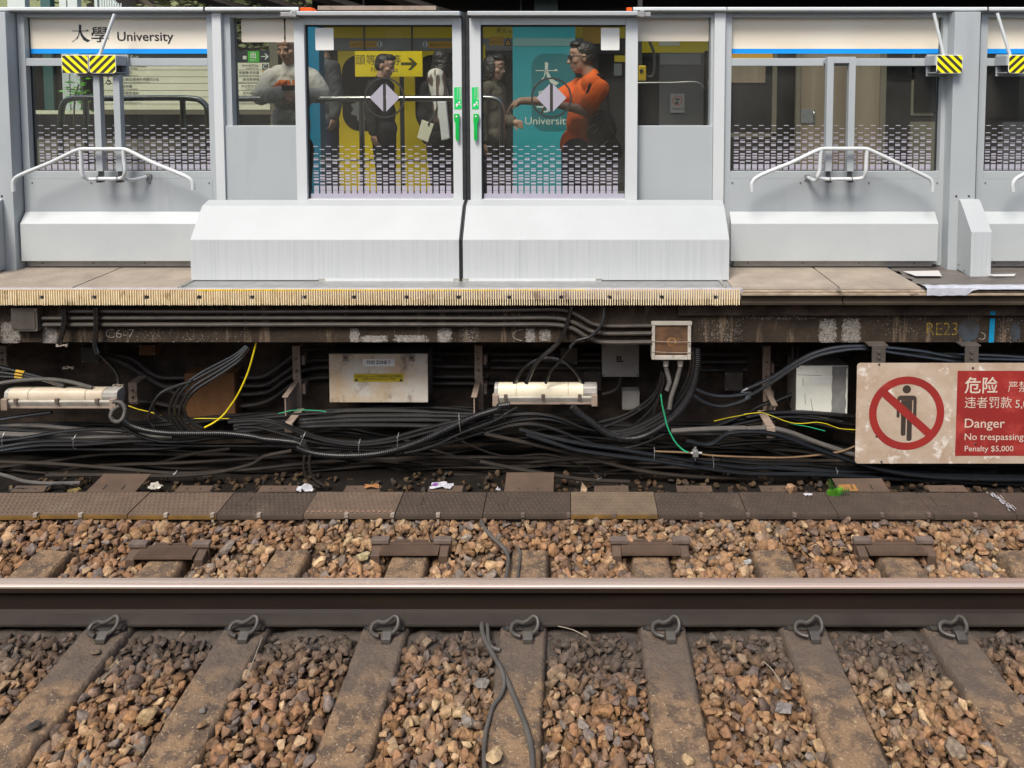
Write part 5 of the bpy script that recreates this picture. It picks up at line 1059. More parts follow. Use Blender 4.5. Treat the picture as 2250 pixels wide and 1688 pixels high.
 (V('r2', (1350, 1280), (1600, 1370), (1900, 1460), (2150, 1530)) + V('r3', (100, 1550), (400, 1590)), 5.08, .008, 'cable_b', 'brown cable crossing diagonally in the hollow under the hose'),
 (V('r2', (510, 1430), (505, 1540), (540, 1640), (640, 1700)), 5.0, .0075, 'cable_b', 'outer of two brown cables bending down to the trough covers'),
 (V('r2', (555, 1430), (555, 1540), (590, 1630), (690, 1690)), 4.99, .0075, 'cable_b', 'inner of two brown cables bending down to the trough covers'),
]
for pts, Y, r, m, lab in L_:
    if m == 'cable_b' and 'hollow' in lab or 'thin brown wire' in lab or 'shallow dip' in lab: Y = 5.34
    cable(pts, Y, r * (1.6 if m == 'cable' else 1.4), m, lab)
HG = 'corrugated hoses'
pipe(V('r1', (1072, 1112), (1130, 1162), (1250, 1204), (1450, 1232), (1700, 1236), (1950, 1236), (2212, 1266)) + V('r2', (150, 1283), (330, 1300), (470, 1325), (560, 1400)), 5.10, .0215, 'hose', 'corrugated_hose', 'thick corrugated hose starting at the small hose loop', 'hose', HG, n=12, rib=.0135)
pipe(V('r2', (440, 1355), (520, 1390), (650, 1418), (900, 1430), (1200, 1402), (1500, 1312), (1800, 1175), (2000, 1085), (2212, 1012)) + V('r3', (60, 1000), (160, 985)), 5.09, .0235, 'hose', 'corrugated_hose', 'thick corrugated hose sagging below the cream cabinet up to the lit lamp', 'hose', HG, n=12, rib=.0145)
pipe(V('r3', (700, 1000), (760, 1060), (860, 1130), (1000, 1232), (1120, 1276), (1220, 1282), (1330, 1258), (1470, 1180), (1600, 1080), (1690, 970), (1745, 860), (1775, 720), (1788, 600), (1785, 490)), 5.11, .0235, 'hose', 'corrugated_hose', 'thick corrugated hose in a U shape from lit lamp to lamp box', 'hose', HG, n=12, rib=.0145)
pipe(V('r2', (-40, 1262), (200, 1282), (380, 1302), (520, 1322)), 5.12, .012, 'hose', 'corrugated_hose', 'slim corrugated hose entering the first zip tie', 'hose', HG, n=10, rib=.010)
pipe(V('r2', (1380, 1405), (1500, 1382), (1700, 1315), (1850, 1242), (2050, 1165), (2212, 1100)) + V('r3', (120, 1065), (220, 1010)), 5.07, .009, 'hose', 'corrugated_hose', 'thin corrugated hose climbing beside the thick one', 'hose', HG, n=8, rib=.008)
pipe(V('r1', (985, 958), (1050, 965), (1085, 1020), (1075, 1090), (1035, 1132), (985, 1125), (962, 1080), (985, 1030), (1040, 995)), 5.12, .0145, 'hose_gr', 'corrugated_hose', 'small grey hose loop at the end of the dim lamp', 'hose', HG, n=10, rib=.0115)
pipe(V('r3', (978, 130), (968, 250), (930, 330), (850, 400), (740, 430), (680, 490)), 4.99, .0125, 'hose', 'corrugated_hose', 'slim corrugated hose curving down from the comb', 'hose', HG, n=10, rib=.010)
pipe(V('r3', (680, 490), (590, 610), (510, 700), (470, 800)), 5.15, .0105, 'cable', 'cable', 'black cable continuing from the slim hose behind the arch', 'cable', CB)
for pts, lab in ((((555, 150), (560, 250), (545, 350), (515, 450)), 'black hanging pipe left of the chalk writing'), (((832, 140), (835, 300), (825, 470), (850, 540)), 'black hanging pipe crossing the beam beside the chalk writing')):
    t_ = pipe(V('r1', *pts), 5.0, .0165, 'cable', 'drop_pipe', lab, 'pipe', 'hanging pipes on the beam', n=12)
pipe(V('r1', (850, 540), (960, 640), (1020, 720), (1030, 830)), 5.3, .010, 'cable', 'cable', 'black cable continuing from the hanging pipe to the pale clamp', 'cable', CB)
for reg, x, y, lab in (('r1', 540, 470, 'pale loose clamp on the foot of the hanging pipe'), ('r1', 595, 664, 'little pale saddle clamp below the hanging pipe'), ('r1', 1028, 818, 'pale saddle clamp above the end of the dim lamp')):
    p_ = PR(reg, x, y, 5.0 if y < 500 else 5.28); q = B(); q.tube([p_ + Vector((.03 * math.cos(a), -.012 * math.sin(a), .004 * math.sin(a * 2))) for a in [k * .628 for k in range(10)]], .004, n=6, closed=True)
    for s in (-1, 1): q.box(p_.x + s * .03 - .007, p_.x + s * .03 + .007, p_.y - .008, p_.y + .004, p_.z - .008, p_.z + .008)
    tag(q.obj('pipe_clamp', 'clip', smooth=False), lab, 'clamp', 'pale pipe clamps')
# coloured wires
pipe(V('r1', (2225, 440), (2195, 560), (2150, 710), (2060, 905), (1990, 1010), (1930, 1085), (1850, 1145), (1775, 1184)), 5.10, .0062, 'wire_y', 'yellow_cable', 'bright yellow cable hanging in front of the rusty box', 'cable', n=8)
pipe(V('r1', (1680, 1105), (1850, 1106), (2040, 1110), (2130, 1130)), 5.2, .0026, 'wire_y', 'thin_wire', 'thin yellow wire lying below the rusty box', 'wire', 'thin coloured wires')
pipe(V('r1', (1115, 995), (1200, 1025), (1290, 1046), (1400, 1080)), 5.2, .0026, 'wire_y', 'thin_wire', 'thin yellow wire right of the dim lamp', 'wire', 'thin coloured wires')
pipe(V('r2', (285, 1062), (400, 1036), (520, 1032), (620, 1036), (700, 1046)), 5.22, .0026, 'wire_g', 'thin_wire', 'thin green and yellow wire at the foot of the first strap bracket', 'wire', 'thin coloured wires')
pipe(V('r4', (120, 916), (200, 906), (260, 906), (330, 930), (420, 965), (500, 984), (590, 982), (660, 975), (740, 990), (820, 1020), (950, 1032)), 5.03, .0022, 'wire_y', 'thin_wire', 'wavy thin yellow wire under the peeling cabinet', 'wire', 'thin coloured wires')
pipe(V('r4', (320, 925), (400, 958), (470, 985), (600, 1010), (720, 1040)), 5.035, .0024, 'wire_g', 'thin_wire', 'thin green wire crossing the wavy yellow one', 'wire', 'thin coloured wires')
pipe(V('r3', (1930, 1128), (2060, 1098), (2212, 1070)), 5.2, .0026, 'wire_y', 'thin_wire', 'thin yellow wire left of the third strap bracket', 'wire', 'thin coloured wires')
pipe(V('r3', (1470, 895), (1480, 980), (1498, 1060), (1528, 1180), (1560, 1250), (1610, 1330), (1680, 1390), (1742, 1410)), 5.03, .0052, 'wire_g', 'earth_wire', 'bright green earth wire dropping to the small metal connector', 'wire', n=8)
p_ = PR('r3', 1768, 1405, 5.02); q = B(); q.box(p_.x - .018, p_.x + .018, 5.0, 5.04, p_.z - .02, p_.z + .02); q.cyl(p_ + Vector((0, 0, .02)), p_ + Vector((0, 0, .042)), .009); q.cyl(p_ - Vector((0, 0, .02)), p_ - Vector((0, 0, .05)), .004); q.cyl(p_ + Vector((-.03, 0, 0)), p_ + Vector((.045, 0, 0)), .009); tag(q.obj('earth_connector', 'alu', bevel=.002), 'small grey connector joining the green wire to the bare rod', 'connector')
pipe(V('r3', (1420, 1390), (1742, 1405), (1900, 1425), (2212, 1440)) + V('r4', (200, 1236), (440, 1238), (700, 1215), (850, 1190), (960, 1145)), 5.03, .0065, 'earth', 'earth_rod', 'tarnished bare earth conductor running from the connector to the sign', 'conductor')
q = B()
for (x, y, x2, y2, Y) in ((140, 692, 212, 704, 5.212), (132, 718, 200, 726, 5.222), (130, 744, 200, 748, 5.232)): q.tube([PR('r1', x, y, Y + .0), PR('r1', x2, y2, Y)], .0094, n=8, smooth=False)
tag(q.obj('amber_tape', 'tape_y'), 'amber tape bands round the three cables above the dim lamp', 'tape')
for reg, x, y0, y1, dx, lab in (('r1', 645, 1258, 1372, -8, 'zip tie round the bundle below the dim lamp'), ('r1', 30, 1235, 1380, 2, 'zip tie round the bundle at the very edge'), ('r2', 490, 1238, 1352, -40, 'slanted zip tie at the start of the sagging hose'), ('r2', 985, 1298, 1408, -6, 'zip tie at the lowest point of the hose'),
                           ('r2', 1320, 1246, 1370, -4, 'zip tie on the rising part of the hose'), ('r2', 1858, 1076, 1235, 18, 'long zip tie near the second strap bracket'), ('r3', 1412, 1372, 1478, -4, 'zip tie round the two blue-black cables'), ('r3', 1925, 1432, 1548, 10, 'zip tie round the blue-black cables beside the connector'),
                           ('r4', 808, 1325, 1385, 2, 'zip tie on the blue-black cables below the sign corner'), ('r4', 1565, 1370, 1430, 2, 'zip tie on the blue-black cables under the sign text'), ('r1', 1522, 1575, 1625, -3, 'pale zip tie on the low brown cable')):
    a, b_ = PR(reg, x - dx / 2, y0, 5.07), PR(reg, x + dx / 2, y1, 5.07); q = B(); r_ = (a - b_).length / 2 + .004; c_ = (a + b_) / 2 + Vector((0, .02, 0)); d_ = (a - b_).normalized()
    q.tube([c_ + d_ * r_ * math.cos(th) + Vector((0, -.034, 0)) * math.sin(th) for th in [k * 3.1416 / 10 for k in range(11)]], .0024, n=5)
    q.box(c_.x - .004, c_.x + .004, c_.y - .040, c_.y - .034, c_.z + r_ * .6, c_.z + r_ * .6 + .008)
    tag(q.obj('zip_tie', 'teal_tie' if 'pale' in lab else 'alu'), lab, 'zip tie', 'zip ties on the cable bundle')
# ================================================================== TRACK
rt = random.Random(21)
# running rail
YR = 3.705
def rail_prof(pts): return [(YR + y, ZR + z - (.012 if z < -.12 else 0)) for y, z in pts]
t = thing('running_rail', 'single steel running rail with polished head and dusty foot', 'rail', (0, YR, ZS))
X0, X1 = -7, 6.5
b = B(); b.prism(rail_prof([(-.036, -.014), (-.0345, -.006), (-.030, -.0022), (-.022, -.0004), (0, .0006), (.022, -.0004), (.030, -.003), (.030, -.014)]), X0, X1); b.obj('rail_head', 'rail_top', t, smooth=True)
b = B(); b.prism(rail_prof([(.0302, -.003), (.036, -.009), (.0365, -.015), (.0302, -.015)]), X0, X1); b.obj('gauge_shoulder', 'rail_edge', t)
b = B(); b.prism(rail_prof([(-.0365, -.0142), (-.037, -.036), (-.030, -.044), (-.0085, -.054), (-.008, -.09), (-.009, -.128), (-.020, -.142), (.020, -.142), (.009, -.128), (.008, -.09), (.0085, -.054), (.030, -.044), (.0365, -.036), (.0362, -.0152)]), X0, X1); b.obj('rail_web', 'rail_side', t)
b = B(); b.prism(rail_prof([(-.0202, -.1422), (-.045, -.150), (-.073, -.159), (-.075, -.164), (-.075, -.1718), (.075, -.1718), (.075, -.162), (.0202, -.1422)]), X0, X1); b.obj('rail_foot', 'rail_foot', t)

# sleepers with spring clips
SX = []
for u in (-80, 228, 534, 843, 1149, 1458, 1770, 2086, 2400, 2714): SX.append(P(u, 1373, 3.60).x)
SLAB = ['concrete sleeper cut off by the outermost edge of the view', 'concrete sleeper carrying a dark pebble, at the rusty stained end', 'concrete sleeper with two pebbles standing on it', 'concrete sleeper with a pale worn end and one small stone',
        'concrete sleeper crossed by two loose track wires', 'concrete sleeper with a bare orange stain right of the wired one', 'broad flaking sleeper beside a large grey stone', 'rust-speckled sleeper with one brown stone near the corner', 'sleeper end barely showing at the other edge', 'sleeper wholly beyond the edge past the danger sign']
def sleeper_mesh(seed):
    r = random.Random(seed); q = B(); n = 190; y0, y1 = 2.35, 4.262
    cols = [(-.146, -.235), (-.124, -.040), (-.119, -.018), (-.112, -.006)] + [(-.104 + .208 * a / 25, 0) for a in range(26)] + [(.112, -.006), (.119, -.018), (.124, -.040), (.146, -.235)]
    vs = []
    for i in range(n):
        y = y0 + (y1 - y0) * i / (n - 1); w = .955 if y < 3.9 else .955 - .10 * (y - 3.9) / .36
        dz = -.012 * max(0, (3.2 - y) / .8) - .0 * y
        for cx, cz in cols:
            sx_ = cx + seed * 3.7; j = mnoise.noise(Vector((sx_ * 12, y * 8, seed))) * .003 + mnoise.noise(Vector((sx_ * 60, y * 50, seed))) * .0018
            fl = mnoise.noise(Vector((sx_ * 9, y * 7, seed + 20))) + .45 * mnoise.noise(Vector((sx_ * 34, y * 30, seed)))
            j -= .0042 * max(0, min(1, (fl - .10) * 14)) + .003 * max(0, min(1, (fl - .36) * 16))       # flaked skin of the concrete
            ed_ = mnoise.noise(Vector((seed * 5 + (1 if cx > 0 else 0), y * 22, 3)))
            if .10 < abs(cx) < .126: j -= .012 * max(0, ed_ - .34)
            vs.append((cx * w + (-.15 * abs(j) * (1 if cx > 0 else -1) if abs(cx) > .1 else 0), y, ZS + cz + dz + (j if cz > -.1 else 0)))
    m = len(cols); fs = [(i * m + a, (i + 1) * m + a, (i + 1) * m + a + 1, i * m + a + 1) for i in range(n - 1) for a in range(m - 1)]
    fs += [tuple(range(m)), tuple(range(n * m - 1, (n - 1) * m - 1, -1))]
    q.add(vs, fs); return q
for i, x in enumerate(SX):
    t = thing('sleeper', SLAB[i], 'sleeper', (x, 3.3, ZS - .235), 'concrete sleepers across the track')
    q = sleeper_mesh(i); q.v = [(a + x, b_, c_) for a, b_, c_ in q.v]; q.obj('sleeper_body', 'sleeper', t, smooth=True)
    q = B(); q.box(x - .10, x + .10, YR - .092, YR + .09, ZS + .0005, ZS + .0042); q.obj('rail_pad', 'rubber', t)
# clips
def clip_at(x, seed, label, first=None):
    r = random.Random(seed); k = .00083
    pts2 = [(-16, 57, .012), (-50, 40, .012), (-76, 8, .016), (-70, -24, .024), (-40, -33, .030), (-8, -26, .030), (22, -36, .034), (50, -58, .036), (72, -48, .036), (80, -14, .030), (68, 16, .020), (38, 38, .010), (18, 42, .004)]
    q = B(); yb = YR - .100
    def at(px_, py_, h): s = -py_ * k; return Vector((x + px_ * k, yb - .030 + s * .80, ZS + .014 + h + max(0, s) * .42))
    q.tube([at(*p_) for p_ in pts2], .0102, n=9, seg=.008)
    return q
for i, x in enumerate(SX):
    if i in (0, 8): pass
    lab = 'spring clip holding the rail on the ' + ['outermost cut-off sleeper', 'sleeper carrying a dark pebble', 'sleeper with two pebbles', 'sleeper with a pale worn end', 'sleeper crossed by loose wires', 'sleeper with the bare orange stain', 'broad flaking sleeper', 'rust-speckled sleeper with brown stone', 'sleeper barely showing at the edge', 'sleeper wholly beyond the edge'][i]
    t = thing('rail_clip', lab, 'rail clip', (x, YR - .11, ZS), 'spring clips on the rail foot')
    clip_at(x + .008, i, lab).obj('spring_bar', 'eclip', t, smooth=True)
    q = B(); q.prism([(YR - .19, ZS + .001), (YR - .185, ZS + .022), (YR - .15, ZS + .040), (YR - .118, ZS + .034), (YR - .112, ZS + .001)], x + .004, x + .052); q.obj('shoulder', 'eclip', t, bevel=.005)
    q = B(); q.box(x - .085, x + .098, YR - .104, YR - .078, ZS + .005, ZS + .014); q.obj('insulator', 'eclip', t, bevel=.003)
# sleeper anchors on alternate sleeper ends
AL = {2: 'sleeper with two pebbles', 4: 'wired sleeper', 6: 'broad flaking sleeper', 8: 'edge sleeper'}
proto = None
for i, lab in ((1, 'ribbed iron anchor saddle on the far end of the second visible sleeper'), (3, 'ribbed iron anchor saddle on the sleeper with the pale worn end'), (5, 'ribbed iron anchor saddle left of the plain sleeper end'), (7, 'ribbed iron anchor saddle nearest the danger sign')):
    x = SX[i]; Z = ZS + .026
    if proto is None:
        t = thing('sleeper_anchor', lab, 'anchor', (x, 4.16, ZS), 'iron anchors clamped over sleeper ends')
        q = B(); q.prism([(4.140, Z - .004), (4.142, Z + .010), (4.212, Z + .016), (4.212, Z + .004)], x - .165, x + .165)
        for a in range(26): xx = x - .158 + .316 * a / 26; q.prism([(4.146, Z + .0105), (4.146, Z + .0128), (4.206, Z + .018), (4.206, Z + .0155)], xx, xx + .006)
        q.obj('ribbed_saddle', 'anchor', t)
        q = B(); q.box(x - .225, x + .225, 4.2125, 4.232, Z - .06, Z + .022)
        for s in (-1, 1): q.box(x + s * .052 - .042, x + s * .052 + .042, 4.2325, 4.245, Z - .03, Z + .028)
        q.obj('cross_bar', 'anchor', t, bevel=.003)
        for s in (-1, 1):
            xx = x + s * .192; q = B(); q.prism([(4.150, Z - .15), (4.150, Z - .012), (4.2122, Z + .012), (4.2122, Z - .15)], xx - .026, xx + .026); q.box(xx + s * .02 - .03, xx + s * .02 + .03, 4.10, 4.149, Z - .15, Z - .075); w_ = q.obj('side_cheek', 'anchor', t, bevel=.006)
            q = B(); q.cyl((xx + s * .03, 4.125, Z - .075), (xx + s * .03, 4.125, Z - .052), .015, n=6); q.cyl((xx + s * .03, 4.125, Z - .052), (xx + s * .03, 4.125, Z - .038), .009, n=10); q.obj('nut', 'anchor_bl', w_)
            q = B(); q.prism([(4.205, Z + .0225), (4.207, Z + .044), (4.245, Z + .048), (4.245, Z + .0225)], x + s * .178 - .05, x + s * .178 + .05); q.obj('pressure_pad', 'anchor_bl', t, bevel=.003)
        proto = t
    else: dup(proto, (x, 4.1950, ZS), lab)

# ------------------------------------------------------------------ ballast
nz = mnoise.noise
def bed_h(x, y):
    h = ZS - .035 + .018 * nz(Vector((x * 1.6, y * 1.6, 3)))
    if y > 4.25: h += min(.055, (y - 4.25) * .32)
    d = min(abs(x - s) for s in SX)
    if d < .17: h -= .006
    if y < 3.3: h += .014
    if 3.78 < y < 4.27: h -= .020
    if abs(y - YR) < .12: h -= .02
    return h
q = B(); nx, ny = 150, 60; xs = [X0 + (X1 - X0) * i / nx for i in range(nx + 1)]; ys = [2.2 + 3.45 * j / ny for j in range(ny + 1)]
q.add([(x, y, (bed_h(x, min(y, 4.5)) if y < 4.5 else bed_h(x, 4.5) - min(.12, (y - 4.5) * .5)) - .022) for y in ys for x in xs], [(j * (nx + 1) + i, j * (nx + 1) + i + 1, (j + 1) * (nx + 1) + i + 1, (j + 1) * (nx + 1) + i) for j in range(ny) for i in range(nx)])
o = q.obj('track_bed', 'bed', smooth=True); tag(o, None, kind='structure')
q = B(); q.add([(-7, 4.73, ZS - .045), (7, 4.73, ZS - .045), (7, 5.73, ZS - .10), (-7, 5.73, ZS - .10)], [(0, 1, 2, 3)]); struct(q, 'pit_shade_sheet', 'pit')  # added dark sheet, the recess shade put into its colour
# stone shapes: irregular faceted lumps
protos = []
for k in range(26):
    bm = bmesh.new(); r = random.Random(100 + k); fz = r.uniform(.66, .92)
    for i in range(r.randint(10, 15)):
        v_ = Vector((r.gauss(0, 1), r.gauss(0, 1), r.gauss(0, 1))).normalized() * r.uniform(.80, 1.0); bm.verts.new((v_.x * 1.18, v_.y * 1.0, v_.z * fz))
    g = bmesh.ops.convex_hull(bm, input=bm.verts); bmesh.ops.delete(bm, geom=[v for v in bm.verts if not v.link_faces], context='VERTS')
    bmesh.ops.dissolve_limit(bm, angle_limit=R(22), verts=bm.verts, edges=bm.edges)
    bmesh.ops.bevel(bm, geom=list(bm.edges), offset=.03, segments=1, affect='EDGES', clamp_overlap=True)
    bmesh.ops.triangulate(bm, faces=bm.faces); bm.verts.ensure_lookup_table()
    protos.append((np.array([v.co[:] for v in bm.verts]), np.array([[l.index for l in f.verts] for f in bm.faces]))); bm.free()
PAL = [(.27, .155, .072), (.30, .175, .084), (.235, .137, .068), (.32, .200, .100), (.21, .130, .074), (.36, .240, .128), (.185, .118, .072), (.28, .160, .086), (.29, .185, .110), (.225, .155, .105), (.42, .30, .17), (.15, .108, .08), (.26, .150, .076), (.29, .165, .086), (.20, .165, .135)]
DUST = np.array((.084, .070, .060))
def build_stones(lst, name):
    V_, F_, C_ = [], [], []; off = 0
    for (x, y, z, s, k, col) in lst:
        pv, pf = protos[k]; e = Matrix.Rotation(rt.uniform(0, 6.28), 3, 'Z') @ Matrix.Rotation(rt.uniform(-.9, .9), 3, 'X') @ Matrix.Rotation(rt.uniform(-.9, .9), 3, 'Y')
        V_.append(pv @ np.array(e).T * s + np.array((x, y, z))); F_.append(pf + off); off += len(pv); C_.append(np.repeat([(*col, 1)], len(pv), 0))
    V_ = np.concatenate(V_); F_ = np.concatenate(F_); C_ = np.concatenate(C_)
    me = bpy.data.meshes.new(name); me.vertices.add(len(V_)); me.vertices.foreach_set('co', V_.ravel()); me.loops.add(F_.size); me.loops.foreach_set('vertex_index', F_.ravel()); me.polygons.add(len(F_))
    me.polygons.foreach_set('loop_start', np.arange(0, F_.size, 3)); me.polygons.foreach_set('loop_total', np.full(len(F_), 3)); me.update(); me.validate()
    a = me.color_attributes.new('tone', 'FLOAT_COLOR', 'POINT'); a.data.foreach_set('color', C_.ravel().astype(np.float32)); me.materials.append(M['stone'])
    o = bpy.data.objects.new(name, me); COL.objects.link(o); return o
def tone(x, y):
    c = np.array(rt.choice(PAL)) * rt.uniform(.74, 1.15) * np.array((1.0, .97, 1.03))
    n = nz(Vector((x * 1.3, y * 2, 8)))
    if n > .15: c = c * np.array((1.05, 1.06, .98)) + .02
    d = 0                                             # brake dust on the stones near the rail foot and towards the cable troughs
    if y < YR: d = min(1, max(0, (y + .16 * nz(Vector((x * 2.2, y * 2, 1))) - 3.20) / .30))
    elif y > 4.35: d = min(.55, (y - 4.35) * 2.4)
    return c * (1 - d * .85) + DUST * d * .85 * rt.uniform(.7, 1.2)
st = []
def on_sleeper(x, y, m): return y < 4.29 and min(abs(x - s) for s in SX) < m
y = 2.45
def xlim(y): dd = (y * CP + 2.67 * SP) / FPX; return (-U0 - 430) * dd, (2250 - U0 + 430) * dd
lst = []
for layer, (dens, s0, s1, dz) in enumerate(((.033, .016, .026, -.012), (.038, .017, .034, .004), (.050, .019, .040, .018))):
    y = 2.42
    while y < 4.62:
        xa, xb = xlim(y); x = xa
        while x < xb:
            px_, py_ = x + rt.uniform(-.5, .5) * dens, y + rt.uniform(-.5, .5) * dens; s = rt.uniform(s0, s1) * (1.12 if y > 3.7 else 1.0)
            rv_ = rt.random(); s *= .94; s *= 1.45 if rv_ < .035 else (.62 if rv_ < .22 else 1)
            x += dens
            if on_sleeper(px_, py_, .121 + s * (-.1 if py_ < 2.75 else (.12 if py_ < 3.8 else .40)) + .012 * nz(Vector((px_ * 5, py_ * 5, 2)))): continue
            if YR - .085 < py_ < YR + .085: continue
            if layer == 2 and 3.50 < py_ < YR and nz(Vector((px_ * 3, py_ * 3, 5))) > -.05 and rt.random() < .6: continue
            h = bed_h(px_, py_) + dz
            lst.append((px_, py_, h, s, rt.randrange(26), tone(px_, py_) * (.45, .75, 1.0)[layer]))  # lower layers toned darker, shade of the gaps put into the colour
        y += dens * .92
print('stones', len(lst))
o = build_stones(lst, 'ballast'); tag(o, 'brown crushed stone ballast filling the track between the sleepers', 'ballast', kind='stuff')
# stones behind the trough covers, palette scaled down to stand for shade
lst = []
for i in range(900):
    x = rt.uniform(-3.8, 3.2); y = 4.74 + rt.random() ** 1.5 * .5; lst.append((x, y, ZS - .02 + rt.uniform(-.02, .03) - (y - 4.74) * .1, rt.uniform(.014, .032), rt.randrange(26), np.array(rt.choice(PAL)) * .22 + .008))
o = build_stones(lst, 'dark_ballast'); tag(o, 'shade-darkened stones and grit behind the trough covers', 'ballast', kind='stuff')
# brake dust fines below the rail foot
q = B(); nx, ny = 330, 26; xs = [-4.2 + 7.8 * i / nx for i in range(nx + 1)]; ys = [3.20 + .50 * j / ny for j in range(ny + 1)]
def mud(x, y):
    e = min(1, max(0, (y - 3.26) / .22)) * min(1, max(0, (3.72 - y) / .05))
    return ZS - .086 + .042 * e + .024 * nz(Vector((x * 5, y * 5, 9))) * e + .010 * nz(Vector((x * 17, y * 17, 4))) + .005 * nz(Vector((x * 45, y * 45, 4)))
q.add([(x, y, mud(x, y)) for y in ys for x in xs], [(j * (nx + 1) + i, j * (nx + 1) + i + 1, (j + 1) * (nx + 1) + i + 1, (j + 1) * (nx + 1) + i) for j in range(ny) for i in range(nx)])
tag(q.obj('brake_dust', 'mud', smooth=True), 'dark grey caked dust between the sleepers along the rail foot', 'dust', kind='stuff')
# single stones one can point to
def stone(reg, x_, y_, s, col, label, Z=None, k=None, flat_=.8):
    p_ = PZ(*px(reg, x_, y_), Z if Z is not None else ZS + .002); k = rt.randrange(26) if k is None else k; pv, pf = protos[k]
    e = np.array(Matrix.Rotation(rt.uniform(0, 6.28), 3, 'Z')); v_ = (pv @ e.T) * s * np.array((1, 1, flat_)); me = bpy.data.meshes.new('stone'); me.from_pydata(v_.tolist(), [], pf.tolist())
    a = me.color_attributes.new('tone', 'FLOAT_COLOR', 'POINT'); a.data.foreach_set('color', np.repeat([(*col, 1)], len(v_), 0).ravel().astype(np.float32)); me.materials.append(M['stone'])
    o = bpy.data.objects.new('stone', me); COL.objects.link(o); o.location = p_ + Vector((0, 0, s * .42)); tag(o, label, 'stone', 'loose stones on the track')
G, BR, YL = (.17, .155, .14), (.24, .15, .085), (.40, .29, .17)
for a in (('f1', 180, 690, .032, (.06, .053, .047), 'dark oval pebble lying alone on a rusty sleeper'), ('f1', 1100, 600, .020, G, 'small grey pebble lying beside a brown one on a sleeper'), ('f1', 1088, 680, .026, BR, 'brown upright pebble on the sleeper with two pebbles'),
          ('f1', 515, 285, .028, (.13, .10, .07), 'thin brown splinter of stone on the sleeper with the dark pebble'), ('f1', 1890, 805, .024, BR, 'brown stone near the edge of the pale worn sleeper'), ('f2', 650, 960, .045, YL, 'ochre stone sitting on the wired sleeper'),
          ('f2', 1830, 985, .030, YL, 'pale ochre stone on the orange stained sleeper'), ('f3', 2045, 862, .022, (.26, .15, .08), 'brown stone near the corner of the rust-speckled sleeper'), ('b1', 1010, 600, .02, BR, 'small brown stone beside the second anchor saddle')):
    stone(a[0], a[1], a[2], a[3] * .9, a[4], a[5])
for a in (('f3', 545, 780, .050, (.20, .18, .165), 'large grey slab of stone beside the broad flaking sleeper'), ('f2', 585, 520, .045, G, 'big grey angular stone next to the wired sleeper'), ('f2', 490, 750, .046, (.22, .19, .16), 'broad greyish stone low beside the wired sleeper'),
          ('f2', 1195, 760, .036, (.25, .21, .18), 'rounded pale grey stone between the wired and orange stained sleepers'), ('f1', 790, 640, .05, (.34, .24, .13), 'large ochre rock between the first two whole sleepers'), ('f3', 570, 610, .036, (.19, .15, .12), 'smooth greyish brown stone beside the broad flaking sleeper'),
          ('f3', 1740, 1060, .058, (.21, .165, .12), 'large brownish rock beside the rust-speckled sleeper'), ('b3', 822, 470, .030, (.33, .34, .33), 'round pale grey pebble behind the rail near the plain sleeper end'), ('b2', 500, 625, .045, (.40, .33, .19), 'pale ochre rock behind the rail beside an anchor saddle'), ('f2', 1245, 560, .03, (.12, .105, .095), 'dark stone in the gap right of the wired sleeper')):
    stone(a[0], a[1], a[2], a[3] * .9, a[4], a[5], Z=ZS + .0)

# ------------------------------------------------------------------ trough covers
ZT = -1.232
def cover(u0, u1, u0b, u1b, m, label, yedge=0, dots_=True, odd=None):
    xa, xb = PZ(u0, 1139, ZT).x, PZ(u1, 1139, ZT).x; y0, y1 = 4.475, 4.725; zt_ = ZT + rt.uniform(-.004, .004)
    t = thing('trough_cover', label, 'trough cover', ((xa + xb) / 2, 4.6, ZT - .03), 'studded covers of the cable trough')
    q = B(); q.box(xa + .002, xb - .002, y0, y1, zt_ - .022, zt_); q.obj('cover_slab', m, t, bevel=.003)
    q = B(); n = int((xb - xa) / .030)
    for j in range(7):
        for i in range(n):
            x = xa + .014 + (xb - xa - .026) * (i + .5 * (j % 2)) / n; yy = y0 + .02 + (y1 - y0 - .04) * j / 6
            if dots_ == 2: q.box(x - .007, x + .007, yy - .006, yy + .006, zt_, zt_ + .003)
            else:
                vs = [(x + (.0098) * math.cos(a), yy + (.0098) * math.sin(a), zt_ + .0002) for a in (0, 1.047, 2.094, 3.142, 4.189, 5.236)] + [(x + .006 * math.cos(a), yy + .006 * math.sin(a), zt_ + .0045) for a in (0, 1.047, 2.094, 3.142, 4.189, 5.236)]
                q.add(vs, [tuple(range(6, 12))] + [(a, (a + 1) % 6, 6 + (a + 1) % 6, 6 + a) for a in range(6)])
    q.obj('stud_pattern', m, t)
    q = B(); q.box(xa + .002, xb - .002, y0 - .006, y0 - .0005, zt_ - .03, zt_ - .006); q.obj('front_edge', 'trough_y' if yedge else m, t, bevel=.002)
    if odd:
        q = B(); x = xa + (xb - xa) * .13; q.box(x, x + .07, y0 + .09, y1 - .05, zt_ + .0034, zt_ + .005); q.obj('inset_plate', 'trough_dk' if odd == 1 else m, t)
    return t
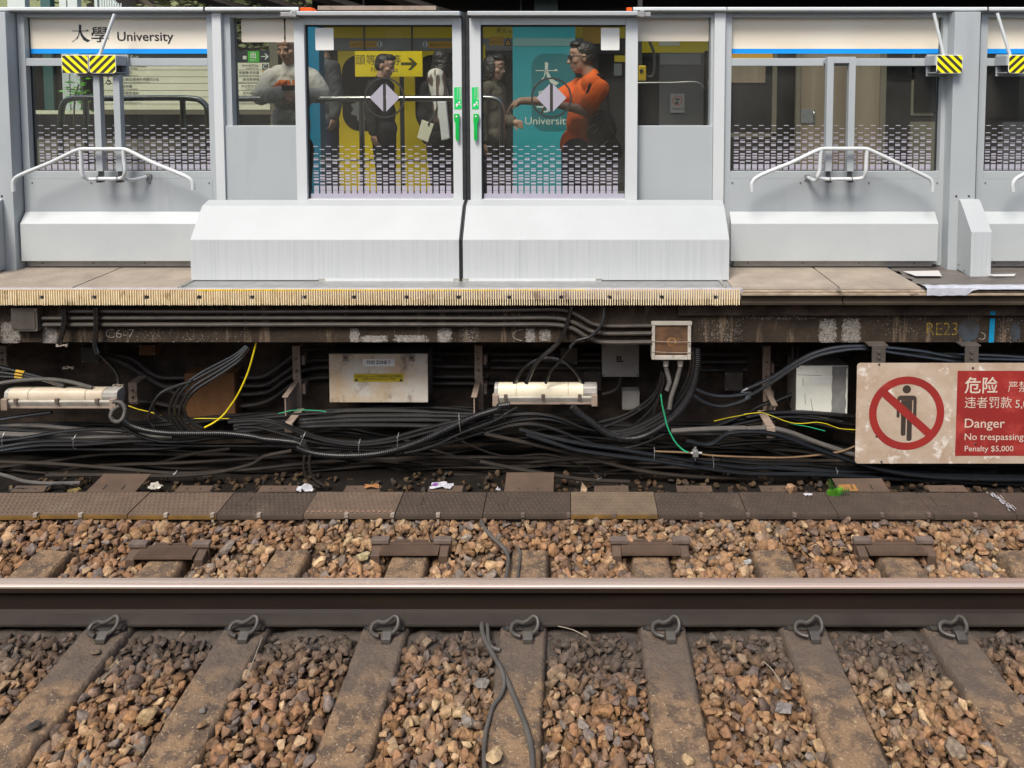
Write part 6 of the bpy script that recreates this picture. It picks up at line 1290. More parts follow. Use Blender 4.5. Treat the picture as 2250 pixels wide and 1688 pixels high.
CU = [(-130, 77, 1, 'trough', 'buff brown trough cover with amber edge at the outermost edge'), (77, 271, 1, 'trough', 'buff brown trough cover with amber edge below the wide slotted steel plate'), (271, 468, 1, 'trough', 'third buff brown trough cover with amber edge, beside a dark one'),
      (468, 661, 0, 'trough_dk', 'dark trough cover with a smooth inset patch, beside the amber-edged ones'), (661, 864, 0, 'trough', 'brown trough cover with a row of pale worn studs'), (864, 1059, 0, 'trough_dk', 'dark trough cover with a square moulded mark near the dangling cables'),
      (1059, 1254, 0, 'trough_dk', 'dark trough cover left of the light square-studded one'), (1254, 1448, 1, 'trough_l', 'light square-studded trough cover with amber edge'), (1448, 1646, 0, 'trough_dk', 'dark trough cover right of the light square-studded one'), (1646, 1847, 0, 'trough_dk', 'dark trough cover below the green fern'),
      (1847, 2060, 0, 'trough_dk', 'dark trough cover below the orange-stained steel plate'), (2060, 2243, 0, 'trough_dk', 'dark trough cover with a faint worn square beside the pale paint splash'), (2243, 2440, 0, 'trough_dk', 'dark trough cover cut off at the edge by the paint splash')]
for i, (u0, u1, ye, m, lab) in enumerate(CU):
    t = cover(u0, u1, 0, 0, m, lab, ye, 2 if i == 7 else True, 1 if i in (3,) else (2 if i in (5, 6, 11) else None))
    if i == 4:
        xa, xb = PZ(u0, 1139, ZT).x, PZ(u1, 1139, ZT).x; q = B()
        for k in range(16): x = xa + .02 + (xb - xa - .05) * k / 15; rv, rf = ring(0, 0, .0045, .0085, 12); q.add([(x + a, 4.492 + b_, ZT + .0085) for a, b_ in rv], rf)
        q.obj('worn_stud_ring', 'skin', t)
    if i == 11:
        q = B()
        for k in range(40): a = rt.random(); x = PZ(2185 + 60 * a, 1095 + 45 * a, ZT).x + rt.gauss(0, .012); yy = 4.70 - .2 * a + rt.gauss(0, .01); q.box(x, x + .004, yy, yy + rt.uniform(.01, .05), ZT + .008, ZT + .0085)
        q.obj('paint_splash', 'litter', t)
for u in (68, 168, 357, 460, 563, 757, 859, 960, 1148, 1249, 1350, 1543, 1647, 1750, 1944, 2047, 2151): 
    p_ = PZ(u, 1139, ZT); q = B(); q.box(p_.x - .012, p_.x + .012, 4.462, 4.485, ZT - .016, ZT + .009); q.box(p_.x - .008, p_.x + .008, 4.470, 4.476, ZT - .05, ZT - .0165)
    tag(q.obj('cover_clip', 'clip' if u < 1000 else 'anchor_bl', bevel=.004), 'small pale clip gripping the front edge of a trough cover', 'clip', 'clips along the trough covers')
q = B(); q.box(-4.2, 3.6, 4.50, 4.52, -1.6, ZT - .045); q.box(-4.2, 3.6, 4.69, 4.71, -1.6, ZT - .03); tag(q.obj('cable_trough', 'trough_dk'), 'dark cable trough walls under the row of studded covers', 'trough')
# steel plates behind
def splate(reg, x0, y0, x1, y1, label, tilt=.0, slots=0, m='plate', skew=0):
    a, b_ = PZ(*px(reg, x0, y1), ZT + .002), PZ(*px(reg, x1, y1), ZT + .002); ya = 4.735; d = max(.06, PZ(*px(reg, x0, y0), ZT + .02).y - PZ(*px(reg, x0, y1), ZT + .02).y)
    q = B(); q.prism([(ya, ZT - .006), (ya, ZT), (ya + d, ZT + .006 + tilt), (ya + d, ZT + tilt)], a.x, b_.x); t = thing('steel_plate', label, 'steel plate', ((a.x + b_.x) / 2, ya, ZT - .01), 'steel plates behind the trough covers'); q.obj('plate', m, t, bevel=.0015)
    for f_ in (.3, .68):
        q = B(); x = a.x + (b_.x - a.x) * f_; e = .044 if slots else .012; k = (.006 + tilt) / d
        q.prism([(ya + .018, ZT + .0022 + .018 * k), (ya + .018, ZT + .003 + .018 * k), (ya + .018 + e, ZT + .003 + (.018 + e) * k), (ya + .018 + e, ZT + .0022 + (.018 + e) * k)], x - .004, x + .004); q.obj('slot' if slots else 'bolt_hole', 'blk', t)
    return t
splate('b1', 565, 78, 910, 184, 'wide brown steel plate with two slots above the amber-edged covers', .012, 1)
splate('b1', 30, 152, 265, 184, 'narrow brown steel plate at the edge below the grey curling cable'); splate('b1', 1180, 162, 1425, 190, 'narrow brown steel plate left of the white tissue')
splate('b1', 1770, 150, 2035, 180, 'narrow brown steel plate beside the white tissue'); splate('b2', 355, 145, 605, 172, 'narrow brown steel plate below the dry leaf'); splate('b2', 945, 132, 1185, 160, 'narrow brown steel plate below the white and purple wrapper')
splate('b2', 1475, 65, 1820, 172, 'tall brown steel plate under the thick low cables', .02, 0); splate('b3', 60, 108, 235, 130, 'narrow brown steel plate beside the light square-studded cover'); splate('b3', 480, 112, 660, 132, 'narrow brown steel plate behind the first dark cover past the light one')
splate('b3', 905, 115, 1085, 135, 'narrow brown steel plate under the brown boulder'); t = splate('b3', 1305, 85, 1565, 142, 'brown steel plate with slots and an orange stained corner', .008, 1)
a = PZ(*px('b3', 1320, 138), ZT); q = B(); q.prism([(4.737, ZT + .0022), (4.737, ZT + .003), (4.80, ZT + .0095), (4.80, ZT + .0085)], a.x - .01, a.x + .10); q.obj('rust_patch', 'rustpatch', t)
splate('b3', 1770, 118, 1965, 145, 'narrow brown steel plate below the danger text')
# litter, plants, wires
def crumple(reg, x_, y_, w, h, m, name, label, cat, seed, Z=None, m2=None):
    p_ = PZ(*px(reg, x_, y_), ZT + .01 if Z is None else Z); r = random.Random(seed); q = B(); n = 7; g = []
    for j in range(n):
        for i in range(n): g.append((p_.x + w * (i / (n - 1) - .5) + r.uniform(-.1, .1) * w, p_.y + w * .5 * (j / (n - 1) - .5), p_.z + h * (.5 + .5 * r.uniform(-1, 1)) * (1 - (abs(i - 3) + abs(j - 3)) / 8)))
    q.add(g, [(j * n + i, j * n + i + 1, (j + 1) * n + i + 1, (j + 1) * n + i) for j in range(n - 1) for i in range(n - 1)])
    o = tag(q.obj(name, m), label, cat); 
    return o
crumple('b1', 2115, 150, .10, .05, 'litter', 'tissue', 'crumpled white tissue lying among the dangling brown cables', 'tissue', 3)
o = crumple('b2', 1045, 122, .13, .03, 'litter', 'wrapper', 'white wrapper with a purple corner lying on the grit', 'wrapper', 4); w_ = crumple('b2', 1000, 122, .04, .034, 'purple', 'purple_corner', None, None, 5); w_.parent = o; w_.location = w_.location - o.location
crumple('b2', 560, 128, .09, .03, 'dryleaf', 'dry_leaf', 'curled dry brown leaf left of the white wrapper', 'leaf', 6); crumple('b1', 1080, 140, .08, .06, 'lampw', 'plastic_scrap', 'pale grey plastic scrap beside the wide slotted plate', 'scrap', 8)
crumple('b2', 1435, 150, .03, .03, 'litter', 'paper_scrap', 'tiny white paper scrap left of the tall steel plate', 'scrap', 9); crumple('b3', 1130, 130, .05, .012, 'litter', 'cigarette_paper', 'flat pale scrap near the brown boulder', 'scrap', 10)
stone('b3', 1045, 112, .042, (.33, .20, .12), 'brown boulder resting on a narrow steel plate', Z=ZT + .01, flat_=1.2); stone('b2', 2040, 160, .048, (.36, .26, .17), 'ochre boulder behind the light square-studded cover', Z=ZT - .03, flat_=1.6)
stone('b1', 515, 180, .04, (.20, .15, .06), 'mossy yellowish lump behind the second amber-edged cover', Z=ZT - .03, flat_=1.3)
# fern
p_ = PZ(*px('b3', 1255, 140), ZT); f = thing('fern', 'small bright green fern sprouting beside the orange stained plate', 'fern', p_)
def frond(a0, lean, L, m, n=13):
    q = B(); pts = [p_ + Vector((lean * L * (s / n) ** 1.5 * math.cos(a0), -.02 * math.sin(a0) * s / n, L * (s / n) * (1 - .25 * lean * s / n))) for s in range(n + 1)]
    q.tube(pts, .0012, n=4, smooth=False)
    for s in range(2, n):
        w = .022 * math.sin(math.pi * (s + 1) / (n + 2)) + .006; c_ = pts[s]; d = (pts[s + 1] - pts[s - 1]).normalized(); sd = d.cross(Vector((0, 1, 0))).normalized()
        for k in (-1, 1): e = c_ + sd * k * w + d * .006; q.add([c_ - d * .004, e, c_ + d * .005 + Vector((0, -.002, 0))], [(0, 1, 2)])
    q.obj('frond', m, f)
for a0, ln, L, m in ((2.9, .25, .125, 'fern_dk'), (.3, .8, .075, 'fern'), (2.4, .9, .06, 'fern'), (.2, 1.5, .07, 'fern_dk'), (1.2, .5, .065, 'fern'), (.0, 1.1, .05, 'fern'), (3.1, .7, .05, 'fern')): frond(a0, ln, L, m)
# loose wires over the track
WG = 'loose track wires crossing the sleeper'
def ground_wire(reg, pts, r, label, m='cable_gr', group=WG, Z=ZS):
    q = B(); q.tube([PZ(*px(reg, a[0], a[1]), Z + (a[2] if len(a) > 2 else .012)) for a in pts], r, n=9, seg=.02); tag(q.obj('track_wire', m, smooth=True), label, 'wire', group)
ground_wire('f2', [(575, 100, .0), (577, 150), (585, 210), (615, 275), (655, 345), (705, 430), (750, 530), (795, 640), (835, 740), (868, 850), (882, 940), (885, 1080)], .0115, 'thicker loose wire curving down the middle of a sleeper')
ground_wire('f2', [(608, 100, 0), (612, 160), (620, 250), (640, 285), (690, 300)], .009, 'short loose wire end poking out under the rail')
ground_wire('f2', [(655, 345, .02), (700, 430, .03), (714, 490, .02), (695, 570), (645, 640), (620, 720), (600, 800), (590, 900), (598, 1080)], .009, 'thinner loose wire branching off to the sleeper edge')
ground_wire('b2', [(1318, 360, .06), (1345, 420, .05), (1400, 480, .045), (1460, 535, .045), (1500, 590, .035), (1505, 660, .03), (1490, 760, .02)], .011, 'loose wire coming down from the covers to the rail')
ground_wire('b2', [(1570, 540, .012), (1588, 580), (1585, 640), (1570, 760)], .008, 'short loose wire lying on the wired sleeper behind the rail')
for pts, lab in ((((640, 130), (740, 110), (770, 60)), 'x'),): pass
for reg, a, b_, lab in (('f1', (530, 450), (660, 320), 'dry grass stem lying on the ballast between sleepers'), ('f1', (1325, 430), (1415, 200), 'thin straight dry stem along a sleeper edge'), ('f3', (400, 420), (520, 570), 'dry stem fallen beside the broad flaking sleeper'), ('f2', (1040, 155), (1215, 220), 'dry stem in the dust under the rail')):
    q = B(); q.tube([PZ(*px(reg, *a), ZS + .015), (PZ(*px(reg, *a), ZS + .02) + PZ(*px(reg, *b_), ZS + .02)) / 2 + Vector((.005, 0, .008)), PZ(*px(reg, *b_), ZS + .015)], .0022, n=5); tag(q.obj('dry_straw', 'grass'), lab, 'stem', 'dry stems on the track')
for pts, lab in (([('b1', 320, 130), ('b1', 370, 105), ('b1', 440, 110), ('b1', 455, 150), ('b1', 430, 185)], 'thin black wire loops behind the amber-edged covers, inner loop'), ([('b1', 290, 175), ('b1', 340, 120), ('b1', 420, 100), ('b1', 520, 120), ('b1', 555, 170)], 'thin black wire loops behind the amber-edged covers, wide loop'), ([('b1', 60, 150), ('b1', 150, 130), ('b1', 260, 150), ('b1', 290, 165)], 'thin black wire behind the narrow plate at the edge'), ([('b3', 40, 110), ('b3', 60, 60), ('b3', 95, 45), ('b3', 40, 10)], 'thin black wire loop behind the ochre boulder')):
    q = B(); q.tube([P(*px(*a), 4.76) for a in pts], .0032, n=6, seg=.02); tag(q.obj('thin_wire', 'cable', smooth=True), lab, 'wire', 'thin black wires')
# crumpled sheeting and papers on the platform beyond the tiles
xa = PZ(2023, 633, 0).x; q = B(); nx, ny = 40, 22; r = random.Random(4)
q.add([(xa + 2.2 * i / nx + (.02 * math.sin(j) if i == 0 else 0), YE + .03 + .62 * j / ny, .010 + .012 * abs(nz(Vector((i * .35, j * .9, 1)))) + .010 * abs(nz(Vector((i * .12, j * .5, 7))))) for j in range(ny + 1) for i in range(nx + 1)], [(j * (nx + 1) + i, j * (nx + 1) + i + 1, (j + 1) * (nx + 1) + i + 1, (j + 1) * (nx + 1) + i) for j in range(ny) for i in range(nx)])
tag(q.obj('floor_sheeting', 'sheet', smooth=True), 'crumpled grey-brown protective sheeting spread past the grooved tiles', 'sheeting')
q = B(); n = 40; pr = []
for i in range(n + 1):
    s = i / n; w = .05 if s < .18 else .028; x = xa + 1.7 * s; zz_ = .026 + .006 * nz(Vector((i * .7, 0, 0))); y0 = YE - .012 + .006 * nz(Vector((i * .5, 2, 0))) + .02 * s
    pr += [(x, y0, zz_ - w * (.95 if s < .16 else .30) - .004), (x, y0 + .004, zz_ - .004), (x, y0 + .04, zz_ + .004), (x, y0 + .085 + .01 * nz(Vector((i * .6, 3, 1))), zz_ - .002)]
q.add(pr, [(i * 4 + a, i * 4 + 4 + a, i * 4 + 5 + a, i * 4 + 1 + a) for i in range(n) for a in range(3)]); tag(q.obj('white_tape', 'foil'), 'shiny white plastic tape folded over the platform edge', 'tape')
for u0, v0, u1, v1, lab in ((2012, 595, 2050, 606, 'white paper sheet on the grey sheeting under the blank-band screen'), (2185, 602, 2220, 606, 'pale cardboard piece beyond the wedge bumper')):
    a, b_ = PZ(u0, v1, .035), PZ(u1, v0, .035); q = B(); q.add([(a.x, a.y, .033), (b_.x, a.y + .01, .030), (b_.x + .04, b_.y, .036), (a.x - .03, b_.y - .01, .034)], [(0, 1, 2, 3)]); tag(q.obj('paper_scrap', 'paper'), lab, 'paper', 'papers left on the sheeting')
# ================================================================== ON THE PLATFORM, BEHIND THE GLASS
YT = 9.7                                                # train side
def panel(par, name, m, u0, v0, u1, v1, Y, d=.02, rnd_=0, bevel=0):
    x0, x1, z0, z1 = rect(u0, v0, u1, v1, Y); q = B()
    if rnd_: q.plate(rrect(x0, x1, z0, z1, rnd_, 8), Y, d)
    else: q.box(x0, x1, Y, Y + d, z0, z1)
    return q.obj(name, m, par, bevel=bevel)
# canopy over the far platform, roof cut back to let daylight in
t = thing('platform_canopy', 'dark steel canopy roof over the far platform', 'canopy', (0, 9.5, 2.9))
b = B(); b.box(P(455, 10, 9).x, 9, 8.3, 15, 3.05, 3.15); b.obj('roof_sheet', 'roof', t)
b = B(); b.box(P(455, 5, 9).x, 9, 9.0, 9.2, 2.36, 3.045); b.obj('cross_beam', 'roof', t)
for i, u in enumerate((440, 560, 700, 860)):
    p0, p1 = P(u, -6, 8.6), P(u + 130, 34, 8.9); q = B(); q.tube([p0 + Vector((-.3, 0, .1)), p1], .06, n=4, smooth=False); q.obj('brace', 'roof', t)
b = B(); b.box(P(705, 30, 8.2).x, P(962, 30, 8.2).x, 8.1, 8.3, P(0, 24, 8.2).z, P(0, 15, 8.2).z); b.obj('gutter', 'brk', t)
b = B(); b.box(-9, 9, 14.4, 14.6, -.2, 3.2); b.obj('back_screen', 'roof', t)
b = B(); b.box(P(1175, 10, 9.5).x, P(1226, 10, 9.5).x, 9.4, 9.5, 0, 3.04); b.box(P(1144, 10, 9.5).x, P(1147, 10, 9.5).x, 9.4, 9.42, 0, 3.04); b.obj('support_post', mat('grey_green_post', (.10, .14, .13), (.08, .115, .105), 3, rough=.5), t)
# greenery and pale frames beyond the left end
t = thing('glazed_shelter', 'glazed shelter wall with pale uprights behind the station name screen', 'shelter', (P(150, 200, 8.9).x, 8.9, 0))
for u0, u1, nm in ((24, 36, 'upright'), (36, 62, 'upright'), (137, 152, 'upright'), (155, 176, 'upright'), (214, 220, 'upright'), (96, 117, 'green_upright')):
    x0, x1 = P(u0, 120, 8.9).x, P(u1, 120, 8.9).x; q = B(); q.box(x0, x1, 8.88, 8.96, 0, 3.0); q.obj(nm, 'mull' if nm == 'upright' else mat('sea_green_upright', (.05, .12, .11), (.04, .10, .09), 2, rough=.4), t)
panel(t, 'lower_wall', 'wallbg', -60, 246, 640, 470, 8.86, .1); panel(t, 'dark_infill', 'tr_d', -60, 252, 600, 300, 8.84, .015); panel(t, 'sill', 'cream_bd', -60, 243, 600, 251, 8.83, .03)
for a, b_ in ((36, 95), (117, 137), (182, 226)): panel(t, 'dark_pane', 'tr_w', a, 40, b_, 242, 8.92, .02)
q = B(); x0 = P(222, 8, 8.9).x; q.plate([(x0, P(0, 24, 8.9).z), (P(272, 8, 8.9).x, P(0, 24, 8.9).z), (P(246, 8, 8.9).x, P(0, -6, 8.9).z), (x0, P(0, -6, 8.9).z)], 8.87, .05)
for k in range(9): q.box(x0 + .02 + k * .028, x0 + .03 + k * .028, 8.862, 8.8695, P(0, 24, 8.9).z, P(0, -4, 8.9).z - 0 if k < 5 else P(0, 8, 8.9).z)
q.obj('ribbed_panel', 'mull', t)
# hillside trees far behind
def tree(x, y, h, w, seed, label, m):
    r = random.Random(seed); t = thing('tree', label, 'tree', (x, y, 0), 'trees behind the platform')
    q = B(); q.cyl((x, y, 0), (x + .2, y, h * .6), .16, .07); 
    for k in range(5): a = r.random() * 6.28; q.cyl((x + .1, y, h * (.3 + .08 * k)), (x + .1 + w * .5 * math.cos(a), y + w * .4 * math.sin(a), h * (.5 + .08 * k)), .06, .015, n=7)
    q.obj('trunk', 'bark', t)
    q = B(); cl = [(x + w * r.uniform(-.9, .9), y + w * r.uniform(-.5, .5), h * (.25 + .75 * r.random()), r.uniform(.35, .7)) for _ in range(30)]
    for i in range(5200):
        c = cl[r.randrange(30)]; d = Vector((r.gauss(0, 1), r.gauss(0, 1), r.gauss(0, .8))).normalized() * c[3] * r.random() ** .4; p_ = Vector(c[:3]) + d; s = r.uniform(.035, .09)
        a = Vector((r.gauss(0, 1), r.gauss(0, 1), r.gauss(0, 1))).normalized(); b_, c_ = basis(a); q.add([p_ - b_ * s, p_ + c_ * s * .45, p_ + b_ * s, p_ - c_ * s * .45], [(0, 1, 2, 3)])
    q.obj('crown', m, t)
tree(-7.2, 13.2, 4.2, 1.8, 1, 'olive leaved tree beyond the station name screen', 'leaf2'); tree(-5.2, 13.4, 4.0, 1.5, 2, 'bushy tree beyond the orange lens of the left capping rail', 'leaf2'); tree(-2.4, 16.5, 4.6, 1.4, 3, 'green tree glimpsed under the canopy braces', 'leaf')
b = B(); n = 24; b.add([(-30 + 40 * i / n, 17 + 5 * j, -.5 + 2.6 * j + .5 * mnoise.noise(Vector((i * .4, j, 0)))) for j in range(4) for i in range(n + 1)], [(j * (n + 1) + i, j * (n + 1) + i + 1, (j + 1) * (n + 1) + i + 1, (j + 1) * (n + 1) + i) for j in range(3) for i in range(n)])
struct(b, 'hill', 'leaf2', smooth=True)
q = B(); p_ = P(168, 195, 8.6)
r = random.Random(9)
t = thing('potted_shrub', 'small yellow-green shrub in front of the pale uprights', 'shrub', (p_.x, 8.6, 0)); q.tube([(p_.x - .05, 8.6, 0), (p_.x - .02, 8.6, p_.z - .1), (p_.x + .03, 8.6, p_.z + .05)], .008, n=6); q.obj('stem', 'bark', t)
q = B()
for i in range(90): c_ = p_ + Vector((r.gauss(0, .07), r.gauss(0, .05), r.gauss(-.04, .09))); s = r.uniform(.02, .045); a = Vector((r.gauss(0, 1), r.gauss(0, 1), r.gauss(0, 1))).normalized(); b_, d_ = basis(a); q.add([c_ - b_ * s, c_ + d_ * s * .3, c_ + b_ * s, c_ - d_ * s * .3], [(0, 1, 2, 3)])
q.obj('foliage', 'fern', t)

# exit directory board
YD2 = 8.2
t = thing('exit_directory', 'cream exit directory board with green EXIT panel and station names', 'sign board', (P(410, 240, YD2).x, YD2, P(0, 241, YD2).z))
panel(t, 'board', 'cream_bd', 228, 138, 592, 241, YD2, .03); panel(t, 'header', 'dkgreen', 228, 111, 592, 137.6, YD2 - .002, .03); panel(t, 'frame', 'wallbg', 222, 241.5, 600, 252, YD2 - .01, .06)
panel(t, 'post', 'wallbg', 592.5, 60, 612, 300, YD2, .06)
q = B()
for v in (153.5, 168.5, 183, 198.5, 213, 228.5): x0, x1, z0, z1 = rect(229, v, 591, v + .7, YD2); q.box(x0, x1, YD2 - .0015, YD2 - .0003, z0, z1)
k = YD2 / FPX
rows = [(150, '敬文苑/綜合體育館', 'Campus Sports Building'), (165, '大學醫院', 'University Health Centre'), (180, '巴士總站/香港科學園巴士站', 'Bus Terminus / Hong Kong Science Park'), (195, '鄭裕彤樓', 'Cheng Yu Tung Building'), (210, '沙田凱悅酒店', 'Hyatt Regency Sha Tin'), (225, '國際學苑', 'International Academic Park')]
for v, c_, e in rows:
    p_ = P(262, v - 2.5, YD2); q.text(c_, p_.x, p_.z, YD2 - .002, 7.0 * k * .72); p_ = P(262, v + 2.3, YD2); q.text(e, p_.x, p_.z, YD2 - .002, 2.6 * k)
for v, c_, e in ((150, '中大校巴站1', 'CUHK Bus Stop 1'), (165, '崇基樓/信和樓', 'Lee Building / Sino Building'), (180, '綜合教學樓', 'Integrated Teaching Building'), (195, '中大校巴站3', 'CUHK Bus Stop 3'), (210, '伍何曼原樓', 'Wu Ho Man Yuen Building'), (225, '國際學苑', 'International Academic Park')):
    p_ = P(569.5, v - 2.5, YD2); q.text(c_, p_.x, p_.z, YD2 - .002, 7.0 * k * .72, align='R'); p_ = P(569.5, v + 2.3, YD2); q.text(e, p_.x, p_.z, YD2 - .002, 2.6 * k, align='R')
p_ = P(569, 237, YD2); q.text('出口 · 請沿此方向前往', p_.x - .2, p_.z, YD2 - .002, .012, align='R')
c_ = P(238, 176, YD2); rv, rf = ring(c_.x + .002, c_.z - .025, .020, .026, 18); flat(q, rv, rf, YD2 - .002); disc(q, c_.x - .002, c_.z + .035, .009, YD2 - .002); q.box(c_.x - .006, c_.x + .002, YD2 - .0025, YD2 - .002, c_.z - .015, c_.z + .024); q.box(c_.x, c_.x + .022, YD2 - .0024, YD2 - .0019, c_.z - .018, c_.z - .010)
q.obj('directory_lettering', 'ink', t)
panel(t, 'exit_panel', 'exitg', 544.5, 112.5, 569.5, 137.2, YD2 - .004, .002)
q = B(); p_ = P(557, 126.6, YD2); q.text('出', p_.x, p_.z, YD2 - .0055, 10 * k, align='C', bold=.03); p_ = P(557, 134.3, YD2); q.text('EXIT', p_.x, p_.z, YD2 - .0055, 3.8 * k, align='C', bold=.01)
p_ = P(574, 124.4, YD2); a = k * 1.0; q.add([(p_.x + x * a, YD2 - .0045, p_.z + z * a) for x, z in ((0, .9), (12, .9), (7.5, 5.6), (9.2, 7), (17, 0), (9.2, -7), (7.5, -5.6), (12, -.9), (0, -.9))], [(0, 1, 7, 8), (1, 2, 3, 4), (4, 5, 6, 7), (1, 4, 7)])
p_ = P(538, 126, YD2); q.plate(rrect(p_.x - 4 * a, p_.x + 4 * a, p_.z - 4.5 * a, p_.z + 3 * a, 1.2 * a), YD2 - .0055, .001)
p_ = P(262, 126, YD2); q.text('出口 Exit', p_.x, p_.z - 4 * a, YD2 - .0045, 8 * a); q.obj('header_lettering', 'pale', t)
panel(t, 'exit_letter_tile', 'tr_m', 576, 140.5, 589, 153, YD2 - .003, .002); q = B(); p_ = P(582.5, 151, YD2); q.text('C', p_.x, p_.z, YD2 - .0045, 8.4 * k, align='C'); q.obj('tile_lettering', 'pale', t); panel(t, 'lift_tile', 'stk_o', 576, 155, 589, 167, YD2 - .003, .002)
q = B(); p_ = P(582.5, 165.5, YD2); q.text('↑', p_.x, p_.z, YD2 - .0045, 6 * k, align='C'); q.obj('tile_lettering', 'ink', t)
# azure clad column
x0, x1 = P(676, 240, 6.9).x, P(703, 240, 6.9).x; t = thing('column', 'slim azure clad column seen through the left sliding door', 'column', ((x0 + x1) / 2, 7, 0)); q = B(); q.box(x0, x1, 6.9, 7.05, .001, 1.98); q.obj('cladding', 'azure', t); x2, x3, z0, z1 = rect(690, 178, 703.5, 221, 6.89); q = B(); q.box(x2, x1 + .002, 6.892, 6.899, z0, z1); q.obj('notice', 'blue', t); q = B(); rv, rf = ring(x2 - .0, (z0 + z1) / 2 - .01, .020, .024, 20); flat(q, rv, rf, 6.8905); q.obj('notice_mark', 'white', t)

# train standing at the other side of the island platform
t = thing('train', 'grey and yellow train standing across the platform behind the doors', 'train', (0, YT, -.2))
panel(t, 'body', 'tr_d', 690, -40, 2420, 470, YT, .5); 
panel(t, 'upper_band', 'tr_y', 700, 56, 1400, 84, YT - .012, .01); panel(t, 'cantrail', 'tr_g', 700, 84.3, 1282, 111, YT - .015, .012)
def tdoor(u0, u1, w0, w1, m='tr_y', wv=(121, 288)):
    d = panel(t, 'door', m, u0, 112, u1, 440, YT - .02, .018); w = panel(d, 'window', 'tr_w', w0, wv[0], w1, wv[1], YT - .026, .005, rnd_=.22); return d
tdoor(745, 879, 752, 857); tdoor(889, 1060, 912, 1045); tdoor(1068, 1140, 1074, 1134, 'tr_d')
panel(t, 'door_seal', 'rubber', 879.3, 112, 888.7, 440, YT - .019, .015); panel(t, 'door_pillar', 'tr_y', 1060.3, 98, 1067.5, 440, YT - .024, .015)
for u0, u1, v0, v1, s in ((768, 829, 90, 104.5, 'Please mind the gap'), (941, 1004, 91, 106, '請小心月台空隙'), (1075, 1106, 81, 100, '小心 手部')):
    o = panel(t, 'sticker', 'stk_o', u0, v0, u1, v1, YT - .019, .003); q = B(); p_ = P((u0 + u1) / 2, v1 - 4.5, YT); q.text(s, p_.x, p_.z, YT - .0205, 4.2 * YT / FPX, w=(u1 - u0) * .86 * YT / FPX, align='C', mirror=True); q.obj('sticker_lettering', 'blk', o)
for u in (835, 935): 
    c_ = P(u, 97.5, YT); q = B(); disc(q, c_.x, c_.z, .042, YT - .0205); o = q.obj('round_sticker', 'white', t); q = B(); rv, rf = ring(c_.x, c_.z, .030, .038, 24); flat(q, rv, rf, YT - .0215); q.box(c_.x - .012, c_.x + .006, YT - .0215, YT - .0212, c_.z - .02, c_.z + .02); q.obj('sticker_mark', 'blk', o)
c_ = P(1116.5, 92, YT); q = B(); q.add([(c_.x - .05, YT - .0195, c_.z - .05), (c_.x + .05, YT - .0195, c_.z - .05), (c_.x, YT - .0195, c_.z + .055)], [(0, 1, 2)]); o = q.obj('triangle_sticker', 'blk', t); q = B(); q.add([(c_.x - .033, YT - .021, c_.z - .041), (c_.x + .033, YT - .021, c_.z - .041), (c_.x, YT - .021, c_.z + .032)], [(0, 1, 2)]); q.obj('sticker_ground', 'stk_o', o)
q = B(); p_ = P(1091, 72.5, YT); p1_ = P(1191, 72.5, YT); q.text('頭等 First Class 头等', p_.x, p_.z, YT - .0135, 8.5 * YT / FPX, w=p1_.x - p_.x, mirror=True, m=None); 
c_ = P(1204, 67.5, YT); rv, rf = ring(c_.x, c_.z, .036, .043, 28); flat(q, rv, rf, YT - .0135); q.box(c_.x - .005, c_.x + .005, YT - .0138, YT - .0135, c_.z - .024, c_.z + .024); q.obj('class_lettering', 'dkgreen', t)
for a in (('ceiling_box', 'stk_o', 1281, 58, 1319, 96), ('dark_unit', 'tr_w', 1316, 118, 1376, 170), ('amber_unit', 'tr_y', 1350, 122, 1376, 136), ('pale_unit', 'tr_g', 1349, 140, 1366, 166), ('lower_dark', 'tr_d', 1256, 180, 1376, 460),
          ('amber_band', 'tr_ys', 1400, 88, 1556, 116), ('pale_panel', 'cream_bd', 1448, 84, 1494, 101), ('grey_panel', 'tr_m', 1448, 116, 1545, 460), ('mid_panel', 'tr_g', 1450, 118, 1540, 142), ('dark_corner', 'tr_w', 1404, 124, 1447, 460), ('dark_pillar', 'tr_w', 1546, 112, 1560, 460)):  # the pale panel is plain cream colour
    panel(t, a[0], a[1], *a[2:], YT - .03 - (.012 if a[0] in ('mid_panel', 'pale_panel', 'amber_unit', 'pale_unit') else 0), .01)
panel(t, 'number_plate', 'tr_w', 1275, 330, 1345, 352, YT - .04, .005); q = B(); p_ = P(1310, 348, YT); q.text('F074', p_.x, p_.z, YT - .0425, 16 * YT / FPX, w=64 * YT / FPX, align='C', mirror=True, bold=-.02); q.obj('number_lettering', 'tr_m', t)
YS = 7.4
# gold camera unit, poster, grab rail by the narrow screen
t = thing('camera_unit', 'gold camera unit beside the right sliding door', 'camera', P(1411, 160, 7.2)); x0, x1, z0, z1 = rect(1403, 144, 1420, 178, 7.2); q = B(); q.box(x0, x1, 7.2, 7.32, z0, z1); q.obj('housing', mat('gold_housing', (.62, .42, .03), (.55, .36, .02), 20, rough=.35, metal=.3), t, bevel=.012)
q = B(); q.cyl(((x0 + x1) / 2 - .01, 7.2, z1 - .05), ((x0 + x1) / 2 - .01, 7.19, z1 - .05), .017); q.obj('lens', 'blk', t); q = B(); q.tube([(x1, 7.26, z0 + .05), (x1 + .06, 7.26, z0 + .04), (x1 + .08, 7.26, z1 + .1), (x1 + .0, 7.26, z1 + .3)], .014, n=7); q.box(x0, x0 + .04, 7.28, 7.34, z1, 3.04); q.obj('cable_arm', 'blk', t)
t = thing('notice_poster', 'small pale poster with a red ring on the grey train end', 'poster', P(1488, 248, YT - .2)); panel(t, 'sheet', 'tr_g', 1473, 206, 1504, 248, YT - .05, .004)
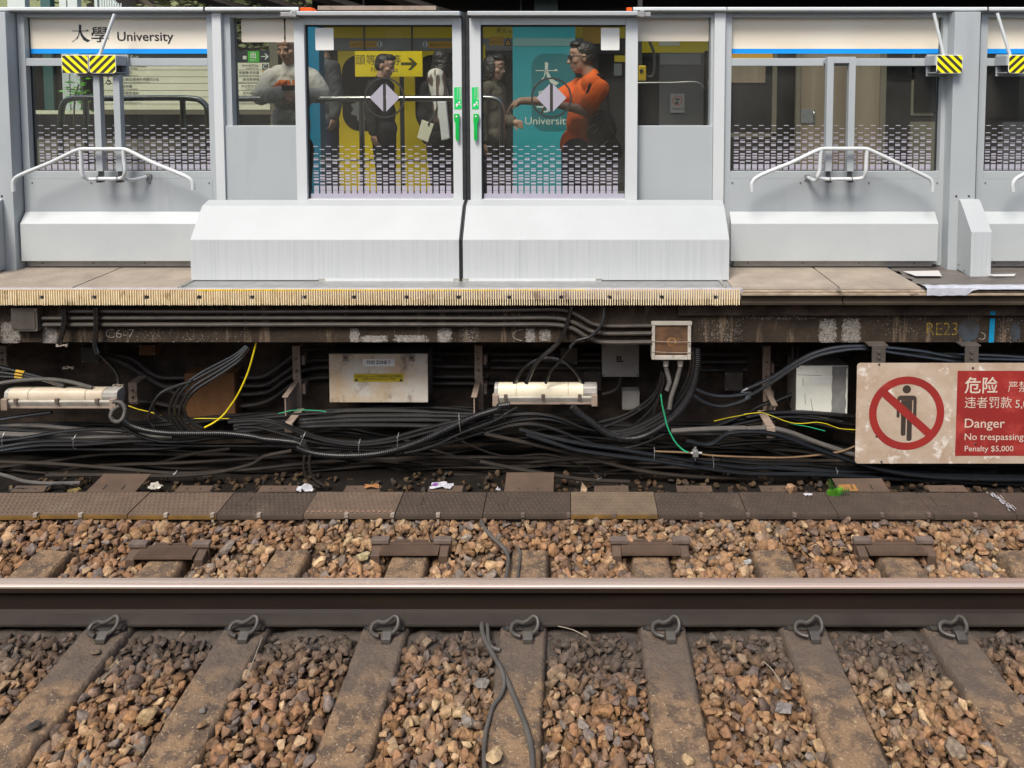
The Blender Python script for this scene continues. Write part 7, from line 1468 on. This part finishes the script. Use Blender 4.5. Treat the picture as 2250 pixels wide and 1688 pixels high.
c_ = P(1488.5, 221, YT - .05); q = B(); rv, rf = ring(c_.x, c_.z, .052, .062, 28); flat(q, rv, rf, YT - .0515); q.obj('red_ring', 'sred', t); q = B(); q.plate(rrect(c_.x - .032, c_.x + .032, c_.z + .008, c_.z + .026, .009), YT - .052, .001); q.box(c_.x - .005, c_.x + .005, YT - .0519, YT - .0512, c_.z - .03, c_.z + .008); q.plate(rrect(c_.x - .028, c_.x + .012, c_.z - .045, c_.z - .015, .008), YT - .0522, .001); q.obj('pictogram', 'blk', t)
q = B(); p_ = P(1488.5, 241, YT); q.text('請保持安靜', p_.x, p_.z, YT - .0515, .02, align='C'); q.obj('poster_lettering', 'blk', t)
q = B(); q.tube([P(1400, 182.5, 7.0), P(1420, 182, 7.0), P(1480, 181.5, 7.0), P(1522, 180, 7.0), P(1535, 182, 7.0), P(1543, 188, 7.0), P(1546, 196, 7.0)], .007, n=8); tag(q.obj('grab_rail', 'steel', smooth=True), 'thin bent steel grab rail above the small poster', 'rail')
# stainless staff door and dark cabinets behind the blank band screen
t = thing('staff_door', 'brownish stainless steel door behind the blank-band screen', 'door', P(1850, 377, 8.6)); panel(t, 'leaf', 'sta', 1758, 100, 1932, 470, 8.6, .04); panel(t, 'jamb', 'wallbg', 1748, 100, 1757.5, 470, 8.58, .05); panel(t, 'jamb', 'wallbg', 1932.5, 100, 1945, 470, 8.58, .05)
o = panel(t, 'lock_plate', 'alu', 1760, 240, 1791, 271, 8.588, .01); p_ = P(1786, 256, 8.58); q = B(); q.tube([p_ + Vector((0, -.002, .055)), p_ + Vector((0, -.03, .05)), p_ + Vector((0, -.03, -.05)), p_ + Vector((0, -.002, -.055))], .008, n=8, seg=.01); q.obj('pull_handle', 'steel', o, smooth=True)
t = thing('equipment_wall', 'dark equipment wall with framed panes flanking the stainless door', 'wall', P(1830, 470, 8.75)); panel(t, 'backing', 'tr_d', 1590, 60, 2420, 470, 8.8, .05)
for a in (('wood_box', 'sta', 1600, 142, 1682, 182), ('upright', 'wallbg', 1697, 100, 1707, 310), ('amber_rail', 'stk_o', 1590, 112, 1700, 130), ('sill', 'wallbg', 1590, 292, 1707, 302), ('pane_frame', 'wallbg', 2003, 120, 2052, 254), ('pane', 'tr_w', 2010, 120, 2060, 246), ('lower_panel', 'wallbg', 1998, 268, 2062, 470), ('dark_cap', 'tr_w', 1950, 146, 2018, 176), ('low_box', 'tr_m', 2200, 268, 2300, 470), ('pane', 'tr_w', 2150, 100, 2240, 260)):
    panel(t, a[0], a[1], *a[2:], 8.78 - (.02 if a[0] == 'pane' else 0), .018 + (.015 if a[0] == 'pane' else 0))
# teal totem
Yt_ = 9.2; t = thing('station_totem', 'teal station totem reading University beside the man in orange', 'totem', P(1190, 405, Yt_)); x0, x1 = P(1127, 240, Yt_).x, P(1264, 240, Yt_).x; q = B(); q.box(x0, x1, Yt_, Yt_ + .15, .001, 2.05); q.obj('totem_body', 'teal', t)
panel(t, 'header_band', mat('pale_teal_band', (.20, .36, .34), (.17, .33, .31), 2, rough=.4), 1127.5, 84, 1263.5, 101, Yt_ - .006, .005); panel(t, 'inset_panel', 'teal_dk', 1168, 118, 1263.5, 288, Yt_ - .004, .003, rnd_=.16)
q = B(); strokes(q, DA, P(1177, 185, Yt_).x, P(1177, 187, Yt_).z, 50 * Yt_ / FPX, Yt_ - .0065); p_ = P(1179, 243, Yt_); q.text('學', p_.x, p_.z, Yt_ - .0065, 44 * Yt_ / FPX * .85, w=48 * Yt_ / FPX); p_ = P(1154, 273.5, Yt_); q.text('University', p_.x, p_.z, Yt_ - .0065, 15 * Yt_ / FPX, w=100 * Yt_ / FPX); q.obj('totem_lettering', 'pale', t)
# hanging first class sign
Yh = 8.9; t = thing('hanging_sign', 'bright yellow hanging sign with first class characters and an arrow', 'sign', P(856, 168, Yh)); panel(t, 'sign_panel', 'tr_ys', 780, 112.5, 928, 168.5, Yh, .03)
q = B(); k = Yh / FPX; p_ = P(771, 141, Yh); q.text('頭等/头等', p_.x + .05, p_.z, Yh - .002, 17 * k, w=100 * k); p_ = P(816, 158, Yh); q.text('First Class', p_.x, p_.z, Yh - .002, 9 * k, w=58 * k)
p_ = P(881, 140.5, Yh); q.add([(p_.x + x * k, Yh - .002, p_.z + z * k) for x, z in ((0, 3.2), (24, 3.2), (15, 13), (22, 13), (36.5, 0), (22, -13.5), (15, -13.5), (24, -3.2), (0, -3.2))], [(0, 1, 7, 8), (1, 2, 3, 4), (4, 5, 6, 7), (1, 4, 7)]); q.obj('sign_lettering', mat('dark_olive_ink', (.07, .06, .01), rough=.5), t)
q = B()
for u in (800, 905): x = P(u, 100, Yh).x; q.box(x - .01, x + .01, Yh + .005, Yh + .02, P(0, 112, Yh).z, 3.04)
q.obj('hanger_rod', 'roof', t)

# stainless handrails
def hrail(pts, label, posts=(), r=.0225):
    t = thing('handrail', label, 'handrail', (P(pts[0][0], 217, 5.98).x, 5.98, 0), 'stainless handrails on the platform')
    q = B(); q.tube([P(u, v, 5.98) for u, v in pts], r, n=12, seg=.02); q.obj('rail_tube', 'steel', t, smooth=True)
    for u in posts: p_ = P(u, 240, 5.98); q = B(); q.cyl((p_.x, 5.985, .001), (p_.x, 5.985, P(u, 220, 5.98).z - .005), .021, n=12); q.obj('post', 'steel', t, smooth=True)
hrail([(134, 345), (135, 300), (136, 240), (141, 225), (155, 217.5), (250, 216.5), (420, 216.5), (438, 220), (452, 232), (457, 250), (456, 300), (452, 330), (440, 347), (420, 350.5), (300, 350.5), (160, 350), (142, 346), (134, 338)], 'rounded stainless handrail frame behind the station name screen', (188, 401))
hrail([(519, 217.5), (700, 217), (1000, 216.5), (1084, 216.8), (1096, 222), (1102, 235), (1103, 300), (1103, 440)], 'long stainless handrail running behind the left sliding door', (794,))
q = B(); q.tube([P(700, 352, 5.985), P(850, 352.5, 5.985), P(1103, 354, 5.985)], .009, n=8); o = q.obj('mid_rail', 'steel', bpy.data.objects['handrail.001'], smooth=True)
# ================================================================== PEOPLE
def solid(b, name, m, parent, voxel=.008, smooth=3, disp=0.0, dscale=9):
    """one continuous surface from overlapping forms"""
    me = bpy.data.meshes.new(name); org = ORG[parent.name]; me.from_pydata((np.array(b.v) - np.array(org)).tolist(), [], b.f)
    o = bpy.data.objects.new(name, me); COL.objects.link(o)
    r = o.modifiers.new('r', 'REMESH'); r.mode = 'VOXEL'; r.voxel_size = voxel
    s = o.modifiers.new('s', 'SMOOTH'); s.factor = .6; s.iterations = smooth
    nm = bpy.data.meshes.new_from_object(o.evaluated_get(bpy.context.evaluated_depsgraph_get())); nm.name = name
    o.modifiers.clear(); o.data = nm; bpy.data.meshes.remove(me); nm.materials.clear(); nm.materials.append(M[m])
    if disp:
        n = len(nm.vertices); co = np.zeros(n * 3); no = np.zeros(n * 3); nm.vertices.foreach_get('co', co); nm.vertices.foreach_get('normal', no); co = co.reshape(-1, 3); no = no.reshape(-1, 3)
        d = np.array([.55 - 1.6 * abs(mnoise.noise(Vector((c[0] * dscale + c[2] * 3, c[1] * dscale, c[2] * dscale * .8 - c[0] * 4)))) + .45 - 1.1 * abs(mnoise.noise(Vector((c[0] * dscale * 2.1 - c[2] * 7, c[1] * dscale * 2.1, c[2] * dscale * 1.5 + 5)))) for c in co])
        nm.vertices.foreach_set('co', (co + no * (d * disp)[:, None]).ravel())
    nm.polygons.foreach_set('use_smooth', [True] * len(nm.polygons)); o.parent = parent; ORG[o.name] = org
    return o
def frame3(f):
    f = Vector(f).normalized(); u = Vector((0, 0, 1)); r = f.cross(u).normalized(); return f, r, r.cross(f).normalized()
def head(b, c, f, s=1.0, neck=None, nr=.052):
    f, r, u = frame3(f); rot = Matrix((r, f, u)).transposed()
    E = lambda a, k, d, rx, ry, rz: b.ell(c + (r * a + f * k + u * d) * s, (rx * s, ry * s, rz * s), rot)
    E(0, -.012, .035, .076, .097, .088); E(0, .025, -.035, .060, .070, .080); E(0, .048, -.088, .036, .036, .028); E(0, .075, .055, .055, .022, .03)
    E(0, .085, .020, .050, .014, .012)
    b.cap(c + (f * .088 + u * .012) * s, .009 * s, c + (f * .112 - u * .026) * s, .0135 * s)
    for q in (-1, 1): E(q * .013, .100, -.030, .010, .010, .008); E(q * .076, -.008, -.005, .010, .020, .033); E(q * .045, .060, -.02, .025, .025, .02)
    E(0, .088, -.056, .026, .012, .007); E(0, .086, -.067, .022, .012, .007)
    if neck is not None: b.cap(c + (f * -.012 - u * .05) * s, nr * s, neck, (nr + .008) * s)
    return f, r, u
def eyes(c, f, parent, s=1.0):
    f, r, u = frame3(f); q = B()
    for k in (-1, 1): q.ell(c + (r * k * .031 + f * .086 + u * .006) * s, (.010 * s, .010 * s, .007 * s), Matrix((r, f, u)).transposed(), 10, 8)
    return q.obj('eyes', 'eye', parent, smooth=True)
def hand(b, w, d, n, side, curl=.5, s=1.0, thumb=1):
    """palm + five bent fingers. d: direction of the fingers, n: palm normal (fingers curl towards it)"""
    d = Vector(d).normalized(); n = (Vector(n) - d * Vector(n).dot(d)).normalized(); a = d.cross(n).normalized() * side
    b.cap(w, .026 * s, w + d * .045 * s, .030 * s)
    for k in range(4): b.cap(w + d * .03 * s + a * (k - 1.5) * .016 * s, .0135 * s, w + d * .085 * s + a * (k - 1.5) * .019 * s, .0125 * s, 10)
    for k, L in enumerate((.068, .078, .072, .056)):
        p_ = w + d * .088 * s + a * (k - 1.5) * .0195 * s; ang = .15
        for j, (fr, rr_) in enumerate(((.45, .0092), (.32, .0085), (.25, .0075))):
            ang += curl * (.55 + .12 * k); dd = d * math.cos(ang) + n * math.sin(ang); e = p_ + dd * L * fr * s; b.cap(p_, rr_ * s, e, (rr_ - .0007) * s, 8); p_ = e
    p_ = w + d * .03 * s - a * .028 * s * thumb; dd = (d * .7 - a * .6 * thumb + n * .35).normalized()
    e = p_ + dd * .042 * s; b.cap(p_, .0125 * s, e, .0105 * s, 8); b.cap(e, .0105 * s, e + (dd * .6 + d * .5 + n * .2).normalized() * .032 * s, .0085 * s, 8)
def limb(b, a, m_, e, r): b.cap(a, r[0], m_, r[1]); b.cap(m_, r[1], e, r[2])
def figure(label, base, H, f, sh, hc, arms, top, bottom, hair, skin='skin', sleeves='long', lean=0.0, hipx=None, belly=.105, disp=.009, pad=.013, girth=1.0, collar=None):
    """sh: neck-base point; hc: head centre; arms: list of (shoulder, elbow, wrist, fingerdir, palm normal, side, curl)"""
    t = thing('person', label, 'person', base)
    fw, r, u = frame3(f); hip = Vector(base) + Vector((0, 0, H * .52)); 
    if hipx is not None: hip = Vector(hipx)
    rot = Matrix((r, fw, u)).transposed(); ch = sh.lerp(hip, .34); bl = sh.lerp(hip, .72)
    def torso(b, p):
        b.ell(ch, ((.148 + p) * girth, (.105 + p) * girth, .165 + p), rot); b.ell(bl, ((.135 + p) * girth, (belly + p) * girth, .17 + p), rot); b.ell(hip, ((.145 + p) * girth, (.112 + p) * girth, .13), rot)
        b.cap(sh.lerp(ch, .25) - r * .10, .062 + p, sh.lerp(ch, .25) + r * .10, .062 + p)
    def legs(b, p, k=1):
        for q in (-1, 1):
            a = hip + r * q * .085 - u * .03; kn = a.lerp(Vector(base) + r * q * .09, .5) + fw * .02; an = Vector(base) + r * q * .09 + u * .08; limb(b, a, kn, an, (.086 + p, .058 + p, .042 + p))
            if k: b.cap(an, .042, an + fw * .13 - u * .045, .034)
    b = B(); head(b, hc, f, 1.0, sh + u * .0); torso(b, 0); legs(b, 0)
    for a in arms: limb(b, a[0], a[1], a[2], (.052, .041, .030)); hand(b, a[2], a[3], a[4], a[5], a[6])
    solid(b, 'body', skin, t, .0075, 4)
    b = B(); torso(b, pad); b.cap(sh + u * .015, .066, sh - u * .05, .085)
    for a in arms:
        if sleeves == 'long': limb(b, a[0], a[1], a[1].lerp(a[2], .93), (.058 + pad, .050 + pad, .036 + pad))
        else: e = a[0].lerp(a[1], .72); b.cap(a[0], .058 + pad, e, .058 + pad)
    top_o = solid(b, 'shirt' if sleeves != 'long' else 'top', top, t, .0085, 2, disp)
    b = B(); legs(b, .014, 0); b.ell(hip - u * .04, (.152 * girth, .122 * girth, .11), rot); solid(b, 'trousers', bottom, t, .011, 3, .004)
    b = B()
    for q in (-1, 1): an = Vector(base) + r * q * .09; b.cap(an + u * .05 - fw * .04, .045, an + fw * .14 + u * .035, .040)
    solid(b, 'shoes', 'dkcloth', t, .011, 2)
    if hair:
        b = B(); E = lambda a, k, d, rx, ry, rz: b.ell(hc + r * a + fw * k + u * d, (rx, ry, rz), rot)
        E(0, -.026, .048, .079, .093, .082); E(0, -.042, .002, .077, .074, .07)
        if hair == 'short': E(0, .035, .108, .060, .055, .030)
        if hair == 'bob' or hair == 'long': E(0, .03, .105, .066, .062, .034); [E(q * .066, -.02, -.02, .024, .062, .10) for q in (-1, 1)]
        if hair == 'long': E(0, -.07, -.12, .085, .045, .17); E(0, -.075, -.27, .075, .04, .14)
        if hair == 'fringe': E(0, .05, .085, .070, .052, .045); [E(q * .062, .0, .03, .024, .07, .06) for q in (-1, 1)]
        solid(b, 'hair', 'hair', t, .0075, 1, .006, 34)
    eyes(hc, f, t)
    return t, fw, r, u
V3 = Vector
# --- the person in orange, forearms along the end of the handrail
hc = P(1279, 128, 6.05); sh = P(1300, 172, 6.06); hip = P(1262, 318, 6.08); base = V3((hip.x, 6.10, 0))
f = V3((-1, -.12, -.06))
arms = [(P(1317, 196, 5.93), P(1283, 243, 5.86), P(1226, 230, 5.90), V3((-1, .25, -.1)), V3((0, .2, -1)), 1, .5),
        (P(1272, 192, 6.20), P(1222, 222, 6.14), P(1144, 222, 6.04), V3((-1, -.12, -.55)), V3((.55, 0, -1)), -1, .55)]
t, fw, r, u = figure('person in an orange short-sleeved top and dark sunglasses leaning on the handrail', base, 1.62, f, sh, hc, arms, 'tee', 'navy', 'short', 'skin_dk', 'short', hipx=hip, belly=.095, disp=.005, pad=.018, girth=.88)
for ch in list(t.children):
    if ch.name.startswith('eyes'): bpy.data.objects.remove(ch)
q = B(); rot = Matrix((r, fw, u)).transposed()
for k in (-1, 1): q.ell(hc + r * k * .034 + fw * .098 + u * .008, (.028, .010, .024), rot, 14, 8)
o1 = q.obj('sunglasses', 'lensd', t, smooth=True); q = B()
for k in (-1, 1): q.tube([hc + r * k * .060 + fw * .095 + u * .018, hc + r * k * .083 + fw * .05 + u * .018, hc + r * k * .085 - fw * .02 + u * .010], .0045, n=6)
q.tube([hc + r * -.012 + fw * .11 + u * .016, hc + fw * .114 + u * .019, hc + r * .012 + fw * .11 + u * .016], .004, n=6); q.obj('sunglasses_frame', 'blk', t)
b_ = B(); b_.ell(P(1322, 285, 5.99), (.115, .085, .15), None); b_.ell(P(1330, 330, 6.0), (.13, .09, .13), None); bag = thing('shoulder_bag', 'black shoulder bag with gold zips hanging at the hip of the person in orange', 'bag', P(1322, 350, 6.0)); solid(b_, 'bag_body', 'dkcloth', bag, .012, 4, .012, 8)
q = B(); q.tube([P(1290, 205, 5.855), P(1300, 180, 5.90), P(1312, 166, 5.96), P(1326, 170, 6.08), P(1336, 215, 6.13), P(1338, 265, 6.05)], .011, n=8, seg=.02); q.obj('strap', 'dkcloth', bag, smooth=True)
q = B()
for a, c_ in (((1300, 258), (1316, 248)), ((1290, 284), (1310, 272)), ((1304, 292), (1316, 281)), ((1336, 274), (1354, 302)), ((1320, 322), (1338, 308))): q.tube([P(*a, 5.885), P(*c_, 5.885)], .0026, n=5, smooth=False)
q.obj('zip_trim', mat('gold_trim', (.65, .48, .18), rough=.3, metal=1), bag)
# --- man in the off-white hoodie, phone in hand
hc = P(636, 107, 6.12); sh = P(640, 150, 6.16); hip = P(641, 318, 6.24); base = V3((hip.x, 6.26, 0)); f = V3((-.25, -1, -.22))
arms = [(P(596, 172, 6.14), P(574, 212, 6.04), P(620, 206, 5.92), V3((1, -.1, -.05)), V3((0, .5, -1)), 1, .55), (P(684, 172, 6.16), P(708, 208, 6.05), P(660, 212, 5.92), V3((-1, -.1, -.1)), V3((0, .5, -1)), -1, .6)]
t, fw, r, u = figure('young man in an off-white hoodie with orange print looking at a phone', base, 1.72, f, sh, hc, arms, 'hoodie', 'dkcloth', 'short', 'skin_dk', 'long', hipx=hip, disp=.010, pad=.016, girth=1.0)
q = B(); p_ = P(637, 192, 5.93); dep = bpy.context.evaluated_depsgraph_get()
b2 = B(); b2.text('FREE', P(602, 190, 5.975).x, P(602, 192, 5.975).z, 5.975, 14 * 6 / FPX, w=58 * 6 / FPX, bold=.05)
top_o = [c for c in t.children if c.name.startswith('top')][0]
# drape the print onto the chest surface
from mathutils.bvhtree import BVHTree
nm = top_o.data; org = ORG[t.name]; bv = BVHTree.FromPolygons([v.co + org for v in nm.vertices], [tuple(p.vertices) for p in nm.polygons])
vs = []
for (x, y, z) in b2.v:
    h = bv.ray_cast(V3((x, 5.0, z)), V3((0, 1, 0))); vs.append((x, (h[0].y if h[0] else 6.02) - .004, z))
b2.v = vs; b2.obj('print_lettering', 'hprint', t)
b_ = B(); b_.ell(sh - fw * .07 + u * .0, (.10, .055, .07), Matrix((r, fw, u)).transposed()); solid(b_, 'hood', 'hoodie', t, .012, 4, .006)
q = B(); c_ = P(642, 196, 5.90); q.box(c_.x - .075, c_.x + .075, c_.y - .02, c_.y - .010, c_.z - .012, c_.z + .030); tag(q.obj('mobile_phone', 'phone', bevel=.006), 'black phone held by the man in the off-white hoodie', 'phone')
# --- standing commuters seen through the left door
def hang(sh_, r, fw, u, s, bend=.0, fwd=.0):
    a = sh_ + r * s * .175 - u * .06; e = a - u * .27 + r * s * .03 - fw * .02; w = e - u * .22 + fw * (.03 + fwd); return (a, e, w, -u + fw * .2, fw * .3 - r * s, s, .35)
def stander(u_, v_, Y, f, H, label, top, bottom, hair, skin='skin', arm2=None, **k):
    hc = P(u_, v_, Y); hc = V3((hc.x, Y, hc.z)); fw, r, u = frame3(f); fw2 = V3((fw.x, fw.y, 0)).normalized(); sh = hc - u * .165 - fw2 * .015; base = V3((hc.x - fw2.x * .02, Y - fw2.y * .02, 0)); H = hc.z + .12; hip = base + V3((0, 0, H * .52))
    arms = [hang(sh, r, fw2, V3((0, 0, 1)), 1), arm2(sh, r, fw2) if arm2 else hang(sh, r, fw2, V3((0, 0, 1)), -1)]
    return figure(label, base, H, f, sh, hc, arms, top, bottom, hair, skin, 'long', hipx=hip, **k), hc, sh
(t, fw, r, u), hc, sh = stander(708, 102, 7.9, V3((-.75, -.65, -.1)), 1.75, 'person in an open charcoal jacket over a white tee by the azure column', 'jacket', 'navy', 'short', pad=.016, girth=1.0)
b_ = B(); rot = Matrix((r, fw, u)).transposed(); b_.ell(sh + fw * .085 - u * .10, (.045, .06, .10), rot); solid(b_, 'white_tee', 'tshirt', t, .01, 3)
(t, fw, r, u), hc, sh = stander(846, 146, 8.3, V3((.92, -.2, -.25)), 1.6, 'person with short black hair and black clothes before the yellow train', 'dkcloth', 'dkcloth', 'short', 'skin_dk', girth=1.05)
rng = lambda sh, r, fw: (sh - r * .17 - V3((0, 0, .06)), sh - r * .22 - V3((0, 0, .32)), sh - r * .16 - V3((0, 0, .42)) + fw * .16, V3((0, 0, -1)), fw, -1, .4)
(t, fw, r, u), hc, sh = stander(975, 140, 7.1, V3((.55, .75, -.1)), 1.6, 'person with long black hair and a striped knit sleeve near the green handle', 'dkcloth', 'dkcloth', 'long')
b_ = B(); limb(b_, P(958, 170, 6.9), P(968, 215, 6.88), P(966, 262, 6.84), (.082, .072, .052)); solid(b_, 'striped_sleeve', 'stripe', t, .01, 3, .006)
p_ = P(970, 255, 6.8); b_ = B(); q = B(); q.plate([(p_.x - .035, p_.z + .13), (p_.x + .045, p_.z + .13), (p_.x + .075, p_.z - .20), (p_.x - .0, p_.z - .22)], 6.78, .05); tag(q.obj('white_bag', 'tshirt', bevel=.012), 'slim white cloth bag hanging beside the striped sleeve', 'bag')
p_ = P(935, 288, 6.75); q = B(); q.plate([(p_.x - .03, p_.z + .10), (p_.x + .075, p_.z + .06), (p_.x + .02, p_.z - .10), (p_.x - .075, p_.z - .06)], 6.74, .02); o = q.obj('card_holder', 'cream_bd', bevel=.006); tag(o, 'tilted beige card holder hanging by the yellow train door', 'card holder'); q = B(); q.tube([P(941, 275, 6.735), P(950, 258, 6.76), P(962, 235, 6.8)], .009, n=6); q.obj('strap', 'blk', o)
# cloud shaped window notices
t = thing('window_notice', 'cloud-shaped pale notice on the train window below the arrow emblem', 'notice', P(805, 240, YT)); q = B(); c_ = P(806, 240, YT)
q.plate([(c_.x + (.19 + .022 * math.cos(9 * a)) * math.cos(a) * .95, c_.z + (.15 + .02 * math.cos(9 * a)) * math.sin(a)) for a in [k * 6.283 / 60 for k in range(60)]], YT - .034, .004); q.obj('sheet', 'tr_g', t); q = B()
for k, s in enumerate(('請勿倚靠車門', '小心空隙', '多謝合作', 'Please stand clear')): q.text(s, c_.x, c_.z + .04 - k * .035, YT - .0355, .018, align='C')
q.obj('notice_lettering', 'blk', t)
t = thing('window_notice', 'cloud-shaped pale notice with teal picture beside the striped sleeve', 'notice', P(968, 240, YT)); q = B(); c_ = P(966, 243, YT)
q.plate([(c_.x + (.18 + .02 * math.cos(8 * a)) * math.cos(a), c_.z + (.13 + .018 * math.cos(8 * a)) * math.sin(a)) for a in [k * 6.283 / 60 for k in range(60)]], YT - .034, .004); q.obj('sheet', 'tr_m', t); q = B(); q.plate(rrect(c_.x + .02, c_.x + .12, c_.z - .05, c_.z + .03, .02), YT - .036, .001); q.obj('picture', 'azure', t)
# --- woman with glasses behind the right door
(t, fw, r, u), hc, sh = stander(1086, 150, 7.6, V3((.9, -.35, -.1)), 1.6, 'person with long black hair, glasses and beige coat behind the right door', 'beige', 'dkcloth', 'long', girth=1.05, arm2=lambda sh, r, fw: (sh - r * .16 - V3((0, 0, .06)), sh - r * .19 - V3((0, 0, .30)), sh - r * .02 - V3((0, 0, .36)) + fw * .22, fw - V3((0, 0, .3)), r, -1, .5))
q = B()
for k in (-1, 1): c2 = hc + r * k * .033 + fw * .105 + u * .006; q.tube([c2 + (r * math.cos(a) + u * math.sin(a)) * .024 for a in [j * .524 for j in range(12)]], .002, n=5, closed=True, smooth=False); q.tube([hc + r * k * .057 + fw * .105 + u * .01, hc + r * k * .08 - fw * .01 + u * .008], .002, n=5, smooth=False)
q.obj('glasses', 'blk', t)
